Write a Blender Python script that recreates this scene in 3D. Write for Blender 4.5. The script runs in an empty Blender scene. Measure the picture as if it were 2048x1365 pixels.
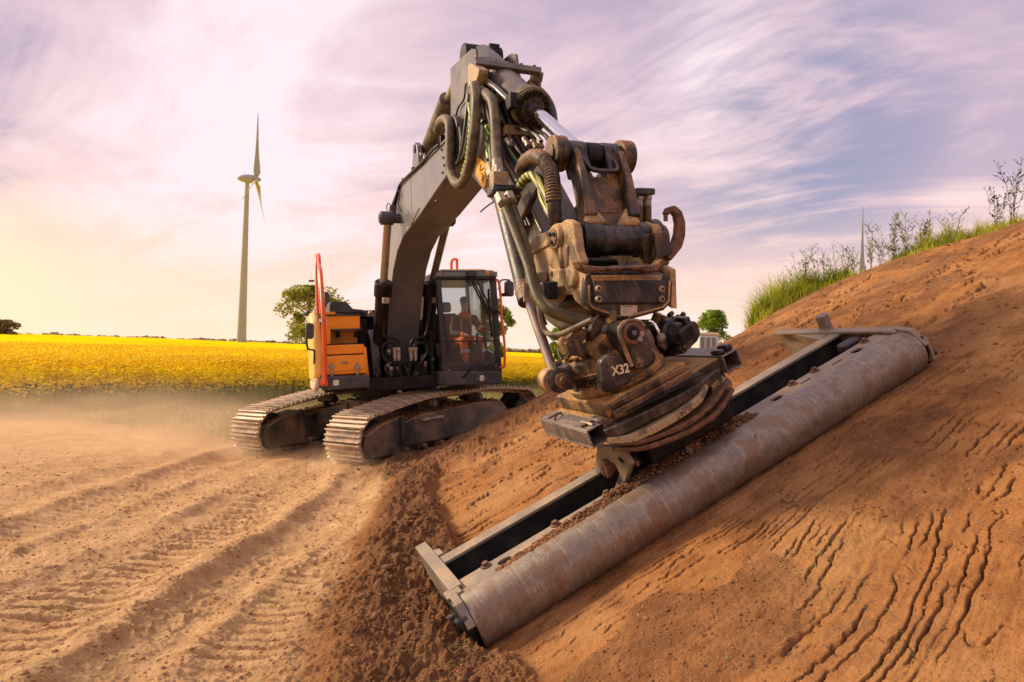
import bpy, math, random
import numpy as np
from mathutils import Matrix, Vector

random.seed(7)
RNG = np.random.default_rng(11)
scene = bpy.context.scene
COL = scene.collection
R_ = math.radians

# ------------------------------------------------------------------ camera
F = 1365.0                     # focal length in pixels of the 2048 wide photograph (24 mm)
roll, pitch = R_(1.75), R_(0.86)
CAM = np.array([0.0, 0.0, 1.8])
_fw = np.array([0, math.cos(pitch), math.sin(pitch)])
_up0 = np.array([0, -math.sin(pitch), math.cos(pitch)])
_rt0 = np.array([1.0, 0, 0])
_rt = math.cos(roll) * _rt0 + math.sin(roll) * _up0
_up = math.cos(roll) * _up0 - math.sin(roll) * _rt0
cd = bpy.data.cameras.new('camera')
cam = bpy.data.objects.new('camera', cd)
COL.objects.link(cam)
m = Matrix.Identity(4)
for i in range(3):
    m[i][0], m[i][1], m[i][2], m[i][3] = _rt[i], _up[i], -_fw[i], CAM[i]
cam.matrix_world = m
cd.sensor_width = 36.0
cd.lens = 36.0 * F / 2048.0
cd.clip_start = 0.05
cd.clip_end = 6000.0
cd.dof.use_dof = True
cd.dof.focus_distance = 5.0
cd.dof.aperture_fstop = 4.0
scene.camera = cam

# ------------------------------------------------------------------ sky, sun, exposure
SUN_AZ, SUN_EL = R_(-72), R_(27)
sund = Vector((math.sin(SUN_AZ) * math.cos(SUN_EL), math.cos(SUN_AZ) * math.cos(SUN_EL), math.sin(SUN_EL)))
sl = bpy.data.lights.new('sun', 'SUN')
sl.energy = 4.1
sl.angle = R_(14)
sl.color = (1.0, 0.80, 0.55)
so = bpy.data.objects.new('sun', sl)
COL.objects.link(so)
so.rotation_euler = (-sund).to_track_quat('-Z', 'Y').to_euler()
so.location = (-30, 20, 30)
scene.view_settings.view_transform = 'Standard'
scene.view_settings.look = 'None'
scene.view_settings.exposure = 0.36
scene.view_settings.gamma = 1.0
scene.view_settings.use_curve_mapping = False
scene.render.engine = 'CYCLES'
scene.cycles.use_denoising = True
scene.cycles.max_bounces = 6
scene.cycles.transparent_max_bounces = 12
scene.cycles.volume_bounces = 1
scene.cycles.volume_step_rate = 1.0
scene.cycles.volume_max_steps = 64


class NT:
    """small node-tree writer"""
    def __init__(self, tree):
        self.t = tree
        self.t.nodes.clear()

    def n(self, kind, **kw):
        nd = self.t.nodes.new(kind)
        for k, v in kw.items():
            setattr(nd, k, v)
        return nd

    def link(self, a, b):
        self.t.links.new(a, b)

    def put(self, sock, v):
        if isinstance(v, bpy.types.NodeSocket):
            self.t.links.new(v, sock)
        elif v is not None:
            if hasattr(sock.default_value, '__len__') and not hasattr(v, '__len__'):
                sock.default_value = [v] * len(sock.default_value)
            elif hasattr(v, '__len__') and len(sock.default_value) == 4 and len(v) == 3:
                sock.default_value = (*v, 1)
            else:
                sock.default_value = v

    def math(self, op, a, b=None, c=None, clamp=False):
        nd = self.n('ShaderNodeMath', operation=op, use_clamp=clamp)
        for i, v in enumerate((a, b, c)):
            if v is not None:
                self.put(nd.inputs[i], v)
        return nd.outputs[0]

    def mix(self, f, a, b, blend='MIX'):
        nd = self.n('ShaderNodeMix', data_type='RGBA', blend_type=blend)
        self.put(nd.inputs[0], f)
        self.put(nd.inputs[6], a)
        self.put(nd.inputs[7], b)
        return nd.outputs[2]

    def noise(self, vec, scale, detail=4, rough=0.55, dist=0.0, out=0):
        nd = self.n('ShaderNodeTexNoise')
        if vec is not None:
            self.put(nd.inputs['Vector'], vec)
        nd.inputs['Scale'].default_value = scale
        nd.inputs['Detail'].default_value = detail
        nd.inputs['Roughness'].default_value = rough
        nd.inputs['Distortion'].default_value = dist
        return nd.outputs[out]

    def mapr(self, v, a, b, c=0.0, d=1.0, smooth=True):
        nd = self.n('ShaderNodeMapRange')
        nd.interpolation_type = 'SMOOTHSTEP' if smooth else 'LINEAR'
        self.put(nd.inputs[0], v)
        for i, x in enumerate((a, b, c, d)):
            nd.inputs[i + 1].default_value = x
        return nd.outputs[0]

    def mapping(self, vec, scale=(1, 1, 1), rot=(0, 0, 0), loc=(0, 0, 0)):
        nd = self.n('ShaderNodeMapping')
        self.put(nd.inputs[0], vec)
        nd.inputs[1].default_value = loc
        nd.inputs[2].default_value = rot
        nd.inputs[3].default_value = scale
        return nd.outputs[0]


def build_world():
    w = bpy.data.worlds.new('World')
    scene.world = w
    w.use_nodes = True
    t = NT(w.node_tree)
    tc = t.n('ShaderNodeTexCoord').outputs['Generated']
    sep = t.n('ShaderNodeSeparateXYZ')
    t.link(tc, sep.inputs[0])
    x, y, z = sep.outputs
    zc = t.math('MAXIMUM', z, 0.0)
    # clear-sky part
    sky = t.n('ShaderNodeTexSky', sky_type='NISHITA')
    sky.sun_disc = False
    sky.sun_elevation = SUN_EL
    sky.sun_rotation = -SUN_AZ if False else SUN_AZ
    sky.dust_density = 3.0
    nish = t.mix(1.0, sky.outputs[0], (0.085, 0.085, 0.085), 'MULTIPLY')
    # cirrus veil, coloured by height above the horizon
    grad = t.n('ShaderNodeValToRGB')
    el = grad.color_ramp.elements
    el[0].position, el[0].color = 0.0, (0.90, 0.66, 0.50, 1)
    el[1].position, el[1].color = 1.0, (0.56, 0.46, 0.55, 1)
    for p_, c_ in ((0.09, (0.82, 0.585, 0.49)), (0.22, (0.72, 0.535, 0.545)), (0.36, (0.64, 0.475, 0.53)), (0.55, (0.54, 0.41, 0.49))):
        e = el.new(p_)
        e.color = (*c_, 1)
    t.link(zc, grad.inputs[0])
    den = t.math('ADD', zc, 0.16)
    cmb = t.n('ShaderNodeCombineXYZ')
    t.link(t.math('DIVIDE', x, den), cmb.inputs[0])
    t.link(t.math('DIVIDE', y, den), cmb.inputs[1])
    v = cmb.outputs[0]
    v1 = t.mapping(t.mapping(v, rot=(0, 0, R_(42))), (0.62, 0.86, 1), loc=(3.1, 0.7, 0))
    v2 = t.mapping(t.mapping(v, rot=(0, 0, R_(33))), (0.62, 1.15, 1), loc=(1.2, 5.0, 0))
    n1 = t.noise(v1, 1.1, 9, 0.58, 1.1)
    n2 = t.noise(v2, 1.7, 10, 0.62, 1.7)
    n3 = t.noise(v1, 4.5, 8, 0.62, 1.2)
    nn = t.math('ADD', t.math('MULTIPLY', n1, 0.50), t.math('ADD', t.math('MULTIPLY', n2, 0.38), t.math('MULTIPLY', n3, 0.13)))

    def blob(px, py, inner, outer):
        d = _fw + _rt * (px - 1024) / F + _up * (682.5 - py) / F
        d = d / np.linalg.norm(d)
        vm = t.n('ShaderNodeVectorMath', operation='DOT_PRODUCT')
        t.link(tc, vm.inputs[0])
        vm.inputs[1].default_value = tuple(d)
        return t.mapr(vm.outputs['Value'], math.cos(R_(outer)), math.cos(R_(inner)))
    bl = lambda *a: blob(*a)
    # thin gaps and thick grey banks of the veil, where they stand in the sky
    darkb = t.math('MAXIMUM', t.math('MULTIPLY', bl(1960, 120, 2, 19), 1.15), t.math('MULTIPLY', bl(40, 30, 2, 14), 0.75))
    darkb = t.math('MAXIMUM', darkb, t.math('MULTIPLY', bl(1100, 40, 1, 12), 0.45))
    darkb = t.math('MAXIMUM', darkb, t.math('MULTIPLY', bl(620, 40, 1, 9), 0.35))
    darkb = t.math('MAXIMUM', darkb, t.math('MULTIPLY', bl(1450, 400, 1, 10), 0.3))
    blueb = t.math('MAXIMUM', bl(1600, 240, 2, 12), t.math('MULTIPLY', bl(1420, 160, 1, 9), 0.6))
    light = t.math('MAXIMUM', t.math('MULTIPLY', bl(400, 170, 3, 17), 0.8), t.math('MULTIPLY', bl(1500, 60, 1, 9), 0.35))
    light = t.math('MAXIMUM', light, t.math('MULTIPLY', bl(2040, 330, 1, 8), 0.6))
    shift = t.math('SUBTRACT', t.math('MULTIPLY', light, 0.17), t.math('MULTIPLY', darkb, 0.13))
    nb = t.math('ADD', nn, shift)
    veil = grad.outputs[0]
    dark_f = t.math('MULTIPLY', t.mapr(nb, 0.52, 0.36), t.mapr(z, 0.03, 0.28, 0.10, 0.80))
    c = t.mix(dark_f, veil, (0.36, 0.30, 0.42))
    lite_f = t.math('MULTIPLY', t.mapr(nb, 0.48, 0.66), 0.90)
    c = t.mix(lite_f, c, (0.82, 0.685, 0.72))
    gap = t.math('MULTIPLY', blueb, t.mapr(nn, 0.62, 0.44), clamp=True)
    blue = t.mix(0.25, (0.20, 0.25, 0.41), nish)
    c = t.mix(t.math('MULTIPLY', gap, 0.7), c, blue)
    # glow of the veiled sun, low on the left
    gd = Vector((math.sin(R_(-46)) * math.cos(R_(5)), math.cos(R_(-46)) * math.cos(R_(5)), math.sin(R_(5))))
    vm = t.n('ShaderNodeVectorMath', operation='DOT_PRODUCT')
    t.link(tc, vm.inputs[0])
    vm.inputs[1].default_value = tuple(gd)
    low = t.mapr(z, 0.22, 0.02)
    glow = t.math('MULTIPLY', t.mapr(vm.outputs['Value'], math.cos(R_(38)), 1.0), low)
    glow2 = t.math('MULTIPLY', t.mapr(vm.outputs['Value'], math.cos(R_(17)), 1.0), low)
    c = t.mix(t.math('MULTIPLY', glow, 0.7), c, (0.88, 0.66, 0.46))
    c = t.mix(t.math('MULTIPLY', glow2, 0.85), c, (0.95, 0.71, 0.45))
    below = t.mapr(z, -0.02, -0.12)
    c = t.mix(below, c, (0.30, 0.22, 0.14))
    bg = t.n('ShaderNodeBackground')
    t.link(c, bg.inputs[0])
    bg.inputs[1].default_value = 1.04
    out = t.n('ShaderNodeOutputWorld')
    t.link(bg.outputs[0], out.inputs[0])


build_world()

# ------------------------------------------------------------------ survey: image rays onto planes of the place
yaw, rho, tau = R_(20.6), R_(4.0), R_(26.0)
Zw = np.array([0, 0, 1.0])
S0 = np.array([-2.13, 13.0, 0.0])                     # slewing axis at ground level
u_ = np.array([math.sin(yaw), -math.cos(yaw), 0])      # where the machine faces
L0 = np.array([math.cos(yaw), math.sin(yaw), 0])
Lr = L0 * math.cos(rho) + Zw * math.sin(rho)           # the machine leans 4 degrees with the ground
Zr = Zw * math.cos(rho) - L0 * math.sin(rho)


def ray(px, py):
    return _fw + _rt * (px - 1024) / F + _up * (682.5 - py) / F


class Frame:
    def __init__(self, o, x, y, z):
        self.o, self.ax = np.array(o, float), (np.array(x, float), np.array(y, float), np.array(z, float))
        self.M = Matrix([[self.ax[j][i] for j in range(3)] + [self.o[i]] for i in range(3)] + [[0, 0, 0, 1]])

    def on(self, k, px, py, val):
        """where the ray of an image point meets the plane 'axis k = val'; local coordinates"""
        d = ray(px, py)
        t = ((self.o - CAM) @ self.ax[k] + val) / (d @ self.ax[k])
        q = CAM + d * t - self.o
        return [float(q @ a) for a in self.ax]

    def pl(self, k, pts, val):
        keep = [i for i in range(3) if i != k]
        return [tuple(self.on(k, x, y, val)[i] for i in keep) for x, y in pts]

    def w(self, p):
        return self.o + sum(a * c for a, c in zip(self.ax, p))

    def loc(self, P):
        q = np.array(P) - self.o
        return [float(q @ a) for a in self.ax]


UF = Frame(S0, u_, Lr, Zr)                             # (forward s, left l, up z) of the excavator
A_ = L0 * math.cos(tau) + Zw * math.sin(tau)
N_ = Zw * math.cos(tau) - L0 * math.sin(tau)
B_ = -u_
TF = Frame(UF.w((8.6, 0, 1.955)), A_, B_, N_)          # tilted half of the tiltrotator
P1 = CAM + 4.1 * ray(942, 1243)
RLEN = 4.1 * 0.956
RF = Frame(P1, A_, B_, N_)                             # roller
RR = 0.176
_lat = (math.sin(R_(56.6)), math.cos(R_(56.6)))
XF = Frame(S0, u_ * _lat[0] + Lr * _lat[1], -u_ * _lat[1] + Lr * _lat[0], Zr)   # undercarriage: x across, y to the rear
WF = Frame((0, 0, 0), (1, 0, 0), (0, 1, 0), (0, 0, 1))

# ------------------------------------------------------------------ object writing
ROOTM = {}


def tag(o, label=None, cat=None, group=None, kind=None):
    if label: o['label'] = label
    if cat: o['category'] = cat
    if group: o['group'] = group
    if kind: o['kind'] = kind
    return o


def thing(name, label, cat, frame, group=None):
    o = bpy.data.objects.new(name, None)
    o.empty_display_size = 0.3
    COL.objects.link(o)
    o.matrix_world = frame.M
    ROOTM[o.name] = frame.M.copy()
    return tag(o, label, cat, group)


class MB:
    def __init__(self):
        self.v, self.f = [], []

    def add(self, verts, faces):
        b = len(self.v)
        self.v += [tuple(map(float, p)) for p in verts]
        self.f += [tuple(i + b for i in fc) for fc in faces]
        return self

    def box(self, lo, hi):
        x0, y0, z0 = lo
        x1, y1, z1 = hi
        return self.add([(x0, y0, z0), (x1, y0, z0), (x1, y1, z0), (x0, y1, z0), (x0, y0, z1), (x1, y0, z1), (x1, y1, z1), (x0, y1, z1)],
                        [(0, 3, 2, 1), (4, 5, 6, 7), (0, 1, 5, 4), (1, 2, 6, 5), (2, 3, 7, 6), (3, 0, 4, 7)])

    def prism(self, pts, lo, hi, k):
        """outline in the plane normal to axis k, from lo to hi along it"""
        n = len(pts)
        ar = sum(pts[i][0] * pts[(i + 1) % n][1] - pts[(i + 1) % n][0] * pts[i][1] for i in range(n))
        if (ar < 0) != (k == 1):
            pts = pts[::-1]

        def mk(p, w):
            q = list(p)
            q.insert(k, w)
            return tuple(q)
        vs = [mk(p, lo) for p in pts] + [mk(p, hi) for p in pts]
        fs = [tuple(range(n - 1, -1, -1)), tuple(range(n, 2 * n))]
        fs += [(i, (i + 1) % n, n + (i + 1) % n, n + i) for i in range(n)]
        return self.add(vs, fs)

    def cyl(self, p0, p1, r0, r1=None, n=18, caps=True):
        return self.lathe(p0, p1, [(0, r0), (1, r0 if r1 is None else r1)], n, caps)

    def lathe(self, p0, p1, prof, n=24, caps=True):
        """prof: (t along p0-p1 in 0..1, radius)"""
        p0, p1 = np.array(p0, float), np.array(p1, float)
        d = p1 - p0
        ln = np.linalg.norm(d)
        d = d / ln
        h = np.array([0, 0, 1.0]) if abs(d[2]) < 0.9 else np.array([1.0, 0, 0])
        e1 = np.cross(h, d); e1 /= np.linalg.norm(e1)
        e2 = np.cross(d, e1)
        vs, fs = [], []
        for t, r in prof:
            for i in range(n):
                a = 2 * math.pi * i / n
                vs.append(p0 + d * ln * t + (e1 * math.cos(a) + e2 * math.sin(a)) * r)
        for j in range(len(prof) - 1):
            for i in range(n):
                k = (i + 1) % n
                fs.append((j * n + i, j * n + k, (j + 1) * n + k, (j + 1) * n + i))
        if caps:
            fs.append(tuple(range(n - 1, -1, -1)))
            fs.append(tuple((len(prof) - 1) * n + i for i in range(n)))
        return self.add(vs, fs)

    def tube(self, path, r, n=8, sub=6, caps=True, ribs=None):
        """smooth hose through the points; ribs=(pitch, height) makes it corrugated"""
        P = [np.array(p, float) for p in path]
        if len(P) > 2 and sub > 1:
            Q = []
            for i in range(len(P) - 1):
                a, b = P[i], P[i + 1]
                t0 = (P[i + 1] - P[i - 1]) / 2 if i > 0 else (b - a)
                t1 = (P[i + 2] - P[i]) / 2 if i + 2 < len(P) else (b - a)
                for j in range(sub):
                    t = j / sub
                    h = (2 * t**3 - 3 * t**2 + 1, t**3 - 2 * t**2 + t, -2 * t**3 + 3 * t**2, t**3 - t**2)
                    Q.append(h[0] * a + h[1] * t0 + h[2] * b + h[3] * t1)
            Q.append(P[-1])
            P = Q
        rad = [r] * len(P)
        if ribs:
            Lc = np.concatenate([[0], np.cumsum([np.linalg.norm(P[i + 1] - P[i]) for i in range(len(P) - 1)])])
            m_ = int(Lc[-1] / ribs[0] * 2)
            s_ = np.linspace(0, Lc[-1], m_)
            arr = np.array(P)
            P = [np.array([np.interp(q, Lc, arr[:, c]) for c in range(3)]) for q in s_]
            rad = [r + (ribs[1] if i % 2 else 0) for i in range(len(P))]
        vs, fs = [], []
        d = P[1] - P[0]
        h = np.array([0, 0, 1.0]) if abs(d[2]) < 0.9 * np.linalg.norm(d) else np.array([1.0, 0, 0])
        e1 = np.cross(h, d)
        for i, p in enumerate(P):
            t = P[min(i + 1, len(P) - 1)] - P[max(i - 1, 0)]
            t = t / (np.linalg.norm(t) + 1e-9)
            e1 = e1 - t * (e1 @ t)
            e1 = e1 / (np.linalg.norm(e1) + 1e-9)
            e2 = np.cross(t, e1)
            for j in range(n):
                a = 2 * math.pi * j / n
                vs.append(p + (e1 * math.cos(a) + e2 * math.sin(a)) * rad[i])
        for i in range(len(P) - 1):
            for j in range(n):
                k = (j + 1) % n
                fs.append((i * n + j, i * n + k, (i + 1) * n + k, (i + 1) * n + j))
        if caps:
            fs.append(tuple(range(n - 1, -1, -1)))
            fs.append(tuple((len(P) - 1) * n + i for i in range(n)))
        return self.add(vs, fs)

    def ball(self, c, r, n=10, squash=(1, 1, 1)):
        vs, fs = [], []
        rows = n // 2
        for i in range(1, rows):
            th = math.pi * i / rows
            for j in range(n):
                ph = 2 * math.pi * j / n
                vs.append((c[0] + r * squash[0] * math.sin(th) * math.cos(ph), c[1] + r * squash[1] * math.sin(th) * math.sin(ph), c[2] + r * squash[2] * math.cos(th)))
        top, bot = len(vs), len(vs) + 1
        vs += [(c[0], c[1], c[2] + r * squash[2]), (c[0], c[1], c[2] - r * squash[2])]
        for i in range(rows - 2):
            for j in range(n):
                k = (j + 1) % n
                fs.append((i * n + j, (i + 1) * n + j, (i + 1) * n + k, i * n + k))
        for j in range(n):
            k = (j + 1) % n
            fs.append((top, j, k))
            fs.append((bot, (rows - 2) * n + k, (rows - 2) * n + j))
        return self.add(vs, fs)

    def sweep_bar(self, path, w, h, side):
        """bar of width w (along 'side') and height h along a polyline"""
        P = [np.array(p, float) for p in path]
        side = np.array(side, float)
        vs, fs = [], []
        for i, p in enumerate(P):
            t = P[min(i + 1, len(P) - 1)] - P[max(i - 1, 0)]
            t /= np.linalg.norm(t)
            s_ = side - t * (side @ t)
            s_ /= np.linalg.norm(s_)
            up = np.cross(s_, t)
            ww = w[i] if hasattr(w, '__len__') else w
            hh = h[i] if hasattr(h, '__len__') else h
            for a, b in ((-1, -1), (1, -1), (1, 1), (-1, 1)):
                vs.append(p + s_ * ww / 2 * a + up * hh / 2 * b)
        for i in range(len(P) - 1):
            for j in range(4):
                k = (j + 1) % 4
                fs.append((i * 4 + j, i * 4 + k, (i + 1) * 4 + k, (i + 1) * 4 + j))
        q = (len(P) - 1) * 4
        fs += [(3, 2, 1, 0), (q, q + 1, q + 2, q + 3)]
        return self.add(vs, fs)

    def mesh(self, name, mat, M=None, smooth=38):
        me = bpy.data.meshes.new(name)
        vs = self.v if M is None else [tuple(M @ Vector(p)) for p in self.v]
        me.from_pydata(vs, [], self.f)
        if mat is not None:
            me.materials.append(mat)
        me.update()
        import bmesh
        bm = bmesh.new()
        bm.from_mesh(me)
        bmesh.ops.recalc_face_normals(bm, faces=bm.faces)
        bm.to_mesh(me)
        bm.free()
        if smooth:
            me.polygons.foreach_set('use_smooth', [True] * len(me.polygons))
            me.set_sharp_from_angle(angle=R_(smooth))
        return me


def part(name, mb, mat, parent=None, frame=None, bevel=0.0, label=None, smooth=38, kind=None, seg=2):
    """one mesh object; its shape was written in 'frame' and is stored relative to the thing it belongs to"""
    root = parent
    while root is not None and root.parent is not None:
        root = root.parent
    M = None
    if frame is not None:
        M = frame.M
        if root is not None:
            M = ROOTM[root.name].inverted() @ M
    o = bpy.data.objects.new(name, mb.mesh(name, mat, M, smooth))
    COL.objects.link(o)
    if parent is not None:
        o.parent = parent
    if bevel:
        bv = o.modifiers.new('bevel', 'BEVEL')
        bv.width = bevel
        bv.segments = seg
        bv.limit_method = 'ANGLE'
        bv.angle_limit = R_(40)
        bv.harden_normals = False
    return tag(o, label, None, None, kind)


def text_mb(txt, size, depth):
    cu = bpy.data.curves.new('lettering', 'FONT')
    cu.body = txt
    cu.size = size
    cu.extrude = depth / 2
    cu.offset = size * 0.02
    cu.resolution_u = 2
    ob = bpy.data.objects.new('lettering', cu)
    COL.objects.link(ob)
    bpy.context.view_layer.update()
    ev = ob.evaluated_get(bpy.context.evaluated_depsgraph_get())
    me = ev.to_mesh()
    mb = MB()
    mb.add([tuple(v.co) for v in me.vertices], [tuple(p.vertices) for p in me.polygons])
    ev.to_mesh_clear()
    bpy.data.objects.remove(ob)
    bpy.data.curves.remove(cu)
    return mb


# ------------------------------------------------------------------ materials
DUST = (0.40, 0.245, 0.110)


def mat_surface(name, base, rough=0.5, metal=0.0, dust=0.35, dust_col=DUST, var=0.25, scale=6.0, streak=0.0, wear=None, wear_amt=0.0,
                bump=0.15, spec=0.5, coat=0.0, fine=60.0, top=0.5):
    """painted or bare metal with mottling, settled dust, scratches and worn spots"""
    m_ = bpy.data.materials.new(name)
    m_.use_nodes = True
    t = NT(m_.node_tree)
    tc = t.n('ShaderNodeTexCoord').outputs['Object']
    geo = t.n('ShaderNodeNewGeometry')
    sep = t.n('ShaderNodeSeparateXYZ')
    t.link(geo.outputs['Normal'], sep.inputs[0])
    n1 = t.noise(tc, scale, 6, 0.62)
    n2 = t.noise(tc, fine, 4, 0.65)
    n3 = t.noise(t.mapping(tc, (scale * 4, scale * 4, scale * 0.6)), 1.0, 5, 0.6)
    dk = tuple(c * (1 - var) for c in base)
    lt = tuple(min(1, c * (1 + var)) for c in base)
    c = t.mix(t.mapr(n1, 0.3, 0.7), dk, lt)
    if streak:
        c = t.mix(t.math('MULTIPLY', t.mapr(n3, 0.5, 0.72), streak), c, dust_col)
    if wear:
        wf = t.math('MULTIPLY', t.mapr(t.math('ADD', t.math('MULTIPLY', n1, 0.6), t.math('MULTIPLY', n2, 0.4)), 0.62 - 0.16 * wear_amt, 0.66 - 0.10 * wear_amt), 1.0)
        c = t.mix(wf, c, wear)
    d0 = t.math('ADD', t.math('MULTIPLY', t.mapr(sep.outputs[2], 0.1, 0.95), top), t.math('MULTIPLY', t.mapr(n1, 0.42, 0.64), 0.8))
    d1 = t.math('MULTIPLY', d0, t.mapr(n2, 0.34, 0.66, 0.35, 1.35))
    df = t.math('MULTIPLY', d1, dust, clamp=True)
    c = t.mix(df, c, dust_col)
    bs = t.n('ShaderNodeBsdfPrincipled')
    t.put(bs.inputs['Base Color'], c)
    r = t.math('ADD', rough, t.math('ADD', t.math('MULTIPLY', df, 0.45), t.math('MULTIPLY', t.math('SUBTRACT', n2, 0.5), 0.25)), clamp=True)
    t.put(bs.inputs['Roughness'], r)
    t.put(bs.inputs['Metallic'], t.math('MULTIPLY', metal, t.math('SUBTRACT', 1.0, df)) if metal else 0.0)
    bs.inputs['Specular IOR Level'].default_value = spec
    bs.inputs['Coat Weight'].default_value = coat
    if bump:
        bp = t.n('ShaderNodeBump')
        bp.inputs['Strength'].default_value = bump
        bp.inputs['Distance'].default_value = 0.004
        t.put(bp.inputs['Height'], t.math('ADD', t.math('MULTIPLY', n2, 0.7), t.math('MULTIPLY', df, 0.8)))
        t.link(bp.outputs[0], bs.inputs['Normal'])
    out = t.n('ShaderNodeOutputMaterial')
    t.link(bs.outputs[0], out.inputs[0])
    return m_


def mat_plain(name, base, rough=0.8, var=0.25, scale=3.0, trans=0.0, metal=0.0, ramp=None):
    m_ = bpy.data.materials.new(name)
    m_.use_nodes = True
    t = NT(m_.node_tree)
    tc = t.n('ShaderNodeTexCoord').outputs['Object']
    n1 = t.noise(tc, scale, 5, 0.6)
    a = tuple(c * (1 - var) for c in base)
    b = ramp or tuple(min(1, c * (1 + var)) for c in base)
    c = t.mix(t.mapr(n1, 0.32, 0.68), a, b)
    bs = t.n('ShaderNodeBsdfPrincipled')
    t.put(bs.inputs['Base Color'], c)
    bs.inputs['Roughness'].default_value = rough
    bs.inputs['Metallic'].default_value = metal
    bs.inputs['Specular IOR Level'].default_value = 0.3
    sh = bs.outputs[0]
    if trans:
        tr = t.n('ShaderNodeBsdfTranslucent')
        t.put(tr.inputs[0], c)
        mx = t.n('ShaderNodeMixShader')
        mx.inputs[0].default_value = trans
        t.link(sh, mx.inputs[1])
        t.link(tr.outputs[0], mx.inputs[2])
        sh = mx.outputs[0]
    out = t.n('ShaderNodeOutputMaterial')
    t.link(sh, out.inputs[0])
    return m_


def mat_glass(name, tint, refl=0.10):
    m_ = bpy.data.materials.new(name)
    m_.use_nodes = True
    t = NT(m_.node_tree)
    tr = t.n('ShaderNodeBsdfTransparent')
    t.put(tr.inputs[0], tint)
    gl = t.n('ShaderNodeBsdfGlossy')
    gl.inputs['Roughness'].default_value = 0.03
    df = t.n('ShaderNodeBsdfDiffuse')
    t.put(df.inputs[0], (0.36, 0.36, 0.37))
    fr = t.n('ShaderNodeFresnel')
    fr.inputs[0].default_value = 1.45
    mx = t.n('ShaderNodeMixShader')
    t.put(mx.inputs[0], t.math('ADD', t.math('MULTIPLY', fr.outputs[0], 0.55), refl * 0.15, clamp=True))
    t.link(tr.outputs[0], mx.inputs[1])
    t.link(gl.outputs[0], mx.inputs[2])
    m2 = t.n('ShaderNodeMixShader')
    m2.inputs[0].default_value = refl
    t.link(mx.outputs[0], m2.inputs[1])
    t.link(df.outputs[0], m2.inputs[2])
    out = t.n('ShaderNodeOutputMaterial')
    t.link(m2.outputs[0], out.inputs[0])
    return m_


def mat_spiral(name, c1, c2, pitch):
    """hose wrapped in a spiral guard: real two-colour stripes along the hose (uses generated object space)"""
    m_ = bpy.data.materials.new(name)
    m_.use_nodes = True
    t = NT(m_.node_tree)
    tc = t.n('ShaderNodeTexCoord').outputs['Object']
    wv = t.n('ShaderNodeTexWave', wave_type='BANDS', bands_direction='DIAGONAL')
    t.link(tc, wv.inputs[0])
    wv.inputs['Scale'].default_value = pitch
    wv.inputs['Distortion'].default_value = 0.4
    n1 = t.noise(tc, 25, 4)
    c = t.mix(t.mapr(wv.outputs[1], 0.36, 0.44), c2, c1)
    c = t.mix(t.math('MULTIPLY', t.mapr(n1, 0.45, 0.7), 0.4), c, DUST)
    bs = t.n('ShaderNodeBsdfPrincipled')
    t.put(bs.inputs['Base Color'], c)
    bs.inputs['Roughness'].default_value = 0.5
    out = t.n('ShaderNodeOutputMaterial')
    t.link(bs.outputs[0], out.inputs[0])
    return m_


M = {}
M['boom'] = mat_surface('boom_grey_paint', (0.15, 0.148, 0.152), 0.30, 0.0, 0.10, (0.33, 0.26, 0.19), 0.15, 2.0, streak=0.12, bump=0.05, spec=0.7)
M['arm'] = mat_surface('arm_dusty_paint', (0.022, 0.020, 0.019), 0.40, 0, 0.34, (0.26, 0.165, 0.095), 0.3, 4, streak=0.25)
M['armside'] = mat_surface('arm_side_paint', (0.105, 0.098, 0.094), 0.34, 0, 0.22, (0.33, 0.22, 0.14), 0.25, 3, streak=0.2, spec=0.6)
M['dirty'] = mat_surface('dirty_cast_steel', (0.018, 0.014, 0.012), 0.38, 0.1, 0.50, (0.44, 0.225, 0.078), 0.45, 5, streak=0.30, bump=0.6, top=0.8)
M['darksteel'] = mat_surface('dark_coated_steel', (0.020, 0.023, 0.029), 0.32, 0.3, 0.20, (0.34, 0.22, 0.12), 0.4, 7, streak=0.2, wear=(0.20, 0.15, 0.11), wear_amt=0.2, bump=0.35, top=0.7)
M['blacksteel'] = mat_surface('black_steel', (0.006, 0.006, 0.007), 0.5, 0.0, 0.06, (0.22, 0.13, 0.07), 0.4, 7, bump=0.2, spec=0.25)
M['coupler'] = mat_surface('coupler_dusty_paint', (0.17, 0.115, 0.060), 0.42, 0.05, 0.90, (0.60, 0.375, 0.165), 0.4, 4, streak=0.5, bump=0.6)
M['plate'] = mat_surface('scuffed_front_plate', (0.018, 0.021, 0.028), 0.38, 0.3, 0.16, (0.33, 0.20, 0.10), 0.4, 6, streak=0.28, bump=0.35)
M['ochre'] = mat_surface('dust_caked_housing', (0.045, 0.030, 0.018), 0.5, 0.0, 0.95, (0.46, 0.25, 0.080), 0.35, 6, streak=0.35, bump=0.6, top=0.8)
M['chrome'] = mat_surface('chrome_rod', (0.78, 0.78, 0.82), 0.08, 1.0, 0.03, DUST, 0.05, 3, bump=0.0)
M['rodsteel'] = mat_surface('dusty_rod', (0.34, 0.29, 0.25), 0.28, 0.8, 0.35, (0.34, 0.22, 0.13), 0.1, 4, bump=0.03)
M['hose'] = mat_surface('rubber_hose', (0.012, 0.011, 0.011), 0.45, 0, 0.20, (0.27, 0.19, 0.11), 0.3, 9, bump=0.1)
M['hosedust'] = mat_surface('dusty_hose', (0.070, 0.056, 0.034), 0.55, 0, 0.55, (0.33, 0.235, 0.13), 0.3, 9, bump=0.1)
M['hoseolive'] = mat_surface('olive_hose', (0.052, 0.040, 0.007), 0.55, 0, 0.18, (0.26, 0.19, 0.08), 0.3, 9, bump=0.1)
M['spiral'] = mat_spiral('green_spiral_guard', (0.26, 0.58, 0.05), (0.012, 0.018, 0.010), 9)
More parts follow.
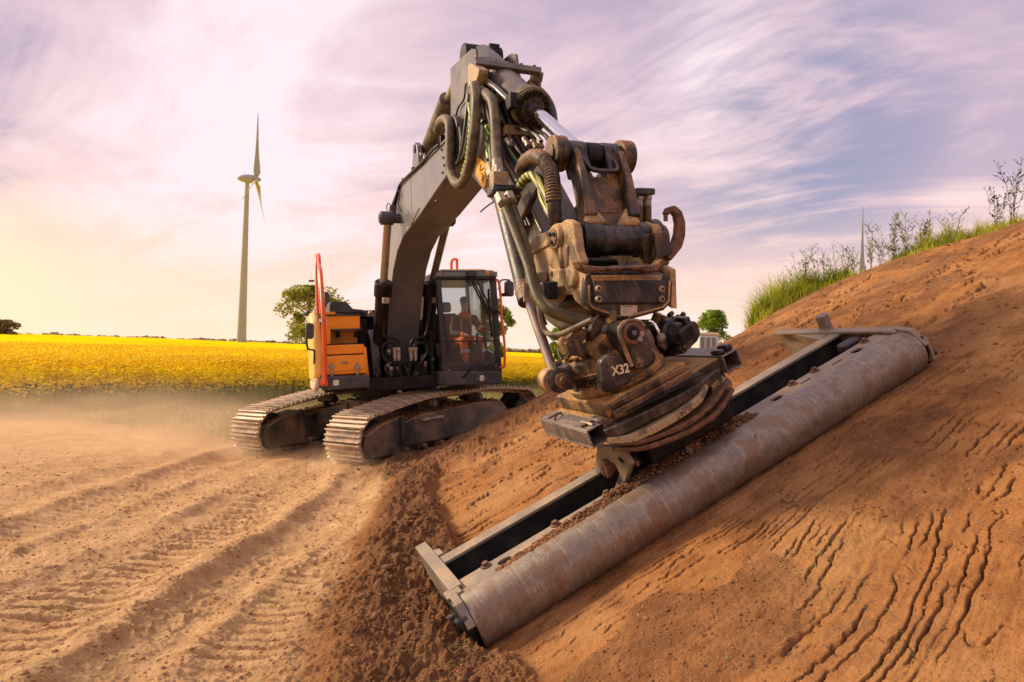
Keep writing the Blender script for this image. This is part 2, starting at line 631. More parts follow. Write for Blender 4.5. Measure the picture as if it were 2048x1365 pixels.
M['spiraly'] = mat_spiral('yellow_green_spiral_guard', (0.40, 0.46, 0.06), (0.012, 0.012, 0.012), 8)
M['fitting'] = mat_surface('zinc_fitting', (0.30, 0.26, 0.21), 0.5, 0.35, 0.5, (0.40, 0.28, 0.17), 0.25, 20)
M['brass'] = mat_surface('dusty_fitting_block', (0.30, 0.22, 0.13), 0.5, 0.2, 0.7, (0.45, 0.32, 0.18), 0.25, 20)
M['orange'] = mat_surface('orange_yellow_paint', (0.86, 0.285, 0.004), 0.35, 0, 0.13, (0.5, 0.3, 0.12), 0.06, 2, bump=0.03)
M['yellow'] = mat_surface('yellow_side_paint', (0.80, 0.50, 0.10), 0.4, 0, 0.2, (0.5, 0.34, 0.2), 0.06, 2, bump=0.03)
M['red'] = mat_surface('red_rail_paint', (0.74, 0.085, 0.010), 0.35, 0, 0.1, DUST, 0.1, 4, bump=0.03)
M['charcoal'] = mat_surface('charcoal_paint', (0.038, 0.041, 0.050), 0.45, 0, 0.2, (0.27, 0.19, 0.13), 0.15, 3, bump=0.05)
M['cabblack'] = mat_surface('black_cab_paint', (0.013, 0.015, 0.021), 0.32, 0, 0.16, (0.2, 0.14, 0.1), 0.2, 3, bump=0.03)
M['rubber'] = mat_plain('black_rubber', (0.008, 0.008, 0.009), 0.7)
M['glass'] = mat_glass('cab_glass', (0.90, 0.94, 0.95), 0.085)
M['seat'] = mat_plain('seat_fabric', (0.03, 0.03, 0.035), 0.85)
M['lamp'] = mat_plain('lamp_lens', (0.6, 0.58, 0.5), 0.15, 0.1)
M['shoe'] = mat_surface('track_shoe_steel', (0.34, 0.26, 0.19), 0.42, 0.35, 0.75, (0.62, 0.46, 0.31), 0.3, 5, bump=0.3, wear=(0.62, 0.55, 0.46), wear_amt=0.2, top=0.4)
M['trackframe'] = mat_surface('track_frame_paint', (0.032, 0.032, 0.036), 0.42, 0.1, 0.50, (0.42, 0.25, 0.12), 0.35, 2.0, streak=0.10, bump=0.25, top=1.1)
M['rollersteel'] = None
M['framegrey'] = mat_surface('roller_frame_grey_paint', (0.20, 0.17, 0.135), 0.5, 0, 0.50, (0.44, 0.305, 0.175), 0.15, 4, streak=0.15, bump=0.2, wear=(0.12, 0.07, 0.04), wear_amt=0.02)
M['trough'] = mat_surface('trough_dark_paint', (0.020, 0.021, 0.024), 0.5, 0, 0.12, DUST, 0.3, 6, bump=0.1)
M['rust'] = mat_surface('rusty_wear_steel', (0.13, 0.062, 0.034), 0.6, 0.25, 0.55, (0.26, 0.14, 0.07), 0.4, 12, wear=(0.06, 0.05, 0.05), wear_amt=0.3, bump=0.6)
M['cream'] = mat_surface('flaking_cream_paint', (0.42, 0.31, 0.17), 0.55, 0.05, 0.3, (0.33, 0.20, 0.09), 0.2, 8, wear=(0.045, 0.04, 0.045), wear_amt=0.85, bump=0.7)
M['greyworn'] = mat_surface('worn_grey_steel', (0.19, 0.165, 0.155), 0.4, 0.5, 0.35, (0.36, 0.25, 0.16), 0.3, 9, wear=(0.07, 0.06, 0.055), wear_amt=0.3, bump=0.4)
M['letter'] = mat_plain('cream_lettering', (0.72, 0.60, 0.36), 0.6, 0.1)
M['sticker'] = mat_plain('yellow_sticker', (0.72, 0.36, 0.02), 0.5, 0.15, 8)
M['ink'] = mat_plain('black_ink', (0.015, 0.013, 0.012), 0.6)
M['label'] = mat_plain('pale_label', (0.62, 0.50, 0.38), 0.5, 0.1, 10)
M['greenink'] = mat_plain('green_ink', (0.02, 0.16, 0.04), 0.6)
M['turbine'] = mat_plain('turbine_paint', (0.34, 0.34, 0.30), 0.5, 0.06, 0.1)
M['bark'] = mat_plain('bark', (0.09, 0.065, 0.045), 0.9, 0.3, 3)
M['leaf'] = mat_plain('tree_leaves', (0.19, 0.22, 0.03), 0.6, 0.40, 0.9, trans=0.55, ramp=(0.44, 0.42, 0.06))
M['leaf2'] = mat_plain('bright_tree_leaves', (0.15, 0.27, 0.025), 0.6, 0.4, 0.9, trans=0.55, ramp=(0.32, 0.45, 0.05))
M['leaf3'] = mat_plain('distant_leaves', (0.24, 0.18, 0.08), 0.7, 0.3, 0.5)
M['grass'] = mat_plain('fresh_grass', (0.30, 0.40, 0.02), 0.5, 0.30, 3, trans=0.55, ramp=(0.62, 0.60, 0.06))
M['drygrass'] = mat_plain('dusty_grass', (0.22, 0.22, 0.060), 0.7, 0.3, 0.6, trans=0.35, ramp=(0.38, 0.32, 0.11))
M['straw'] = mat_plain('straw_scraps', (0.30, 0.27, 0.08), 0.7, 0.35, 4, ramp=(0.34, 0.38, 0.07))
M['weed'] = mat_plain('weed_stems', (0.24, 0.29, 0.11), 0.7, 0.3, 3, trans=0.45, ramp=(0.50, 0.52, 0.24))
M['weeddark'] = mat_plain('dark_weed_stems', (0.07, 0.085, 0.035), 0.7, 0.3, 3)
M['stem'] = mat_plain('rapeseed_stems', (0.19, 0.24, 0.045), 0.7, 0.3, 0.7, trans=0.4, ramp=(0.34, 0.36, 0.07))
M['flower'] = mat_plain('rapeseed_flowers', (0.94, 0.72, 0.006), 0.6, 0.06, 0.4, trans=0.55, ramp=(0.98, 0.80, 0.010))
M['skin'] = mat_plain('skin', (0.50, 0.28, 0.19), 0.55, 0.1, 20)
M['hair'] = mat_plain('brown_hair', (0.06, 0.035, 0.02), 0.7)
M['jacket'] = mat_plain('dark_grey_jacket', (0.085, 0.092, 0.10), 0.85, 0.2, 12)
M['hivis'] = mat_plain('orange_workwear', (0.85, 0.16, 0.025), 0.7, 0.1, 12)
M['reflect'] = mat_plain('silver_reflective_tape', (0.55, 0.55, 0.52), 0.4, 0.1, 12)
M['hivisy'] = mat_plain('yellow_reflective_strip', (0.62, 0.62, 0.06), 0.6, 0.1, 12)
M['van'] = mat_plain('white_van_paint', (0.55, 0.55, 0.52), 0.4, 0.06, 1)
M['vanroof'] = mat_plain('cream_van_roof', (0.72, 0.56, 0.32), 0.45, 0.06, 1)
M['vanglass'] = mat_plain('van_window', (0.20, 0.22, 0.20), 0.15, 0.1, 1)


def mat_roller():
    m_ = bpy.data.materials.new('polished_roller_steel')
    m_.use_nodes = True
    t = NT(m_.node_tree)
    tc = t.n('ShaderNodeTexCoord').outputs['Object']
    ring = t.noise(t.mapping(tc, (60, 0.8, 0.8)), 1.0, 4, 0.6)          # fine scratches running round the drum
    ring2 = t.noise(t.mapping(tc, (9, 0.6, 0.6)), 1.0, 4, 0.6)
    blot = t.noise(tc, 5, 6, 0.6)
    pit = t.noise(t.mapping(tc, (1.0, 0.45, 0.45)), 95, 4, 0.75)
    c = t.mix(t.mapr(blot, 0.3, 0.7), (0.20, 0.158, 0.118), (0.33, 0.275, 0.215))
    c = t.mix(t.math('MULTIPLY', t.mapr(t.noise(t.mapping(tc, (150, 3.0, 3.0)), 1.0, 5, 0.7), 0.53, 0.62), t.mapr(blot, 0.40, 0.62, 0.15, 0.95)), c, (0.55, 0.48, 0.40))
    c = t.mix(t.math('MULTIPLY', t.mapr(ring2, 0.5, 0.75), 0.18), c, (0.47, 0.42, 0.38))
    c = t.mix(t.math('MULTIPLY', t.mapr(blot, 0.48, 0.58), 0.75), c, (0.20, 0.115, 0.06))
    rz = t.math('MULTIPLY', t.mapr(pit, 0.55, 0.63), t.mapr(t.noise(tc, 3.0, 5, 0.6), 0.40, 0.54), clamp=True)
    c = t.mix(t.math('MULTIPLY', rz, 0.75), c, (0.085, 0.045, 0.025))
    spot = t.mapr(t.noise(tc, 11, 2, 0.5), 0.735, 0.76)
    c = t.mix(t.math('MULTIPLY', spot, 0.8), c, (0.16, 0.075, 0.03))
    bs = t.n('ShaderNodeBsdfPrincipled')
    t.put(bs.inputs['Base Color'], c)
    t.put(bs.inputs['Metallic'], t.math('SUBTRACT', 0.42, t.math('MULTIPLY', rz, 0.40)))
    t.put(bs.inputs['Roughness'], t.math('ADD', 0.34, t.math('MULTIPLY', blot, 0.22)))
    bp = t.n('ShaderNodeBump')
    bp.inputs['Strength'].default_value = 0.2
    bp.inputs['Distance'].default_value = 0.003
    t.put(bp.inputs['Height'], t.math('SUBTRACT', t.math('MULTIPLY', ring, 0.15), rz))
    t.link(bp.outputs[0], bs.inputs['Normal'])
    out = t.n('ShaderNodeOutputMaterial')
    t.link(bs.outputs[0], out.inputs[0])
    return m_


M['rollersteel'] = mat_roller()


def mat_soil(name='soil'):
    m_ = bpy.data.materials.new(name)
    m_.use_nodes = True
    t = NT(m_.node_tree)
    pos = t.n('ShaderNodeNewGeometry').outputs['Position']
    at = t.n('ShaderNodeAttribute', attribute_name='soil')
    sp = t.n('ShaderNodeSeparateColor')
    t.link(at.outputs[0], sp.inputs[0])
    moist_crackshade, road, green = sp.outputs
    n0 = t.noise(pos, 0.7, 5, 0.6)
    n1 = t.noise(pos, 5, 6, 0.62)
    n2 = t.noise(pos, 45, 5, 0.7)
    n3 = t.noise(pos, 160, 3, 0.7)
    c = t.mix(t.mapr(n1, 0.3, 0.72), (0.29, 0.118, 0.036), (0.47, 0.212, 0.066))     # compacted loam of the slope
    n00 = t.noise(pos, 2.1, 5, 0.65)
    c = t.mix(t.math('MULTIPLY', t.mapr(n0, 0.46, 0.62), 0.5), c, (0.52, 0.285, 0.115))
    c = t.mix(t.math('MULTIPLY', t.mapr(n00, 0.52, 0.66), 0.55), c, (0.20, 0.085, 0.030))
    r = t.mix(t.mapr(n1, 0.3, 0.7), (0.50, 0.290, 0.125), (0.68, 0.440, 0.215))       # dry dusty track
    c = t.mix(road, c, r)
    ms = t.mix(t.mapr(n1, 0.3, 0.7), (0.115, 0.050, 0.020), (0.225, 0.102, 0.042))   # freshly turned damp soil; also the shade tone painted into cracks
    c = t.mix(t.math('MULTIPLY', moist_crackshade, t.mapr(n2, 0.15, 0.5, 0.7, 1.0)), c, ms)
    g = t.mix(t.mapr(n1, 0.3, 0.7), (0.20, 0.165, 0.060), (0.37, 0.265, 0.12))
    c = t.mix(green, c, g)
    c = t.mix(t.math('MULTIPLY', t.mapr(n3, 0.54, 0.66), 0.45), c, (0.58, 0.36, 0.19))
    c = t.mix(t.math('MULTIPLY', t.mapr(n2, 0.56, 0.68), 0.55), c, (0.17, 0.080, 0.034))
    n4 = t.noise(pos, 95, 3, 0.7)
    c = t.mix(t.math('MULTIPLY', t.mapr(n4, 0.57, 0.66), 0.5), c, (0.13, 0.062, 0.028))
    bs = t.n('ShaderNodeBsdfPrincipled')
    t.put(bs.inputs['Base Color'], c)
    bs.inputs['Roughness'].default_value = 0.95
    bs.inputs['Specular IOR Level'].default_value = 0.15
    bp = t.n('ShaderNodeBump')
    bp.inputs['Strength'].default_value = 1.0
    bp.inputs['Distance'].default_value = 0.02
    t.put(bp.inputs['Height'], t.math('ADD', t.math('MULTIPLY', n2, 0.8), t.math('MULTIPLY', n3, 0.4)))
    t.link(bp.outputs[0], bs.inputs['Normal'])
    out = t.n('ShaderNodeOutputMaterial')
    t.link(bs.outputs[0], out.inputs[0])
    return m_


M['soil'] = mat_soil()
M['clod'] = mat_plain('clods_of_soil', (0.17, 0.078, 0.034), 0.95, 0.35, 6, ramp=(0.36, 0.18, 0.075))
M['moistclod'] = mat_plain('moist_clods', (0.155, 0.072, 0.032), 0.95, 0.35, 6, ramp=(0.25, 0.12, 0.055))

# ------------------------------------------------------------------ ground
_perm = np.random.default_rng(5).permutation(512)
_perm = np.concatenate([_perm, _perm, _perm])
_ga = np.random.default_rng(6).uniform(0, 2 * math.pi, 512)
_gx, _gy = np.cos(_ga), np.sin(_ga)


def pn(x, y, seed=0):
    """gradient noise, about -0.7..0.7"""
    x = np.asarray(x, float) + seed * 17.31
    y = np.asarray(y, float) - seed * 9.73
    xi, yi = np.floor(x).astype(np.int64), np.floor(y).astype(np.int64)
    fx, fy = x - xi, y - yi
    xi &= 511
    yi &= 511

    def g(ix, iy, dx, dy):
        h = _perm[_perm[ix & 511] + (iy & 511)]
        return _gx[h] * dx + _gy[h] * dy
    ux, uy = fx * fx * fx * (fx * (fx * 6 - 15) + 10), fy * fy * fy * (fy * (fy * 6 - 15) + 10)
    a = g(xi, yi, fx, fy)
    b = g(xi + 1, yi, fx - 1, fy)
    c = g(xi, yi + 1, fx, fy - 1)
    d = g(xi + 1, yi + 1, fx - 1, fy - 1)
    return (a + (b - a) * ux) + ((c + (d - c) * ux) - (a + (b - a) * ux)) * uy


def fbm(x, y, o=4, seed=0, gain=0.5):
    s, a, f = 0, 1.0, 1.0
    for i in range(o):
        s = s + a * pn(x * f, y * f, seed + i)
        a *= gain
        f *= 2.03
    return s


def sstep(a, b, x):
    t = np.clip((x - a) / (b - a), 0, 1)
    return t * t * (3 - 2 * t)


def smax(a, b, k):
    h = np.clip(0.5 + 0.5 * (a - b) / k, 0, 1)
    return b + (a - b) * h + k * h * (1 - h)


# plane of the embankment: contains the line on which the roller lies
HB = 0.10
HA = (math.tan(tau) - HB * math.sin(yaw)) / math.cos(yaw)
_c0 = RF.w((0, 0, -RR))
HC = _c0[2] - HA * _c0[0] - HB * _c0[1]


def ray_hill(px, py):
    d = ray(px, py)
    t = (HA * CAM[0] + HB * CAM[1] + HC - CAM[2]) / (d[2] - HA * d[0] - HB * d[1])
    return CAM + d * t


_E = [ray_hill(*q) for q in ((870, 905), (900, 888), (1000, 838), (1090, 792), (1200, 757), (1300, 725), (1430, 686), (1500, 641), (1544, 610),
                             (1600, 582), (1700, 541), (1810, 503), (1875, 478), (1939, 465), (2048, 437))]
EX = np.array([-3.0] + [e[0] for e in _E] + [9.0, 40.0])
EY = np.array([_E[0][1]] + [e[1] for e in _E] + [_E[-1][1] - 0.3, _E[-1][1]])


def yE(x):
    return sum(np.interp(x + o, EX, EY) * w for o, w in ((-0.5, .15), (-.25, .2), (0, .3), (.25, .2), (.5, .15)))


def toe(y):
    return (-HC - HB * y) / HA


def base_h(x, y):
    lp = (x - S0[0]) * L0[0] + (y - S0[1]) * L0[1]
    r2 = ((x - S0[0])**2 + (y - S0[1])**2)
    tilt = math.tan(rho) * np.clip(lp, -2.6, 2.0) * np.exp(-r2 / 45.0)
    return tilt


def field_rise(x, y):
    r = np.sqrt(x * x + y * y)
    q = np.clip((-x / np.maximum(y, 1) - 0.02) / 0.5, -0.35, 1.0)
    return np.clip(r - 22, 0, 380) * 0.0052 * q


def smooth_h(x, y):
    hp = HA * x + HB * y + HC
    hp = np.where(x > 7.0, HA * 7 + HB * y + HC + (x - 7) * 0.12, hp)
    d = y - yE(x)
    s = (d + np.sqrt(d * d + 0.10)) / 2
    hill = hp - 0.95 * s + 0.02
    b = base_h(x, y) + np.where(y > 12, field_rise(x, y), 0)
    b = np.where(y < 6.5, b - 0.03 * (6.5 - y) * sstep(-1.8, -0.4, x), b)
    h = smax(b, hill, 0.12)
    return h, hill - b, d


def terrain(x, y):
    """height and soil kind (loose damp soil with crack shade painted in, dry track, grassy)"""
    x = np.asarray(x, float)
    y = np.asarray(y, float)
    h, up, d = smooth_h(x, y)
    r = np.sqrt(x * x + (y) ** 2)
    near = np.exp(-(np.maximum(r - 6, 0) / 12.0) ** 2)
    warp = 0.25 * fbm(x * 0.9, y * 0.9, 3, 40)
    xt = toe(y)
    # masks
    wid = np.interp(y, [3, 5, 8, 10, 11.5], [0.62, 0.52, 0.30, 0.34, 0.45])
    cen = xt - np.interp(y, [3, 5, 8, 10, 11], [0.42, 0.42, 0.24, -0.05, -0.15])
    tb = ((x - cen) + 0.35 * warp) / wid
    berm = np.exp(-np.abs(tb) ** np.where(tb > 0, 9, 3)) * sstep(12.0, 10.4, y)
    ew = np.interp(x, [-2, -0.5, 0.6, 1.5, 2.6], [0.9, 1.25, 0.95, 0.55, 0.25])
    edge = sstep(-1.9, -1.2, (d / ew) + 0.55 * warp) * sstep(0.9, 0.3, d) * sstep(3.1, 1.3, x) * sstep(-2.6, -1.6, x)
    berm = np.maximum(berm, edge)
    aR = (x - P1[0]) * A_[0] + (y - P1[1]) * A_[1] + (h - P1[2]) * A_[2]
    bR = (x - P1[0]) * B_[0] + (y - P1[1]) * B_[1]
    berm = berm * (1 - sstep(-0.16, -0.02, aR) * np.exp(-((bR - 0.25) / 0.62) ** 6))
    onslope = sstep(0.02, 0.14, up) * sstep(0.25, -0.1, d) * (1 - 0.9 * np.clip(berm, 0, 1))
    crumb = sstep(0.06, 0.26, fbm(x * 1.1 + 3, y * 1.1, 4, 60) + 0.55 * np.exp(-((bR + 1.25 - 0.12 * aR) / 0.5) ** 2) * sstep(4.2, 2.2, aR) * sstep(-0.2, 0.6, aR) - 0.13)
    crumb = np.maximum(crumb, np.exp(-((bR + 0.02) / 0.20) ** 2) * 0.75)
    crumb = np.maximum(crumb, sstep(2.6, 4.5, aR) * sstep(0.05, 0.3, fbm(x * 0.7, y * 1.6, 4, 33) + 0.08) * sstep(-0.6, 0.4, bR))
    loose = np.clip(np.maximum(berm, crumb * onslope * 0.75), 0, 1)
    road = sstep(-0.85, -1.25, (x - cen + 0.35 * warp) / wid) * np.maximum(sstep(13.5, 11.5, y + 0.45 * x + 1.6), np.exp(-(((x - S0[0]) ** 2 + (y - S0[1]) ** 2) / 11.0) ** 2)) * (1 - sstep(0.03, 0.2, up))
    # embankment: rolled surface with drag cracks along the roller
    und = 0.035 * fbm(x * 0.8, y * 0.8, 3, 3) + 0.012 * fbm(aR * 1.2, bR * 6, 3, 8)
    h = h + onslope * und * near
    ang = 0.22 * sstep(-0.3, -1.1, bR) * sstep(0.8, 2.2, aR)
    ca, sa = np.cos(ang), np.sin(ang)
    p = aR * ca + bR * sa
    q = -aR * sa + bR * ca
    front = sstep(-0.25, -0.8, bR) * sstep(0.7, 1.7, aR)
    back = sstep(0.3, 0.9, bR)

    def fissures(p, q, fq, sd, wmax, lx, bias, wmin):
        ph = q * fq + 1.6 * pn(p * 0.6, q * 1.3, sd) + 0.75 * pn(p * 3.1, q * 4.0, sd + 1) + 0.50 * pn(p * 9, q * 9, sd + 2) + 0.30 * pn(p * 24, q * 20, sd + 3)
        row = np.floor(ph + 0.5)
        fr_ = ph - row
        m_ = pn(p * lx + row * 7.31, row * 3.17 + 0.5 + 0 * p, sd + 4) + 0.35 * pn(p * 5 + row * 2.3, row * 1.7 + 0 * p, sd + 5) + bias
        w_ = wmax * np.clip(m_ * 2.2, 0, 1)
        return sstep(1.0, 0.25, np.abs(fr_) / np.maximum(w_, wmin)) * sstep(0.3 * wmin, wmin, w_), fr_
    cf, ff = fissures(p, q, 16.0, 211, 0.13, 2.6, 0.13, 0.085)
    cb_, fb = fissures(p, q, 6.0, 231, 0.19, 1.2, 0.14, 0.13)
    cc_, fc_ = fissures(q, p, 7.0, 251, 0.06, 5.0, -0.03, 0.045)
    zone = np.clip(0.25 + 1.9 * (pn(p * 0.5 + 2, q * 0.8, 15) + 0.12), 0, 1)
    zone = np.maximum(zone, np.maximum(front, back * 0.85))
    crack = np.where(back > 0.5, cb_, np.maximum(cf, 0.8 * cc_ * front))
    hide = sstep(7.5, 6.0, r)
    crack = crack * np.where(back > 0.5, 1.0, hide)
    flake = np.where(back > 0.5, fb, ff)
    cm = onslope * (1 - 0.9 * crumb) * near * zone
    h = h - cm * (0.045 + 0.020 * back) * crack + cm * (0.010 + 0.016 * back) * flake
    h = h + onslope * near * (0.0045 * fbm(x * 24, y * 24, 3, 120) + 0.006 * fbm(p * 2.2, q * 16, 4, 125) + 0.012 * sstep(0.05, 0.5, fbm(x * 2.5, y * 2.5, 3, 128)) * np.abs(fbm(x * 30, y * 30, 2, 129)))
    # loose soil
    lum = 0.055 * fbm(x * 3.2, y * 3.2, 2, 70) + 0.055 * np.abs(fbm(x * 8, y * 8, 3, 71)) * (1 + pn(x * 2, y * 2, 72)) + 0.022 * np.abs(fbm(x * 26, y * 26, 3, 75))
    h = h + berm * (np.interp(y, [3, 6, 9, 11], [0.13, 0.16, 0.17, 0.12]) + near * lum * 1.5)
    h = h + loose * (1 - berm) * near * (0.012 + 0.5 * lum)
    # track: ruts along the travel direction and lug prints across
    wob = 0.22 * pn(x * 0.2, y * 0.28, 80) + 0.07 * pn(x, y * 0.9, 81)
    v = x + wob
    rut = 0
    for c_, w_, a_ in ((-2.38, 0.16, 0.105), (-1.15, 0.14, 0.04), (-1.75, 0.10, 0.035), (-3.62, 0.15, 0.06), (-4.25, 0.12, 0.04), (-5.05, 0.17, 0.13), (-5.9, 0.2, 0.05), (-6.9, 0.25, 0.06)):
        g_ = (v - c_) / w_
        rut = rut + a_ * np.where(g_ < 0, np.exp(-(g_ * 0.75) ** 2), np.exp(-(g_ * 1.3) ** 2)) * (0.65 + 1.1 * pn(x * 0.5, y * 0.7, 83 + int(-c_ * 3)))
    for c_, w_, a_ in ((-2.95, 0.30, -0.035), (-1.95, 0.14, -0.025), (-4.6, 0.22, -0.04), (-5.5, 0.2, -0.03)):
        rut = rut + a_ * np.exp(-((v - c_) / w_) ** 2)

    def lugs(c_, w_, per, amp, skew):
        e = np.abs(v - c_)
        inside = sstep(w_, w_ * 0.85, e)
        ph = (y + skew * e + 0.05 * pn(x * 2, y * 2, 91)) / per
        s_ = np.abs((ph % 1.0) - 0.5) * 2
        return inside * amp * (sstep(0.30, 0.42, s_) - 0.5) * (0.7 + 0.9 * pn(x * 3.1, y * 3.1, 107))
    keep = sstep(-0.3, 0.1, pn(x * 0.5, y * 0.5, 93) + 0.12)
    lug = keep * (lugs(-2.93, 0.40, 0.17, 0.062, 0.10) + lugs(-1.48, 0.36, 0.13, 0.026, 0.05)) + 0.7 * lugs(-4.55, 0.38, 0.16, 0.040, 0.1) + 0.5 * lugs(-6.3, 0.4, 0.16, 0.03, 0.1)
    rdg = (1 - np.abs(fbm(x * 7, y * 7, 3, 102)) * 1.6) ** 3
    rough = 0.022 * fbm(x * 4, y * 4, 4, 95) + 0.016 * np.abs(fbm(x * 18, y * 18, 3, 98)) + 0.020 * np.clip(rdg, 0, 1) * sstep(-0.05, 0.3, fbm(x * 1.3, y * 1.3, 3, 104))
    h = h + road * near * (rut + lug + rough) + (1 - road) * (1 - onslope) * (1 - np.clip(berm, 0, 1)) * near * 0.5 * rough
    green = (1 - road) * (1 - sstep(0.03, 0.2, up)) * (1 - np.clip(berm, 0, 1)) * sstep(8.0, 9.5, y - 0.2 * (x + 6))
    crest = np.exp(-((d + 0.05) / 0.35) ** 2) * sstep(3.4, 4.0, x) * sstep(6.6, 6.0, x)
    far = sstep(60, 140, r)
    green = np.maximum(np.maximum(green, crest * 0.8), far)
    return h, np.stack([np.clip(np.maximum(np.maximum(berm, loose * 0.8), 0.9 * crack * np.clip(cm, 0, 1)), 0, 1), road, np.clip(green, 0, 1)], -1)  # crack grooves take the dark soil tone too, as painted shade


def build_ground():
    dense = np.concatenate([np.linspace(R_(-41), R_(-14), 270)[:-1], np.linspace(R_(-14), R_(42), 660)])
    rest = np.linspace(R_(42), R_(319), 72)[1:-1]
    az = np.concatenate([dense, rest])
    rad = np.concatenate([np.geomspace(0.25, 1.95, 26)[:-1], np.geomspace(1.95, 6.5, 600)[:-1], np.geomspace(6.5, 16, 230)[:-1], np.geomspace(16, 60, 70)[:-1], np.geomspace(60, 4500, 40)])
    nA, nR = len(az), len(rad)
    RRr, AA = np.meshgrid(rad, az, indexing='ij')
    x, y = RRr * np.sin(AA), RRr * np.cos(AA)
    h, soil = terrain(x.ravel(), y.ravel())
    rr = RRr.ravel()
    h = h * np.interp(rr, [0, 60, 300, 420, 600], [1, 1, 1, 0.6, 0])
    co = np.stack([x.ravel(), y.ravel(), h], -1)
    co = np.concatenate([[[0, 0, float(h[:nA].mean())]], co])
    soil = np.concatenate([soil[:1], soil])
    i, j = np.meshgrid(np.arange(nR - 1), np.arange(nA), indexing='ij')
    k = (j + 1) % nA
    quads = np.stack([i * nA + j, i * nA + k, (i + 1) * nA + k, (i + 1) * nA + j], -1).reshape(-1, 4) + 1
    quads = quads[:, ::-1]
    tri = np.stack([np.zeros(nA, int), 1 + (np.arange(nA) + 1) % nA, 1 + np.arange(nA)], -1)[:, ::-1]
    me = bpy.data.meshes.new('ground')
    me.vertices.add(len(co))
    me.vertices.foreach_set('co', co.astype(np.float32).ravel())
    nl = quads.size + tri.size
    me.loops.add(nl)
    me.loops.foreach_set('vertex_index', np.concatenate([quads.ravel(), tri.ravel()]).astype(np.int32))
    me.polygons.add(len(quads) + len(tri))
    st = np.concatenate([np.arange(len(quads)) * 4, quads.size + np.arange(len(tri)) * 3])
    me.polygons.foreach_set('loop_start', st.astype(np.int32))
    me.polygons.foreach_set('use_smooth', np.ones(len(st), bool))
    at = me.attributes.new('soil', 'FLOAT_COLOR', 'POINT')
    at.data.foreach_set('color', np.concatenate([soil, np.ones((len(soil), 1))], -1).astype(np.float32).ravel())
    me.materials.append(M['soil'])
    me.update(calc_edges=True)
    me.validate()
    o = bpy.data.objects.new('ground', me)
    COL.objects.link(o)
    tag(o, 'orange brown earth with a dusty rutted track and a graded embankment', kind='structure')


build_ground()


def np_mesh(name, co, faces_tri, mat, label=None, kind='stuff', smooth=False, cat=None):
    me = bpy.data.meshes.new(name)
    me.vertices.add(len(co))
    me.vertices.foreach_set('co', np.asarray(co, np.float32).ravel())
    fc = np.asarray(faces_tri, np.int32)
    me.loops.add(fc.size)
    me.loops.foreach_set('vertex_index', fc.ravel())
    me.polygons.add(len(fc))
    me.polygons.foreach_set('loop_start', (np.arange(len(fc)) * fc.shape[1]).astype(np.int32))
    if smooth:
        me.polygons.foreach_set('use_smooth', np.ones(len(fc), bool))
    me.materials.append(mat)
    me.update(calc_edges=True)
    o = bpy.data.objects.new(name, me)
    COL.objects.link(o)
    return tag(o, label, cat, None, kind)


_t = (1 + 5 ** 0.5) / 2
ICO_V = np.array([(-1, _t, 0), (1, _t, 0), (-1, -_t, 0), (1, -_t, 0), (0, -1, _t), (0, 1, _t), (0, -1, -_t), (0, 1, -_t), (_t, 0, -1), (_t, 0, 1), (-_t, 0, -1), (-_t, 0, 1)]) / 1.9
ICO_F = np.array([(0, 11, 5), (0, 5, 1), (0, 1, 7), (0, 7, 10), (0, 10, 11), (1, 5, 9), (5, 11, 4), (11, 10, 2), (10, 7, 6), (7, 1, 8), (3, 9, 4), (3, 4, 2), (3, 2, 6), (3, 6, 8), (3, 8, 9), (4, 9, 5), (2, 4, 11), (6, 2, 10), (8, 6, 7), (9, 8, 1)])
OCT_V = np.array([(1, 0, 0), (-1, 0, 0), (0, 1, 0), (0, -1, 0), (0, 0, 1), (0, 0, -1)], float)
OCT_F = np.array([(4, 0, 2), (4, 2, 1), (4, 1, 3), (4, 3, 0), (5, 2, 0), (5, 1, 2), (5, 3, 1), (5, 0, 3)])


def lumps(P, r, rng, V=ICO_V, Fc=ICO_F, jit=0.28, squash=0.75):
    n = len(P)
    k = len(V)
    v = V[None] * (1 + rng.uniform(-jit, jit, (n, k, 1))) * r[:, None, None] * np.concatenate([rng.uniform(0.7, 1.3, (n, 1, 2)), rng.uniform(squash * .8, squash * 1.2, (n, 1, 1))], -1)
    a = rng.uniform(0, 6.28, n)
    c, s = np.cos(a)[:, None], np.sin(a)[:, None]
    v = np.stack([v[..., 0] * c - v[..., 1] * s, v[..., 0] * s + v[..., 1] * c, v[..., 2]], -1) + P[:, None]
    f = Fc[None] + (np.arange(n) * k)[:, None, None]
    return v.reshape(-1, 3), f.reshape(-1, 3)


def blades(P, hgt, wid, lean, rng, flat=1.0):
    """grass blades: bent tapering triangles; P feet"""
    n = len(P)
    a = rng.uniform(0, 6.28, n)
    d = np.stack([np.cos(a), np.sin(a), np.zeros(n)], -1)
    b = a + rng.normal(0, 1.0, n) + 1.57
    ld = np.stack([np.cos(b), np.sin(b), np.zeros(n)], -1)
    w = wid[:, None] * d
    mid = P + np.array([0, 0, flat]) * (hgt * 0.55)[:, None] + ld * (lean * hgt * 0.25)[:, None]
    tip = P + np.array([0, 0, flat * flat]) * (hgt * np.sqrt(np.maximum(0.05, 1 - 0.6 * lean ** 2)))[:, None] + ld * (lean * hgt)[:, None]
    v = np.stack([P - w, P + w, mid - w * 0.8, mid + w * 0.8, tip], 1)
    f = np.array([(0, 1, 3), (0, 3, 2), (2, 3, 4)])[None] + (np.arange(n) * 5)[:, None, None]
    return v.reshape(-1, 3), f.reshape(-1, 3)


def ground_pts(x, y, dz=0.0):
    h, s = terrain(x, y)
    return np.stack([x, y, h + dz], -1), s


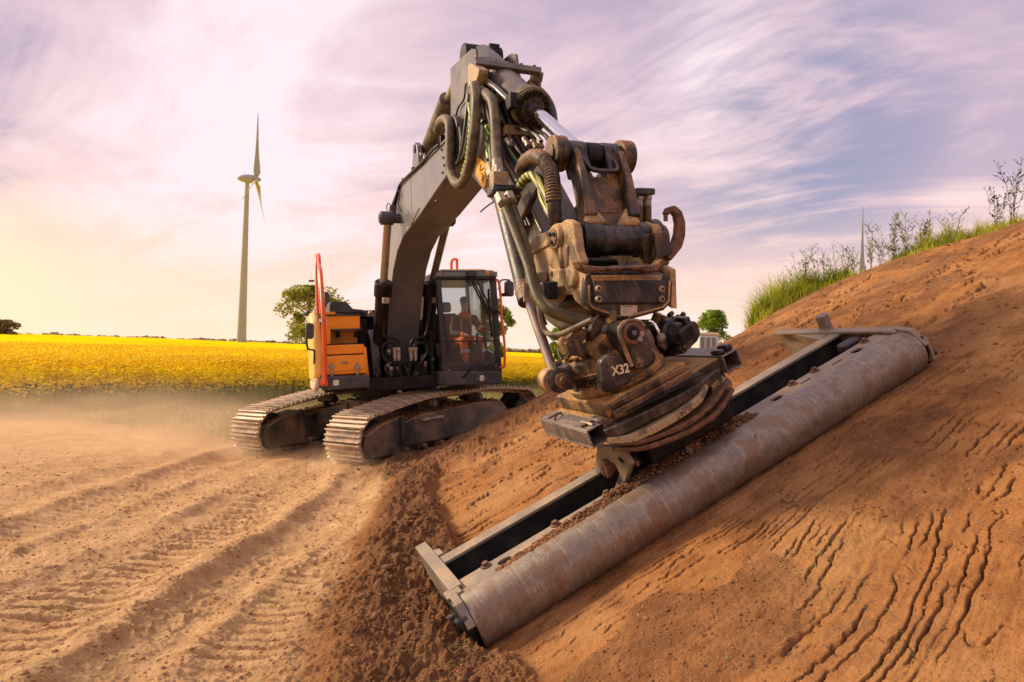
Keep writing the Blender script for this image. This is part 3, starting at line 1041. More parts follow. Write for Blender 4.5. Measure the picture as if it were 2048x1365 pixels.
# loose clods on the berm, the embankment and the track
def build_clods():
    rng = np.random.default_rng(21)
    n = 15000
    y = 2.3 + 10.5 * rng.random(n) ** 1.5
    x = toe(y) + rng.normal(-0.25, 0.42, n)
    P, s = ground_pts(x, y)
    k = (rng.random(n) < s[:, 0] ** 1.5 * np.clip(0.25 + 2.2 * pn(x * 2.3, y * 2.3, 7), 0.03, 1))
    P = P[k]
    r = 0.003 + 0.014 * rng.random(len(P)) ** 5 + rng.uniform(0.012, 0.035, len(P)) * (rng.random(len(P)) < 0.02)
    P[:, 2] += r * 0.2
    v, f = lumps(P, r, rng)
    np_mesh('soil_clods', v, f, M['moistclod'], 'dark crumbly clods heaped along the foot of the embankment')
    n = 34000
    px, py = rng.uniform(850, 2250, n), rng.uniform(480, 1500, n)
    Q = np.array([ray_hill(a, b) for a, b in zip(px, py)])
    k = (Q[:, 1] > 1.5) & (Q[:, 1] < yE(Q[:, 0]) + .1) & (Q[:, 0] < 9)
    Q = Q[k]
    P, s = ground_pts(Q[:, 0], Q[:, 1])
    k = rng.random(len(P)) < (0.03 + 0.35 * np.clip(pn(P[:, 0] * 1.7, P[:, 1] * 1.7, 9) + 0.1, 0, 1) + s[:, 0] ** 1.3)
    P = P[k]
    r = (0.0025 + 0.011 * rng.random(len(P)) ** 5) * np.clip(P[:, 1] / 4, 0.7, 2.0)
    v, f = lumps(P, r, rng)
    np_mesh('soil_crumbs', v, f, M['clod'], 'small earth crumbs scattered over the graded embankment')
    n = 12000
    y = 2.6 + 9 * rng.random(n)
    x = -y * rng.uniform(0.1, 0.85, n)
    P, s = ground_pts(x, y)
    P = P[rng.random(n) < 0.3 + 0.6 * s[:, 1]]
    r = 0.003 + 0.014 * rng.random(len(P)) ** 5
    v, f = lumps(P, r, rng)
    np_mesh('track_crumbs', v, f, mat_plain('dry_crumbs', (0.36, 0.19, 0.085), 0.95, 0.3, 5), 'dry earth crumbs lying on the dusty track')


build_clods()


# ------------------------------------------------------------------ vegetation
FD = np.array([0.57, 0.82])                       # direction of the field's near edge
FN = np.array([-0.82, 0.57])                      # into the field
F0 = np.array([-11.6, 15.6])


def build_field():
    rng = np.random.default_rng(3)

    def field_pts(n, d0, d1, pw, t0=-14, t1=70):
        t = rng.uniform(t0, t1, n)
        d = d0 + (d1 - d0) * rng.random(n) ** pw
        x = F0[0] + FD[0] * t + FN[0] * d
        y = F0[1] + FD[1] * t + FN[1] * d
        k = (y > 3) & (np.abs(x) < y * 0.95)
        # the strip right of the machine belongs to the same field
        return x[k], y[k], d[k]
    x, y, d = field_pts(14000, 0, 9, 1.6, -12, 40)
    P, _ = ground_pts(x, y)
    n = len(P)
    ht = rng.uniform(0.85, 1.3, n) * np.interp(d, [0, 0.8, 2.5], [0.62, 0.86, 1.0])
    vs, fs = [], []
    v, f = blades(P, ht, np.full(n, 0.010), rng.uniform(0.02, 0.16, n), rng)
    vs.append(v); fs.append(f)
    # leaves along the stems
    for k in range(3):
        Q = P.copy()
        Q[:, 2] += ht * rng.uniform(0.1, 0.6, n)
        v, f = blades(Q, rng.uniform(0.08, 0.17, n), np.full(n, 0.014), rng.uniform(0.6, 1.0, n), rng)
        vs.append(v); fs.append(f)
    off = 0
    F_ = []
    for v, f in zip(vs, fs):
        F_.append(f + off)
        off += len(v)
    np_mesh('rapeseed_stems', np.concatenate(vs), np.concatenate(F_), M['stem'], 'green stems at the near edge of the flowering rapeseed field')
    # flower heads
    FP, FR = [], []
    for k in range(7):
        q = P.copy()
        sp = 0.07 + 0.03 * k
        q[:, 0] += rng.normal(0, 0.07, n)
        q[:, 1] += rng.normal(0, 0.07, n)
        q[:, 2] += ht * np.clip(1.0 - np.abs(rng.normal(0, sp, n)), 0.58, 1.05)
        keep = rng.random(n) < np.interp(d, [0, 1, 3], [0.34, 0.8, 1.0])
        FP.append(q[keep]); FR.append(rng.uniform(0.026, 0.052, keep.sum()))
    x, y, d = field_pts(40000, 2, 40, 1.5, -14, 75)
    hz, _ = ground_pts(x, y)
    hz[:, 2] += rng.uniform(1.02, 1.22, len(hz))
    FP.append(hz); FR.append(rng.uniform(0.04, 0.075, len(hz)))
    P2, R2 = np.concatenate(FP), np.concatenate(FR)
    v, f = lumps(P2, R2 * 1.1, rng, OCT_V, OCT_F, 0.2, 0.55)
    np_mesh('rapeseed_flowers', v, f, M['flower'], 'bright yellow blossoms of the rapeseed field')
    # closed canopy farther in
    nu, nd = 240, 130
    t = np.linspace(-420, 520, nu)
    d = np.concatenate([[1.2, 1.8], np.geomspace(2.4, 430, nd - 2)])
    D, T_ = np.meshgrid(d, t, indexing='ij')
    x = F0[0] + FD[0] * T_ + FN[0] * D
    y = F0[1] + FD[1] * T_ + FN[1] * D
    z = field_rise(x, y) + 1.04 + 0.09 * fbm(x * 0.5, y * 0.5, 4, 5) + 0.20 * fbm(x * 0.05, y * 0.05, 3, 9)
    z = z - 0.30 * np.exp(-(((D + 0.02 * T_) % 24 - 12) / 0.9) ** 2) * (D > 14)
    z = z - 0.16 * np.exp(-D / 6) - np.where(D < 1.5, 0.35, 0)
    z = np.where(y < 0, 0.4, z)
    co = np.stack([x, y, z], -1).reshape(-1, 3)
    i, j = np.meshgrid(np.arange(nd - 1), np.arange(nu - 1), indexing='ij')
    q = np.stack([i * nu + j, i * nu + j + 1, (i + 1) * nu + j + 1, (i + 1) * nu + j], -1).reshape(-1, 4)
    m_ = bpy.data.materials.new('rapeseed_canopy')
    m_.use_nodes = True
    tn = NT(m_.node_tree)
    pos = tn.n('ShaderNodeNewGeometry').outputs['Position']
    a = tn.noise(pos, 9, 4, 0.7)
    b = tn.noise(tn.mapping(pos, (0.03, 0.03, 0.03)), 1.0, 4, 0.6)
    c = tn.mix(tn.mapr(a, 0.26, 0.42), (0.58, 0.44, 0.012), (0.88, 0.67, 0.006))
    c = tn.mix(tn.math('MULTIPLY', tn.mapr(b, 0.45, 0.65), 0.5), c, (0.62, 0.36, 0.012))
    bs = tn.n('ShaderNodeBsdfPrincipled')
    tn.put(bs.inputs['Base Color'], c)
    bs.inputs['Roughness'].default_value = 1.0
    bs.inputs['Specular IOR Level'].default_value = 0.0
    out = tn.n('ShaderNodeOutputMaterial')
    tn.link(bs.outputs[0], out.inputs[0])
    np_mesh('rapeseed_field', co, q, m_, 'yellow flowering rapeseed field stretching to the horizon', smooth=True)


build_field()


def build_grass():
    rng = np.random.default_rng(8)
    # dusty verge between track and field
    n = 60000
    t = rng.uniform(-14, 45, n)
    d = -0.6 - 6.8 * rng.random(n) ** 1.3 + 1.2
    x = F0[0] + FD[0] * t + FN[0] * d
    y = F0[1] + FD[1] * t + FN[1] * d
    P, s = ground_pts(x, y)
    k = (np.abs(x) < y * 0.95) & (s[:, 1] < 0.45) & (y > 4) & (rng.random(n) < 0.15 + s[:, 2])
    k &= ((x - S0[0]) ** 2 + (y - S0[1]) ** 2 > 2.6 ** 2)
    k &= P[:, 2] < 0.35 + np.where(y > 14, 3, 0)
    P = P[k]
    n = len(P)
    dd = d[k]
    v, f = blades(P, rng.uniform(0.05, 0.22, n) * np.interp(dd, [-6, -1, 0.5], [0.7, 1.3, 2.6]), rng.uniform(0.004, 0.009, n), rng.uniform(0.1, 0.8, n), rng)
    np_mesh('verge_grass', v, f, M['drygrass'], 'dusty grass between the track and the rapeseed field')
    # fresh grass on the crest of the embankment
    xs, ys = [], []
    n = 24000
    x = rng.uniform(3.55, 6.75, n)
    dens = np.interp(x, [3.55, 3.75, 4.1, 4.6, 5.0, 5.25, 5.35, 5.6, 5.75, 6.0, 6.3, 6.7], [0.3, 1, 1, 0.9, 0.7, 0.35, 0.05, 0.05, 0.8, 1.0, 0.6, 0.4])
    k = rng.random(n) < dens * (0.55 + 1.2 * pn(x * 3.1, x * 0 + 3, 4))
    x = x[k]
    y = yE(x) + rng.normal(0.02, 0.16, len(x))
    P, s = ground_pts(x, y, -0.01)
    hmul = np.interp(x, [3.5, 4.0, 4.6, 5.2, 5.6, 5.9, 6.2, 6.7], [1.5, 2.0, 1.4, 0.7, 0.3, 1.3, 1.1, 0.6]) * (0.7 + 0.9 * np.abs(pn(x * 4, y * 4, 6)))
    n = len(P)
    hg = rng.uniform(0.10, 0.40, n) * hmul * np.where(y > yE(x) - 0.12, 1.0, 0.45)
    v, f = blades(P, hg, rng.uniform(0.003, 0.006, n), rng.uniform(0.15, 0.85, n), rng)
    np_mesh('crest_grass', v, f, M['grass'], 'fresh green grass growing along the crest of the embankment')
    # scraps of grass and roots dropped on the earth
    n = 1500
    px, py = rng.uniform(0, 2048, n), rng.uniform(930, 1480, n)
    x, y = [], []
    for a, b in zip(px, py):
        if a > 900:
            q = ray_hill(a, b)
        else:
            d_ = ray(a, b)
            q = CAM + d_ * (-1.8 / d_[2])
        x.append(q[0]); y.append(q[1])
    x, y = np.array(x), np.array(y)
    clump = pn(x * 1.6, y * 1.6, 55) > np.where(px > 950, 0.30, 0.14)
    clump |= rng.random(n) < 0.03
    x, y = x[clump], y[clump]
    xs = np.concatenate([x + rng.normal(0, 0.06, len(x)) for _ in range(7)])
    ys = np.concatenate([y + rng.normal(0, 0.05, len(y)) for _ in range(7)])
    P, s = ground_pts(xs, ys, 0.004)
    n = len(P)
    v, f = blades(P, rng.uniform(0.03, 0.11, n), rng.uniform(0.0010, 0.0026, n), rng.uniform(0.85, 1.0, n), rng, 0.16)
    np_mesh('grass_scraps', v, f, M['straw'], 'scraps of grass and straw lying on the bare earth')


build_grass()


def weed(name, frame, h, rng, dark=False, spread=0.22, nst=7, seedr=0.007):
    mb = MB()
    tops = []
    for i in range(nst):
        a = rng.uniform(0, 6.28)
        sp = rng.uniform(0.1, 1.0) * spread
        hh = h * rng.uniform(0.55, 1.0)
        p = [np.array([0.02 * math.cos(a), 0.02 * math.sin(a), -0.03])]
        for k in range(1, 5):
            tt = k / 4
            p.append(np.array([math.cos(a + 0.3 * tt) * sp * tt ** 1.5, math.sin(a + 0.3 * tt) * sp * tt ** 1.5, hh * tt]) + rng.normal(0, 0.012, 3))
        mb.tube(p, 0.0028, 3, 2)
        for k in range(5):
            j = rng.integers(2, 5)
            b = p[j - 1] * 0.4 + p[j] * 0.6
            a2 = rng.uniform(0, 6.28)
            ln = rng.uniform(0.04, 0.13)
            e = b + np.array([math.cos(a2) * ln * 0.7, math.sin(a2) * ln * 0.7, ln * 0.9])
            mb.tube([b, e], 0.0018, 3, 1)
            tops.append(e)
            for w in range(2):
                f = b + (e - b) * (0.35 + 0.22 * w)
                mb.ball(f + rng.normal(0, 0.010, 3), seedr * rng.uniform(0.6, 1.2), 4)
        tops.append(p[-1])
        for w in range(6):
            z0 = p[rng.integers(1, 4)] + rng.normal(0, 0.02, 3)
            a3 = rng.uniform(0, 6.28)
            l3 = rng.uniform(0.04, 0.10)
            d = np.array([math.cos(a3), math.sin(a3), 0.5]) * l3
            s_ = np.array([-math.sin(a3), math.cos(a3), 0]) * l3 * 0.16
            mb.add([z0, z0 + d * 0.5 + s_, z0 + d, z0 + d * 0.5 - s_], [(0, 1, 2, 3)])
    for e in tops:
        mb.ball(e, seedr * 1.3, 4)
    o = part(name, mb, M['weeddark'] if dark else M['weed'], None, None, smooth=0)
    o.matrix_world = frame
    return o


def build_weeds():
    rng = np.random.default_rng(17)
    spots = [(1562, 598, .70), (1585, 585, .95), (1608, 578, .98), (1628, 570, 1.0), (1652, 560, .8), (1672, 552, .85), (1692, 545, .6), (1716, 540, .55),
             (1738, 528, .95), (1758, 520, .60), (1778, 515, .90), (1796, 508, 1.0), (1812, 502, .95), (1832, 495, .62), (1852, 488, .95), (1872, 478, .6)]
    place = ['at the lower end of the grassy crest', 'second from the lower end of the crest', 'third from the lower end of the crest', 'fourth from the lower end of the crest',
             'left of the distant turbine blade', 'just left of the distant turbine blade', 'in front of the distant turbine blade', 'just right of the distant turbine blade',
             'with tall straight stem right of the turbine blade', 'low one between two taller weeds on the crest', 'left of the tallest crest weed', 'tallest one on the middle of the crest',
             'right beside the tallest crest weed', 'low one where the crest grass thins out', 'slender one above the bare earth edge', 'short last one before the bare crest gap']
    for (px, py, h), pl in zip(spots, place):
        q = ray_hill(px, py)
        x = q[0]
        y = float(yE(np.array([x]))[0]) + rng.uniform(-0.1, 0.12)
        z = float(terrain(np.array([x]), np.array([y]))[0][0])
        hh = h * 0.80
        o = weed('weed', Matrix.Translation((x, y, z)), hh, rng, spread=rng.uniform(0.10, 0.26), nst=int(rng.integers(5, 9)))
        tag(o, 'dry flowering weed ' + pl, 'weed', 'weeds along the crest of the embankment')
    for px, py, h, sp, lab in ((2012, 447, 0.86, 0.30, 'dark branching weed bent to the left at the high end of the crest'), (2052, 436, 1.02, 0.24, 'tall dark branching weed at the right edge of the crest')):
        q = ray_hill(px, py)
        x = q[0]
        y = float(yE(np.array([x]))[0]) - 0.05
        z = float(terrain(np.array([x]), np.array([y]))[0][0])
        o = weed('weed', Matrix.Translation((x, y, z)), h, rng, True, sp, 8, 0.008)
        tag(o, lab, 'weed', 'weeds along the crest of the embankment')


build_weeds()


def tree(name, X, Y, z0, height, crown_w, label, seed, mat, nleaf=5200, leaf=0.16, conical=False, lumps_n=26, bottom=0.22, group='trees beyond the rapeseed field'):
    rng = np.random.default_rng(seed)
    fr = Frame((X, Y, z0), (1, 0, 0), (0, 1, 0), (0, 0, 1))
    root = thing(name, label, 'tree', fr, group)
    mb = MB()
    mb.tube([(0, 0, -0.3), (0.05, 0, height * 0.25), (-0.04, 0.05, height * 0.55), (0, 0, height * 0.85)], 0.022 * height, 7, 3)
    for i in range(9):
        a = rng.uniform(0, 6.28)
        h0 = height * rng.uniform(0.25, 0.6)
        r = crown_w * rng.uniform(0.2, 0.42) * (0.3 if conical else 1.0)
        mb.tube([(0, 0, h0), (math.cos(a) * r * 0.5, math.sin(a) * r * 0.5, h0 + r * 0.5), (math.cos(a) * r, math.sin(a) * r, h0 + r * 0.8)], 0.008 * height, 5, 2)
    part('trunk', mb, M['bark'], root, fr)
    C, Rr = [], []
    for i in range(lumps_n):
        a = rng.uniform(0, 6.28)
        t = rng.uniform(0, 1)
        zz = height * (bottom + (1 - bottom) * t)
        prof = (1 - t) ** 0.8 + 0.08 if conical else math.sqrt(max(0.02, 1 - (2 * t - 0.9) ** 2))
        rr = crown_w * 0.5 * prof * rng.uniform(0.35, 0.92)
        C.append((math.cos(a) * rr, math.sin(a) * rr, zz))
        Rr.append(crown_w * rng.uniform(0.10, 0.19) * (0.75 if conical else 1.0))
    C, Rr = np.array(C), np.array(Rr)
    k = rng.integers(0, lumps_n, nleaf)
    d = rng.normal(0, 1, (nleaf, 3))
    d /= np.linalg.norm(d, axis=1)[:, None]
    P = C[k] + d * (Rr[k] * rng.random(nleaf) ** 0.4)[:, None] * np.array([1, 1, 0.85])
    P[:, 2] = np.minimum(P[:, 2], height)
    n_ = rng.normal(0, 1, (nleaf, 3))
    n_ /= np.linalg.norm(n_, axis=1)[:, None]
    e1 = np.cross(n_, rng.normal(0, 1, (nleaf, 3)))
    e1 /= np.linalg.norm(e1, axis=1)[:, None]
    e2 = np.cross(n_, e1)
    s = leaf * rng.uniform(0.6, 1.3, (nleaf, 1))
    v = np.stack([P - e1 * s, P + e2 * s * 0.6, P + e1 * s, P - e2 * s * 0.6], 1).reshape(-1, 3)
    f = (np.array([0, 1, 2, 3])[None] + (np.arange(nleaf) * 4)[:, None])
    o = np_mesh('crown', v, f, mat, None, None)
    o.parent = root
    return root


def at(px, py, depth):
    q = CAM + ray(px, py) * depth
    return q


def build_trees():
    def put(px, base_depth, top_y, width_px, *a, **k):
        q = at(px, 690, base_depth)
        top = at(px, top_y, base_depth)[2]
        z0 = float(field_rise(np.array([q[0]]), np.array([q[1]]))[0])
        tree('tree', q[0], q[1], z0, top - z0, width_px / F * base_depth, *a, **k)
    put(616, 62, 572, 142, 'round broadleaf tree behind the orange toolbox of the excavator', 1, M['leaf'], nleaf=5600, leaf=0.15, bottom=0.28, lumps_n=26)
    put(988, 66, 598, 82, 'dark green tree peeking out behind the right side of the cab', 2, M['leaf2'], nleaf=4200, leaf=0.18, bottom=0.2)
    put(1122, 64, 640, 60, 'small light green tree behind the dusty rotator housing', 3, M['leaf2'], nleaf=3000, leaf=0.15, bottom=0.25)
    put(1427, 70, 622, 125, 'pointed bright green tree rising behind the van', 4, M['leaf2'], nleaf=5000, leaf=0.16, conical=True, lumps_n=44, bottom=0.12)
    put(-22, 190, 636, 52, 'brownish bush at the far left end of the field', 5, M['leaf3'], nleaf=2600, leaf=0.5, bottom=0.05)
    put(12, 195, 642, 46, 'low brownish bush beside the far left bush', 6, M['leaf3'], nleaf=2200, leaf=0.45, bottom=0.05)
    # far wood line
    rng = np.random.default_rng(44)
    n = 2600
    a = rng.uniform(R_(-44), R_(44), n)
    r = rng.uniform(900, 1000, n)
    P = np.stack([r * np.sin(a), r * np.cos(a), rng.uniform(0, 3.5, n) + 2.0 * pn(a * 30, a * 0, 4)], -1)
    v, f = lumps(P, rng.uniform(2.5, 5, n), rng)
    np_mesh('far_woods', v, f, M['leaf3'], 'low dark line of woods on the horizon')


build_trees()


# ------------------------------------------------------------------ wind turbines
def turbine(px_hub, py_hub, py_base, depth, label, rot, yaw_deg, px_base=None):
    hub = at(px_hub, py_hub, depth)
    pb = at(px_base or px_hub, py_base, depth)
    base = np.array([pb[0], pb[1], 0.0])
    H = hub[2]
    fr = Frame((base[0], base[1], 0), (1, 0, 0), (0, 1, 0), (0, 0, 1))
    root = thing('wind_turbine', label, 'wind turbine', fr, 'wind turbines')
    mb = MB().lathe((0, 0, -1), (0, 0, H - 1.2), [(0, 1.75), (0.25, 1.45), (0.6, 1.1), (1, 0.75)], 24)
    part('tower', mb, M['turbine'], root, fr)
    ax = np.array([math.cos(R_(yaw_deg)), math.sin(R_(yaw_deg)), 0])
    c = np.array([0, 0, H])
    mb = MB().lathe(c - ax * 3.6, c + ax * 5.0, [(0, 0.1), (0.06, 0.7), (0.2, 1.25), (0.45, 1.6), (0.7, 1.5), (0.86, 0.95), (0.96, 0.4), (1, 0.05)], 20)
    part('nacelle', mb, M['turbine'], root, fr)
    mb = MB()
    mb.tube([c - ax * 1.0 + np.array([0, 0, 1.4]), c - ax * 1.0 + np.array([0, 0, 2.7])], 0.09, 5, 1)
    part('mast', mb, M['turbine'], root, fr)
    hc = c + ax * 2.9
    e1 = np.array([0, 0, 1.0])
    e2 = np.cross(ax, e1)
    for k in range(3):
        a = R_(rot + 120 * k)
        d = e1 * math.cos(a) + e2 * math.sin(a)
        s = np.cross(d, ax)
        # chord tapers, blade twists from almost flat at the root
        secs = [(0.9, 1.1, 0.7, 60), (2.6, 2.7, 0.6, 54), (5, 2.6, 0.5, 46), (9, 1.9, 0.38, 36), (15, 1.35, 0.28, 26), (21, 0.9, 0.18, 20), (24.5, 0.45, 0.1, 18)]
        mb = MB()
        vs, fs = [], []
        for r, ch, th, tw in secs:
            ct = s * math.cos(R_(tw)) + ax * math.sin(R_(tw))
            nt = np.cross(d, ct)
            for q, w in ((-0.35, 0), (-0.1, 0.5), (0.3, 0.3), (0.65, 0), (0.3, -0.3), (-0.1, -0.5)):
                vs.append(hc + d * r + ct * ch * q + nt * th * w)
        for i in range(len(secs) - 1):
            for j in range(6):
                fs.append((i * 6 + j, i * 6 + (j + 1) % 6, (i + 1) * 6 + (j + 1) % 6, (i + 1) * 6 + j))
        fs.append(tuple(range((len(secs) - 1) * 6, len(secs) * 6)))
        mb.add(vs, fs)
        part('blade', mb, M['turbine'], root, fr)
    return root


turbine(501, 357, 679, 250, 'grey wind turbine standing in the yellow rapeseed field', 0, 10, 483)
turbine(1699, 575, 660, 208, 'far wind turbine of which one upright blade shows behind the grassy crest', 0, -24)


# ------------------------------------------------------------------ van beyond the embankment
def build_van():
    d = 46
    q = at(1412, 668, d)
    fr = Frame((q[0], q[1], 0), (1, 0, 0), (0, 1, 0), (0, 0, 1))
    root = thing('van', 'white van with cream roof partly hidden behind the embankment', 'van', fr)
    h = q[2]
    hw = 21 / F * d
    part('body', MB().prism([(-hw, 0.5), (hw + 1.6, 0.5), (hw + 1.5, h * 0.5), (hw, h * 0.62), (hw - 0.15, h - 0.12), (-hw, h - 0.12)], -0.95, 0.95, 1), M['van'], root, fr, 0.06)
    part('roof', MB().box((-hw - 0.03, -1.0, h - 0.12), (hw - 0.1, 1.0, h + 0.06)), M['vanroof'], root, fr, 0.05)
    for i in range(3):
        w = (2 * hw - 0.3) / 3
        part('window', MB().box((-hw + 0.1 + i * w, -0.975, h * 0.62), (-hw + i * w + w - 0.02, -0.955, h - 0.28)), M['vanglass'], root, fr)
    for sx in (-hw + 0.6, hw + 0.7):
        for sy in (-0.9, 0.7):
            part('wheel', MB().cyl((sx, sy, 0.36), (sx, sy + 0.22, 0.36), 0.36, n=20), M['rubber'], root, fr)


build_van()


# ================================================================== excavator
EX_ = thing('excavator', 'large crawler excavator with black cab, orange toolbox and grey boom reaching over the embankment', 'excavator', UF)


def ep(name, mb, mat, parent=None, bevel=0.0, frame=UF, **k):
    return part(name, mb, M[mat] if isinstance(mat, str) else mat, parent or EX_, frame, bevel, **k)


def sl_(pts, l):                     # image outline on a plane l = const -> (s, z)
    return UF.pl(1, pts, l)


def ss_(pts, s):                     # image outline on a plane s = const -> (l, z)
    return UF.pl(0, pts, s)


def U3(px, py, l):
    return UF.on(1, px, py, l)


def U3s(px, py, s):
    return UF.on(0, px, py, s)


# ------------------------------------------------------------------ undercarriage
def build_tracks():
    trackM = []
    # closed path of the chain in (y, z): front is -y
    def path():
        pts = []
        for a in np.linspace(90, 270, 13):          # front idler
            pts.append((-1.95 + 0.40 * math.cos(R_(a)), 0.42 + 0.40 * math.sin(R_(a))))
        for y in (-1.4, -0.7, 0, 0.7, 1.4):
            pts.append((y, 0.02))
        for a in np.linspace(-90, 90, 13):
            pts.append((1.95 + 0.42 * math.cos(R_(a)), 0.46 + 0.42 * math.sin(R_(a))))
        pts += [(1.3, 0.96), (0.75, 1.0), (0.2, 0.985), (-0.3, 1.0), (-0.75, 0.985), (-1.3, 0.92)]
        return np.array(pts)
    P = path()
    Q = np.vstack([P, P[:1]])
    Lc = np.concatenate([[0], np.cumsum(np.linalg.norm(np.diff(Q, axis=0), axis=1))])
    n = 50
    pitch_ = Lc[-1] / n
    # one shoe: plate with three bars
    sh = MB()
    w = 0.40
    sh.box((-w, -pitch_ * 0.47, -0.012), (w, pitch_ * 0.47, 0.012))
    for yy, hh in ((-0.40, 0.042), (0.0, 0.034), (0.40, 0.034)):
        y0 = yy * pitch_
        sh.prism([(y0 - 0.018, 0.012), (y0 + 0.018, 0.012), (y0 + 0.011, 0.012 + hh), (y0 - 0.011, 0.012 + hh)], -w, w, 0)
    for xx in (-0.12, 0.12):
        sh.box((xx - 0.035, -pitch_ * 0.45, -0.075), (xx + 0.035, pitch_ * 0.45, -0.012))
    shoe_me = sh.mesh('track_shoe', M['shoe'], None, 30)
    for sx in (1.27, -1.27):
        tr = ep('track', MB().box((sx - 0.11, -1.6, 0.30), (sx + 0.11, 1.6, 0.36)), 'blacksteel', frame=XF)
        for i in range(n):
            s0 = (i + 0.5) * pitch_
            y = np.interp(s0, Lc, Q[:, 0]); z = np.interp(s0, Lc, Q[:, 1])
            y2 = np.interp(s0 + 0.02, Lc, Q[:, 0]); z2 = np.interp(s0 + 0.02, Lc, Q[:, 1])
            y1 = np.interp(s0 - 0.02, Lc, Q[:, 0]); z1 = np.interp(s0 - 0.02, Lc, Q[:, 1])
            t = np.array([0, y2 - y1, z2 - z1]); t /= np.linalg.norm(t)
            nrm = np.array([0, t[2], -t[1]])
            xx = np.cross(t, nrm)
            Ms = Matrix([[xx[0], t[0], nrm[0], sx], [xx[1], t[1], nrm[1], y], [xx[2], t[2], nrm[2], z], [0, 0, 0, 1]])
            o = bpy.data.objects.new('track_shoe', shoe_me)
            COL.objects.link(o)
            o.parent = tr
            o.matrix_basis = ROOTM[EX_.name].inverted() @ XF.M @ Ms
        # side frame
        fr = MB()
        fr.prism([(-1.35, 0.22), (1.5, 0.22), (1.6, 0.45), (1.3, 0.72), (0.6, 0.76), (-0.9, 0.70), (-1.35, 0.62)], sx - 0.27, sx + 0.27, 0)
        f_ = ep('track_frame', fr, 'trackframe', tr, 0.025, XF)
        ep('idler_guard', MB().prism([(-2.12, 0.16), (-1.42, 0.12), (-1.34, 0.30), (-1.36, 0.74), (-1.85, 0.66), (-2.16, 0.52), (-2.2, 0.34)], sx - 0.31, sx + 0.31, 0), 'trackframe', tr, 0.03, XF)
        ep('guard_rib', MB().box((sx + 0.31, -1.44, 0.14), (sx + 0.335, -1.36, 0.74)), 'trackframe', tr, 0.008, XF)
        ep('step', MB().box((sx + 0.275, -0.95, 0.60), (sx + 0.36, -0.45, 0.64)), 'shoe', tr, 0.008, XF)
        rg = np.random.default_rng(int(50 + sx * 10))
        yy = rg.uniform(-1.35, 1.3, 700)
        zz = np.interp(yy, [-1.35, -0.9, 0.6, 1.3], [0.62, 0.70, 0.76, 0.72]) + 0.05 * rg.random(700) * np.abs(pn(yy * 4, yy * 0, 3)) * 2
        v_, f3 = lumps(np.stack([sx + rg.uniform(-0.25, 0.25, 700), yy, zz], -1), rg.uniform(0.015, 0.045, 700), rg, squash=0.5)
        mb_ = MB()
        mb_.v, mb_.f = [tuple(a) for a in v_], [tuple(a) for a in f3]
        ep('carried_soil', mb_, 'moistclod', tr, frame=XF, kind='stuff', smooth=0)
        ep('idler', MB().cyl((sx - 0.16, -1.95, 0.42), (sx + 0.16, -1.95, 0.42), 0.33, n=28), 'blacksteel', tr, 0.02, XF)
        ep('sprocket', MB().cyl((sx - 0.06, 1.95, 0.46), (sx + 0.06, 1.95, 0.46), 0.35, n=28).cyl((sx - 0.2, 1.95, 0.46), (sx + 0.3, 1.95, 0.46), 0.24, n=24), 'blacksteel', tr, 0.02, XF)
        for k in range(7):
            y = -1.28 + k * 0.43
            ep('bottom_roller', MB().cyl((sx - 0.2, y, 0.16), (sx + 0.2, y, 0.16), 0.095, n=16).cyl((sx - 0.3, y, 0.16), (sx + 0.3, y, 0.16), 0.05, n=12), 'trackframe', tr, 0.01, XF)
        for y in (-0.62, 0.62):
            ep('carrier_roller', MB().cyl((sx - 0.16, y, 0.86), (sx + 0.30, y, 0.86), 0.075, n=18).cyl((sx + 0.30, y, 0.86), (sx + 0.33, y, 0.86), 0.055, n=14).box((sx - 0.03, y - 0.06, 0.66), (sx + 0.03, y + 0.06, 0.86)), 'trackframe', tr, 0.008, XF)
    # car body between the tracks
    cb = MB()
    cb.prism([(-0.75, 0.42), (0.75, 0.42), (0.72, 0.86), (-0.72, 0.86)], -0.7, 0.7, 1)
    for sy in (-1, 1):
        for sx in (-1, 1):
            cb.add([(sx * 0.5, sy * 0.45, 0.45), (sx * 0.5, sy * 0.75, 0.45), (sx * 1.05, sy * 1.05, 0.42), (sx * 1.05, sy * 0.65, 0.42),
                    (sx * 0.5, sy * 0.45, 0.84), (sx * 0.5, sy * 0.75, 0.82), (sx * 1.05, sy * 1.05, 0.68), (sx * 1.05, sy * 0.65, 0.70)],
                   [(0, 1, 2, 3), (4, 5, 6, 7), (0, 1, 5, 4), (1, 2, 6, 5), (2, 3, 7, 6), (3, 0, 4, 7)])
    ep('car_body', cb, 'trackframe', None, 0.03, XF)
    tt = ep('turntable', MB().lathe((0, 0, 0.84), (0, 0, 1.13), [(0, 0.66), (0.42, 0.66), (0.43, 0.80), (0.66, 0.80), (0.67, 0.83), (1, 0.83)], 48), 'blacksteel', frame=XF)
    bt = MB()
    for i in range(36):
        a = 2 * math.pi * i / 36
        bt.cyl((0.755 * math.cos(a), 0.755 * math.sin(a), 0.945), (0.755 * math.cos(a), 0.755 * math.sin(a), 0.965 - 0.05), 0.018, n=6)
    ep('bolt_ring', bt, 'blacksteel', tt, frame=XF)


build_tracks()


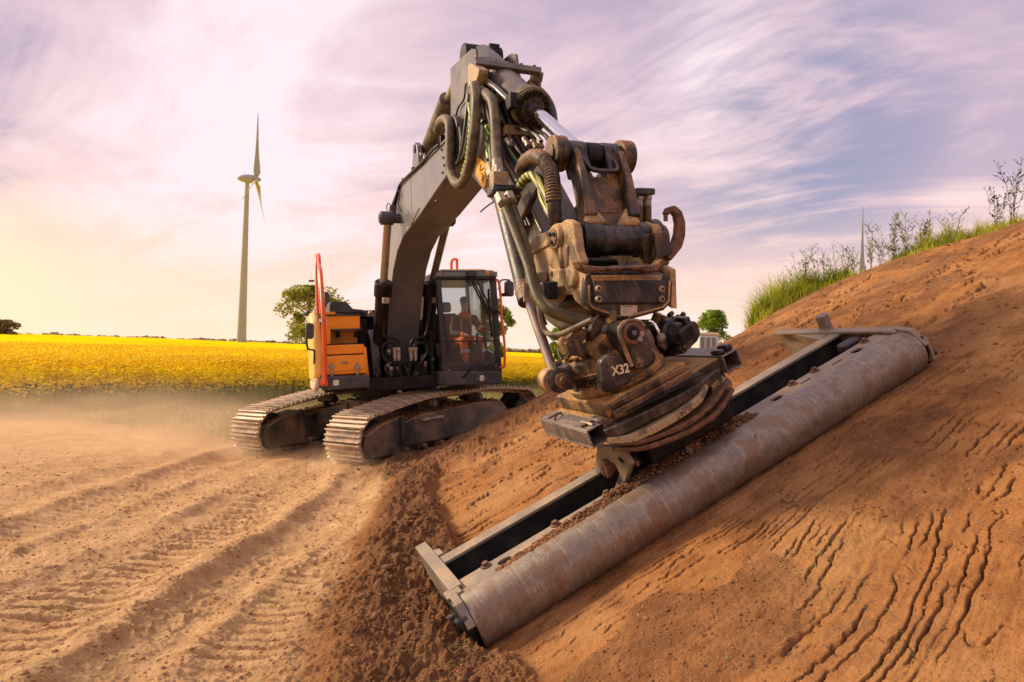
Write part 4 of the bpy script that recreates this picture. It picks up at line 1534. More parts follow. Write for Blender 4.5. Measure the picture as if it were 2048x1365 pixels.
# ------------------------------------------------------------------ upper structure
def build_upper():
    ep('deck', MB().prism([(-2.5, -1.2), (0.3, -1.38), (1.45, -1.42), (1.45, 1.42), (-2.5, 1.42)], 1.13, 1.26, 2), 'blacksteel', bevel=0.02)
    ep('counterweight', MB().prism([(-3.3, 1.2), (-2.3, 1.16), (-2.3, 2.25), (-3.0, 2.25), (-3.35, 1.9)], -1.15, 1.45, 1), 'charcoal', bevel=0.08)
    hood = ep('engine_hood', MB().prism([(-2.3, 1.26), (-0.55, 1.26), (-0.55, 2.36), (-0.9, 2.44), (-2.3, 2.44)], -1.28, 1.38, 1), 'charcoal', bevel=0.05)
    ep('hood_cover', MB().prism(ss_([(655, 629), (655, 608), (662, 605), (687, 606), (700, 620), (722, 622), (722, 629)], 0.2), -0.6, 0.6, 0), 'charcoal', hood, 0.02)
    ep('exhaust', MB().prism(ss_([(649, 612), (649, 585), (656, 584), (659, 590), (660, 612)], 0.0), -0.3, 0.0, 0), 'charcoal', hood, 0.01)
    ep('hood_rail', MB().prism(ss_([(722, 634), (722, 621), (760, 620), (760, 634)], 0.35), -0.5, 0.35, 0), 'charcoal', hood, 0.015)
    ep('inlet_valve', MB().ball(U3s(741, 627, 0.45), 0.05, 8).cyl(U3s(734, 632, 0.45), U3s(748, 632, 0.45), 0.025), 'fitting', hood)
    # centre: boom foot plates and the dark bay between toolbox and cab
    ep('boom_bracket', MB().prism([(0.2, 1.26), (1.55, 1.26), (1.5, 1.6), (1.25, 1.95), (0.85, 2.0), (0.3, 1.8)], -0.42, -0.34, 1).prism([(0.2, 1.26), (1.55, 1.26), (1.5, 1.6), (1.25, 1.95), (0.85, 2.0), (0.3, 1.8)], 0.34, 0.42, 1), 'blacksteel', bevel=0.02)
    ep('bay_wall', MB().box((-0.5, -0.74, 1.26), (0.75, -0.60, 2.33)).box((0.0, 0.36, 1.26), (0.5, 0.44, 2.3)).box((-0.55, -0.74, 1.26), (-0.45, 0.44, 2.42)), 'blacksteel', bevel=0.01)
    ep('front_apron', MB().box((1.45, -0.76, 1.12), (1.62, 0.44, 1.34)), 'blacksteel', bevel=0.02)
    # curved cover left of the boom foot
    pts = [U3s(742, 662, 1.1), U3s(748, 680, 1.35), U3s(752, 720, 1.45), U3s(755, 762, 1.5)]
    ep('foot_cover', MB().sweep_bar(pts, 0.14, 0.06, (0, 1, 0)), 'charcoal', bevel=0.02)
    # hydraulic lines in front of the boom foot
    for side, xs in ((-1, (764, 798, 812)), (1, (866, 836, 822))):
        pass
    Lp = [[(773, 588), (769, 640), (767, 668), (776, 676), (792, 679), (799, 688), (800, 702)],
          [(796, 700), (790, 690), (778, 686), (767, 690), (764, 705), (768, 716), (776, 726)],
          [(792, 716), (789, 735), (787, 752)], [(800, 716), (800, 738), (803, 756)]]
    Rp = [[(863, 588), (857, 640), (852, 668), (842, 676), (828, 679), (822, 688), (821, 702)],
          [(826, 700), (832, 690), (843, 686), (852, 690), (854, 706), (848, 718), (840, 730)],
          [(829, 716), (832, 735), (826, 754)], [(821, 716), (820, 738), (817, 756)]]
    for k, (pp, ss) in enumerate([(p, 1.62) for p in Lp + Rp]):
        ep('hydraulic_line', MB().tube([U3s(a, b, ss - (0.12 if j == 0 and k in (0, 4) else 0)) for j, (a, b) in enumerate(pp)], 0.024 if k in (0, 1, 4, 5) else 0.020, 8), 'blacksteel')
    for xa, xb in ((786, 800), (818, 834)):
        c = U3s((xa + xb) / 2, 699, 1.64)
        w = abs(U3s(xa, 699, 1.64)[1] - U3s(xb, 699, 1.64)[1]) / 2
        v = ep('valve_block', MB().box((1.60, c[1] - w, c[2] - 0.025), (1.69, c[1] + w, c[2] + 0.03)), 'brass', bevel=0.006)
        for dx in (-0.55, 0.55):
            f = (c[0] + 0.01, c[1] + w * dx, c[2] - 0.02)
            ep('fitting', MB().cyl(f, (f[0], f[1], f[2] - 0.13), 0.030, n=8).cyl((f[0], f[1], f[2] - 0.13), (f[0], f[1], f[2] - 0.17), 0.023, n=8), 'fitting', v)
    ep('valve_bank', MB().box((1.3, -0.30, 1.30), (1.5, 0.30, 1.55)), 'blacksteel', bevel=0.02)
    rng = np.random.default_rng(5)
    for k in range(26):
        x, y = rng.uniform(752, 868), rng.uniform(706, 770)
        if 790 < x < 826 and y < 730:
            continue
        c = U3s(x, y, 1.56)
        r = rng.uniform(0.018, 0.045)
        if k % 3 == 0:
            mb = MB().box((c[0] - r, c[1] - r, c[2] - r * 1.2), (c[0] + r, c[1] + r, c[2] + r * 1.2))
        else:
            mb = MB().cyl(c, (c[0] + 0.05, c[1] + rng.uniform(-.03, .03), c[2] + rng.uniform(-.07, .07)), r * 0.7, n=8)
        ep('fitting', mb, ['fitting', 'blacksteel', 'charcoal', 'brass'][k % 4], bevel=0.004)
    for k in range(12):
        x = rng.uniform(756, 862)
        p = [U3s(x, rng.uniform(712, 735), 1.5), U3s(x + rng.uniform(-14, 14), rng.uniform(735, 752), 1.62), U3s(x + rng.uniform(-10, 10), rng.uniform(752, 770), 1.5)]
        ep('hydraulic_line', MB().tube(p, 0.016, 6), 'hose')
    ep('tow_fitting', MB().ball(U3s(799, 777, 1.55), 0.035, 8).cyl(U3s(795, 783, 1.55), U3s(803, 783, 1.55), 0.02), 'fitting')


build_upper()


def build_toolbox():
    tb = ep('toolbox', MB().box((-0.45, -1.43, 1.42), (1.0, -0.80, 2.30)), 'orange', bevel=0.02)
    tb['label'] = 'orange toolbox with stepped front'
    ep('bumper', MB().prism([(-0.5, 1.20), (1.86, 1.20), (1.86, 1.415), (-0.5, 1.415)], -1.50, -0.745, 1), 'charcoal', tb, 0.03)
    ep('lower_drawer', MB().box((0.9, -1.42, 1.43), (1.78, -0.765, 1.735)), 'orange', tb, 0.02)
    ep('drawer_front', MB().prism(ss_([(651, 745), (650, 717), (728, 715), (730, 738)], 1.79), 1.77, 1.80, 0), 'orange', tb, 0.008)
    ep('middle_panel', MB().box((0.9, -1.40, 1.750), (1.70, -0.80, 1.905)), 'orange', tb, 0.012)
    ep('seam', MB().box((0.9, -1.41, 1.735), (1.71, -0.785, 1.752)).box((0.9, -1.40, 1.905), (1.68, -0.80, 1.922)), 'blacksteel', tb)
    ep('recess_panel', MB().box((0.9, -1.36, 1.922), (1.15, -0.84, 2.14)), 'orange', tb, 0.005)
    ep('tray', MB().box((0.9, -1.28, 2.135), (1.62, -0.80, 2.158)), 'charcoal', tb, 0.006)
    for px in (676, 713):
        c = U3s(px, 668, 1.2)
        ep('bracket', MB().box((1.15, c[1] - 0.03, c[2] - 0.06), (1.23, c[1] + 0.03, c[2] + 0.03)), 'blacksteel', tb, 0.006)
    ep('upper_panel', MB().box((0.9, -1.36, 2.158), (1.58, -0.83, 2.375)), 'orange', tb, 0.012)
    ep('side_column', MB().prism(ss_([(642, 692), (642, 651), (648, 649), (661, 651), (661, 691)], 1.6), 1.0, 1.62, 0), 'orange', tb, 0.012)
    ep('lid', MB().box((0.4, -1.45, 2.375), (1.6, -0.82, 2.40)), 'charcoal', tb, 0.006)
    ep('corner_post', MB().prism(ss_([(728, 751), (727, 694), (732, 694), (738, 751)], 1.72), 1.0, 1.74, 0), 'orange', tb, 0.01)
    for px in (663, 714):
        c = U3s(px, 734, 1.81)
        lt = ep('latch', MB().prism([(c[1], c[2] + 0.07), (c[1] + 0.05, c[2] + 0.01), (c[1] + 0.035, c[2] - 0.03), (c[1], c[2] - 0.045), (c[1] - 0.035, c[2] - 0.03), (c[1] - 0.05, c[2] + 0.01)], 1.80, 1.83, 0)
                .box((1.80, c[1] - 0.018, c[2] - 0.15), (1.825, c[1] + 0.018, c[2] - 0.04)).box((1.79, c[1] - 0.05, c[2] - 0.19), (1.84, c[1] + 0.05, c[2] - 0.15)), 'fitting', tb, 0.006)
    c = U3s(689, 726, 1.80)
    ep('handle', MB().box((1.797, c[1] - 0.055, c[2] - 0.022), (1.806, c[1] + 0.055, c[2] + 0.022)), 'brass', tb, 0.004)
    c = U3s(672, 766, 1.87)
    ep('work_lamp', MB().box((1.86, c[1] - 0.045, c[2] - 0.045), (1.885, c[1] + 0.045, c[2] + 0.045)), 'lamp', tb, 0.01)
    ep('sticker', MB().prism(ss_([(649, 648), (649, 632), (654, 632), (654, 648)], 1.61), 1.605, 1.61, 0), 'label', tb)
    ep('catch', MB().box((1.56, -1.38, 2.40), (1.62, -1.22, 2.44)), 'orange', tb, 0.005)
    ep('side_panel', MB().prism([(0.62, 1.30), (1.55, 1.28), (1.78, 1.42), (1.76, 1.85), (1.55, 2.30), (1.2, 2.46), (0.62, 2.46)], -1.60, -1.455, 1), 'yellow', None, 0.06)
    ep('skirt', MB().prism([(0.62, 1.16), (1.4, 1.16), (1.74, 1.26), (1.74, 1.40), (0.62, 1.31)], -1.59, -1.50, 1), 'label', None, 0.04)
    # red hand rails
    r1 = ep('handrail', MB().tube([U3s(650, 768, 1.92), U3s(649, 700, 1.90), U3s(647, 640, 1.86), U3s(644, 590, 1.65), U3s(641, 545, 1.25), U3s(638, 530, 0.7)], 0.034, 10), 'red')
    ep('foot_plate', MB().prism(ss_([(641, 772), (641, 760), (656, 760), (656, 772)], 1.90), 1.86, 1.895, 0), 'red', r1, 0.005)
    ep('handrail', MB().tube([U3s(643, 628, 0.9), U3s(640, 570, 0.7), U3s(638, 517, 0.2), U3s(637, 517, -0.3), U3s(638, 570, -0.5), U3s(639, 626, -0.6)], 0.034, 10), 'red')
    ep('handrail', MB().tube([U3s(635, 628, 0.5), U3s(634, 575, 0.3), U3s(634, 517, 0.1), U3s(636, 516, -0.6), U3s(637, 560, -1.0), U3s(638, 622, -1.2)], 0.030, 10), 'red')
    ep('bracket', MB().box((0.0, -1.5, 3.06), (0.06, -1.40, 3.09)).box((-0.2, -1.5, 2.80), (-0.14, -1.40, 2.83)), 'blacksteel')
    # mirror on its arm
    mm = ep('mirror', MB().prism(ss_([(611, 650), (614, 646), (626, 647), (628, 655), (627, 676), (622, 679), (613, 678), (611, 670)], 1.9), 1.86, 1.96, 0), 'charcoal', None, 0.02)
    ep('mirror_arm', MB().tube([U3s(613, 678, 1.9), U3s(614, 692, 1.9), U3s(618, 699, 1.88), U3s(627, 701, 1.85), U3s(629, 706, 1.83), U3s(628, 728, 1.8)], 0.015, 6, 4), 'blacksteel', mm)
    ep('rear_camera', MB().ball(U3s(616, 627, 1.0), 0.05, 10), 'charcoal', None)


build_toolbox()


def build_cab():
    G = lambda pts, s: ss_(pts, s)
    s0 = 1.78
    cab = ep('cab', MB().prism(G([(872, 560), (872, 545), (879, 541), (985, 541), (993, 546), (993, 561)], s0), 0.0, s0 + 0.02, 0), 'cabblack', bevel=0.03)
    cab['label'] = 'black operator cab with tall windscreen'

    def bar(pts, a, b, name='post', mat='cabblack', bv=0.012):
        return ep(name, MB().prism(G(pts, s0), a, b, 0), mat, cab, bv)
    bar([(873, 558), (882, 558), (897, 737), (885, 737)], s0 - 0.14, s0)
    bar([(983, 558), (993, 558), (1004, 737), (995, 737)], s0 - 0.14, s0)
    bar([(884, 728), (1004, 728), (1004, 745), (884, 745)], s0 - 0.16, s0 + 0.012, 'sill')
    # rounded lower corners of the windscreen opening
    bar([(894, 729), (894, 700), (897, 716), (902, 724), (912, 729)], s0 - 0.10, s0 - 0.003, 'corner', bv=0.0)
    bar([(997, 729), (997, 700), (994, 716), (988, 724), (977, 729)], s0 - 0.10, s0 - 0.003, 'corner', bv=0.0)
    # bumper
    bp = ep('bumper', MB().prism(G([(878, 772), (878, 744), (1004, 743), (1003, 762), (1000, 768), (990, 769)], s0 + 0.02), 0.3, s0 + 0.05, 0), 'charcoal', cab, 0.02)
    c = U3s(964, 757, s0 + 0.07)
    ep('work_lamp', MB().box((s0 + 0.05, c[1] - 0.04, c[2] - 0.05), (s0 + 0.075, c[1] + 0.04, c[2] + 0.05)), 'lamp', cab, 0.01)
    ep('bolt', MB().cyl((s0 + 0.05, c[1] - 0.08, c[2]), (s0 + 0.06, c[1] - 0.08, c[2]), 0.014, n=8).cyl((s0 + 0.05, c[1] + 0.08, c[2]), (s0 + 0.06, c[1] + 0.08, c[2]), 0.014, n=8), 'fitting', cab)
    ep('bolt', MB().cyl(U3s(898, 741, s0 + 0.012), U3s(898, 741, s0 + 0.022), 0.013, n=8).cyl(U3s(992, 732, s0 + 0.012), U3s(992, 732, s0 + 0.022), 0.013, n=8).cyl(U3s(889, 678, s0), U3s(889, 678, s0 + 0.02), 0.012, n=8).cyl(U3s(997, 676, s0), U3s(997, 676, s0 + 0.02), 0.012, n=8), 'fitting', cab)
    # glass
    ep('windscreen', MB().prism(G([(882, 559), (983, 559), (997, 681), (893, 681)], s0 - 0.05), s0 - 0.056, s0 - 0.05, 0), 'glass', cab)
    ep('lower_window', MB().prism(G([(893, 684), (997, 684), (997, 730), (896, 730)], s0 - 0.05), s0 - 0.056, s0 - 0.05, 0), 'glass', cab)
    ep('glazing_bar', MB().prism(G([(892, 681), (998, 681), (998, 684), (892, 684)], s0 - 0.05), s0 - 0.07, s0 - 0.03, 0), 'cabblack', cab)
    # roof edge, lamps, visor
    ep('visor', MB().prism(G([(884, 554), (884, 545), (982, 544), (984, 553)], s0 + 0.03), s0 + 0.02, s0 + 0.06, 0), mat_plain('smoked_visor', (0.16, 0.19, 0.19), 0.15, 0.1), cab, 0.008)
    ep('roof', MB().prism(G([(876, 543), (886, 538), (968, 538), (985, 542)], s0), -0.1, s0 - 0.05, 0), 'yellow', cab, 0.02)
    for px in (878, 988):
        c = U3s(px, 549, s0 + 0.06)
        ep('roof_lamp', MB().box((s0 + 0.02, c[1] - 0.05, c[2] - 0.045), (s0 + 0.10, c[1] + 0.05, c[2] + 0.045)), 'greyworn', cab, 0.012)
    c = U3s(976, 546, s0 + 0.06)
    ep('side_marker', MB().box((s0 + 0.02, c[1] - 0.03, c[2] - 0.03), (s0 + 0.07, c[1] + 0.02, c[2] + 0.03)), 'orange', cab, 0.008)
    # wipers
    mp = U3s(944, 548, s0 + 0.10)
    ep('wiper_motor', MB().box((s0 + 0.05, mp[1] - 0.09, mp[2] - 0.05), (s0 + 0.12, mp[1] + 0.09, mp[2] + 0.06)), 'cabblack', cab, 0.015)
    ep('wiper', MB().tube([U3s(938, 552, s0 + 0.08), U3s(957, 592, s0 + 0.05), U3s(976, 627, s0 + 0.03)], 0.016, 6, 3).tube([U3s(948, 550, s0 + 0.08), U3s(966, 586, s0 + 0.06), U3s(984, 622, s0 + 0.03)], 0.016, 6, 3)
       .tube([U3s(942, 552, s0 + 0.08), U3s(962, 592, s0 + 0.05), U3s(980, 627, s0 + 0.03)], 0.014, 6, 3), 'cabblack', cab)
    ep('wiper_blade', MB().tube([U3s(977, 578, s0 - 0.02), U3s(979, 625, s0 + 0.0), U3s(984, 674, s0 - 0.02)], 0.020, 6, 4).box(tuple(np.array(U3s(984, 625, s0)) + (-0.03, -0.1, -0.03)), tuple(np.array(U3s(984, 625, s0)) + (0.03, 0.12, 0.03))), 'rubber', cab)
    ep('hand_hook', MB().tube([U3s(925, 755, s0 + 0.06), U3s(930, 753, s0 + 0.1), U3s(936, 745, s0 + 0.1), U3s(945, 736, s0 + 0.06)], 0.017, 6, 3), 'rubber', cab)
    # rear and side walls, left open for glass
    lb, lt = U3s(885, 737, s0)[1], U3s(873, 558, s0)[1]
    rb, rt = U3s(1004, 737, s0)[1], U3s(993, 558, s0)[1]
    z1, z2 = 1.42, 2.98
    for (a0, a1) in ((lb, lt), (rb, rt)):
        w_ = 0.05 if a0 < 1 else -0.05
        for sA in (0.05, 0.95):
            ep('post', MB().add([(sA, a0, z1), (sA + 0.1, a0, z1), (sA + 0.1, a0 + w_, z1), (sA, a0 + w_, z1), (sA, a1, z2), (sA + 0.1, a1, z2), (sA + 0.1, a1 + w_, z2), (sA, a1 + w_, z2)],
                                [(0, 1, 2, 3), (4, 5, 6, 7), (0, 1, 5, 4), (1, 2, 6, 5), (2, 3, 7, 6), (3, 0, 4, 7)]), 'cabblack', cab)
        ep('side_wall', MB().add([(0.05, a0, 1.2), (s0 - 0.02, a0, 1.2), (s0 - 0.02, a0 + w_, 1.2), (0.05, a0 + w_, 1.2), (0.05, a0, 1.85), (s0 - 0.02, a0, 1.62), (s0 - 0.02, a0 + w_, 1.62), (0.05, a0 + w_, 1.85)],
                                 [(0, 1, 2, 3), (4, 5, 6, 7), (0, 1, 5, 4), (1, 2, 6, 5), (2, 3, 7, 6), (3, 0, 4, 7)]), 'cabblack', cab)
    ep('rear_wall', MB().box((0.0, lb, 1.2), (0.06, rb, 2.1)), 'cabblack', cab)
    ep('rear_window', MB().box((0.02, lb + 0.05, 2.1), (0.03, rb - 0.05, 2.95)), 'glass', cab)
    ep('side_window', MB().box((0.1, rb - 0.03, 1.8), (s0 - 0.1, rb - 0.024, 2.95)), 'glass', cab)
    ep('floor', MB().box((0.0, lb, 1.2), (s0 - 0.05, rb, 1.28)), 'rubber', cab)
    # seat and consoles
    seat = ep('seat', MB().box((0.35, 0.72, 1.62), (0.85, 1.22, 1.76)), 'seat', cab, 0.05)
    ep('seat_back', MB().prism([(0.22, 1.74), (0.38, 1.74), (0.30, 2.42), (0.16, 2.42)], 0.74, 1.20, 1).prism([(0.16, 2.44), (0.28, 2.44), (0.26, 2.64), (0.16, 2.64)], 0.84, 1.10, 1), 'seat', cab, 0.05)
    ep('console', MB().box((0.45, 0.53, 1.5), (1.15, 0.69, 1.86)).box((0.45, 1.25, 1.5), (1.15, 1.41, 1.86)), 'charcoal', cab, 0.04)
    ep('pedals', MB().box((1.32, 0.80, 1.28), (1.52, 0.94, 1.42)).box((1.32, 1.0, 1.28), (1.52, 1.14, 1.42)), 'rubber', cab, 0.02)
    ep('joystick', MB().tube([(1.05, 0.62, 1.86), (1.08, 0.62, 2.02)], 0.025, 8, 1).tube([(1.05, 1.33, 1.86), (1.08, 1.33, 2.02)], 0.025, 8, 1), 'rubber', cab)
    ep('monitor', MB().box((1.35, 0.52, 1.95), (1.40, 0.62, 2.15)), 'rubber', cab, 0.01)
    # rail, roof rail and mirror on the cab's left
    ep('handrail', MB().tube([U3s(990, 561, s0 + 0.02), U3s(996, 562, s0 + 0.04), U3s(1000, 580, s0 + 0.05), U3s(1004, 640, s0 + 0.05), U3s(1009, 690, s0 + 0.05), U3s(1009, 728, s0 + 0.05), U3s(1006, 735, s0 + 0.03), U3s(1000, 734, s0 + 0.0)], 0.022, 8, 5), 'red', None)
    ep('roof_rail', MB().tube([U3s(903, 545, 0.5), U3s(903, 525, 0.5), U3s(906, 520, 0.5), U3s(913, 519, 0.2), U3s(914, 525, 0.2), U3s(914, 545, 0.2)], 0.026, 8, 3), 'red', cab)
    mm = ep('mirror', MB().prism(ss_([(1010, 566), (1013, 562), (1024, 563), (1027, 568), (1027, 590), (1024, 594), (1012, 592), (1010, 588)], 1.7), 1.64, 1.74, 0), 'charcoal', None, 0.02)
    ep('mirror_arm', MB().tube([U3s(997, 580, s0), U3s(999, 572, s0), U3s(1001, 562, 1.75), U3s(1010, 560, 1.7), U3s(1020, 561, 1.68)], 0.014, 6, 4)
       .box(tuple(np.array(U3s(1009, 590, 1.72)) + (-0.03, -0.05, -0.03)), tuple(np.array(U3s(1009, 590, 1.72)) + (0.03, 0.06, 0.03))), 'blacksteel', mm)
    # yellow cover behind the cab, between cab and boom
    ep('rear_cover', MB().prism(ss_([(846, 640), (846, 556), (856, 548), (872, 548), (872, 640)], 0.1), -1.6, -0.2, 0), 'yellow', cab, 0.03)


build_cab()


# ------------------------------------------------------------------ boom with its cylinders
BOOM = [(0.75, 1.50), (0.95, 2.0), (1.29, 2.635), (1.72, 3.105), (2.11, 3.365), (2.62, 3.53), (3.78, 3.66), (4.85, 3.822), (5.30, 3.88), (5.62, 3.95), (5.70, 4.08), (5.55, 4.21),
        (5.28, 4.256), (3.25, 4.288), (2.46, 4.298), (1.75, 4.12), (1.05, 3.62), (0.62, 2.85), (0.42, 2.1), (0.40, 1.5)]


def build_boom():
    bm_ = ep('boom', MB().prism(BOOM, -0.28, 0.28, 1), 'boom', bevel=0.012)
    # flange strips along the edges and the weld seam of the side
    ep('edge_strip', MB().sweep_bar([(s, -0.286, z + 0.012) for s, z in [(5.25, 4.25), (3.25, 4.283), (2.46, 4.29), (1.75, 4.115), (1.05, 3.62)]], 0.03, 0.02, (0, 1, 0)), 'boom', bm_)
    q = sl_([(821, 356), (824, 448)], -0.281)
    ep('weld_seam', MB().sweep_bar([(q[0][0], -0.281, q[0][1]), (q[1][0], -0.281, q[1][1])], 0.006, 0.03, (0, 1, 0)), 'boom', bm_)
    # reinforcement plate round the cylinder pin
    ep('pin_plate', MB().prism(sl_([(790, 436), (838, 416), (822, 450), (800, 452)], -0.29), -0.292, -0.27, 1), 'boom', bm_, 0.003)
    for px, py in ((884, 300), (887, 316), (889, 331), (886, 346), (802, 444), (826, 436)):
        c = np.array(U3(px, py, -0.28))
        ep('bolt', MB().cyl(c + (0, 0.01, 0), c + (0, -0.016, 0), 0.016, n=8), 'charcoal', bm_)
    for k, (off, r) in enumerate(((0.05, 0.022), (0.10, 0.020), (0.15, 0.016))):
        pth = [(0.55, 2.6), (0.95, 3.6), (1.65, 4.15), (2.44, 4.36), (3.25, 4.35), (5.2, 4.31)]
        ep('hydraulic_line', MB().tube([(s, -0.27 + off, z + 0.02) for s, z in pth], r, 8, 4), 'blacksteel', bm_)
    for s in (2.6, 3.3, 4.1, 4.9):
        ep('pipe_clamp', MB().box((s - 0.03, -0.27, 4.29), (s + 0.03, -0.08, 4.41)), 'blacksteel', bm_, 0.004)
    ep('pipe_bend', MB().tube([U3(879, 290, -.3), U3(866, 300, -.3), U3(845, 325, -.3), U3(822, 347, -.3), U3(803, 366, -.3), U3(797, 378, -.3), U3(790, 405, -.3), U3(786, 425, -.3)], 0.022, 8, 4), 'blacksteel', bm_)
    ep('loose_cable', MB().tube([U3(899, 352, -.29), U3(891, 362, -.30), U3(888, 374, -.29)], 0.008, 6, 3), 'rubber', bm_)
    ep('side_cable', MB().tube([U3(797, 376, -.30), U3(800, 392, -.30), U3(797, 410, -.30), U3(802, 424, -.30)], 0.010, 6, 4), 'rubber', bm_)
    c = U3(785, 421, -0.36)
    lp = ep('work_lamp', MB().box((c[0] - 0.06, c[1] - 0.05, c[2] - 0.07), (c[0] + 0.06, c[1] + 0.05, c[2] + 0.07)), 'charcoal', bm_, 0.015)
    ep('lamp_cable', MB().tube([U3(776, 428, -.4), U3(773, 415, -.4), U3(777, 407, -.38), U3(783, 413, -.36)], 0.008, 6, 4), 'rubber', bm_)
    ep('grease_point', MB().ball(U3(843, 310, -0.25), 0.03, 8).ball(U3(872, 402, -0.28), 0.013, 8), 'fitting', bm_)
    # pin across the boom for the lifting cylinders
    pc = UF.on(1, 780, 437, -0.45)
    ep('cylinder_pin', MB().cyl((pc[0], -0.62, pc[2]), (pc[0], 0.58, pc[2]), 0.075, n=18).cyl((pc[0], -0.60, pc[2]), (pc[0], -0.40, pc[2]), 0.105, n=20).cyl((pc[0], 0.36, pc[2]), (pc[0], 0.55, pc[2]), 0.105, n=20), 'charcoal', bm_, 0.01)
    for l_, low, col, side in ((-0.48, (758, 705), (767, 568), -1), (0.46, (853, 705), (863, 570), 1)):
        b = UF.on(1, *low, l_)
        k = UF.on(1, *col, l_)
        top = (pc[0], l_, pc[2])
        cy = ep('lifting_cylinder', MB().cyl(b, k, 0.118, n=24), 'blacksteel', bevel=0.01)
        kd = (np.array(k) - np.array(b)); kd = kd / np.linalg.norm(kd)
        ep('gland', MB().cyl(np.array(k) - kd * 0.22, np.array(k) + kd * 0.03, 0.145, n=24), 'blacksteel', cy, 0.015)
        ep('rod', MB().cyl(k, top, 0.062, n=20), 'rodsteel', cy)
        ep('port', MB().box(tuple(np.array(k) + (0.10, -0.05, -0.33)), tuple(np.array(k) + (0.19, 0.05, -0.23))), 'fitting', cy, 0.01)


build_boom()


# ------------------------------------------------------------------ arm, bucket cylinder, link
ARM = [(5.95, 4.62), (6.12, 4.70), (6.84, 3.765), (7.27, 3.337), (7.57, 3.02), (7.76, 2.815), (7.98, 2.62), (7.95, 2.50), (7.82, 2.46), (7.68, 2.50), (7.413, 2.664), (7.277, 2.86), (6.527, 3.31), (5.868, 3.714), (5.62, 4.0), (5.42, 4.45)]


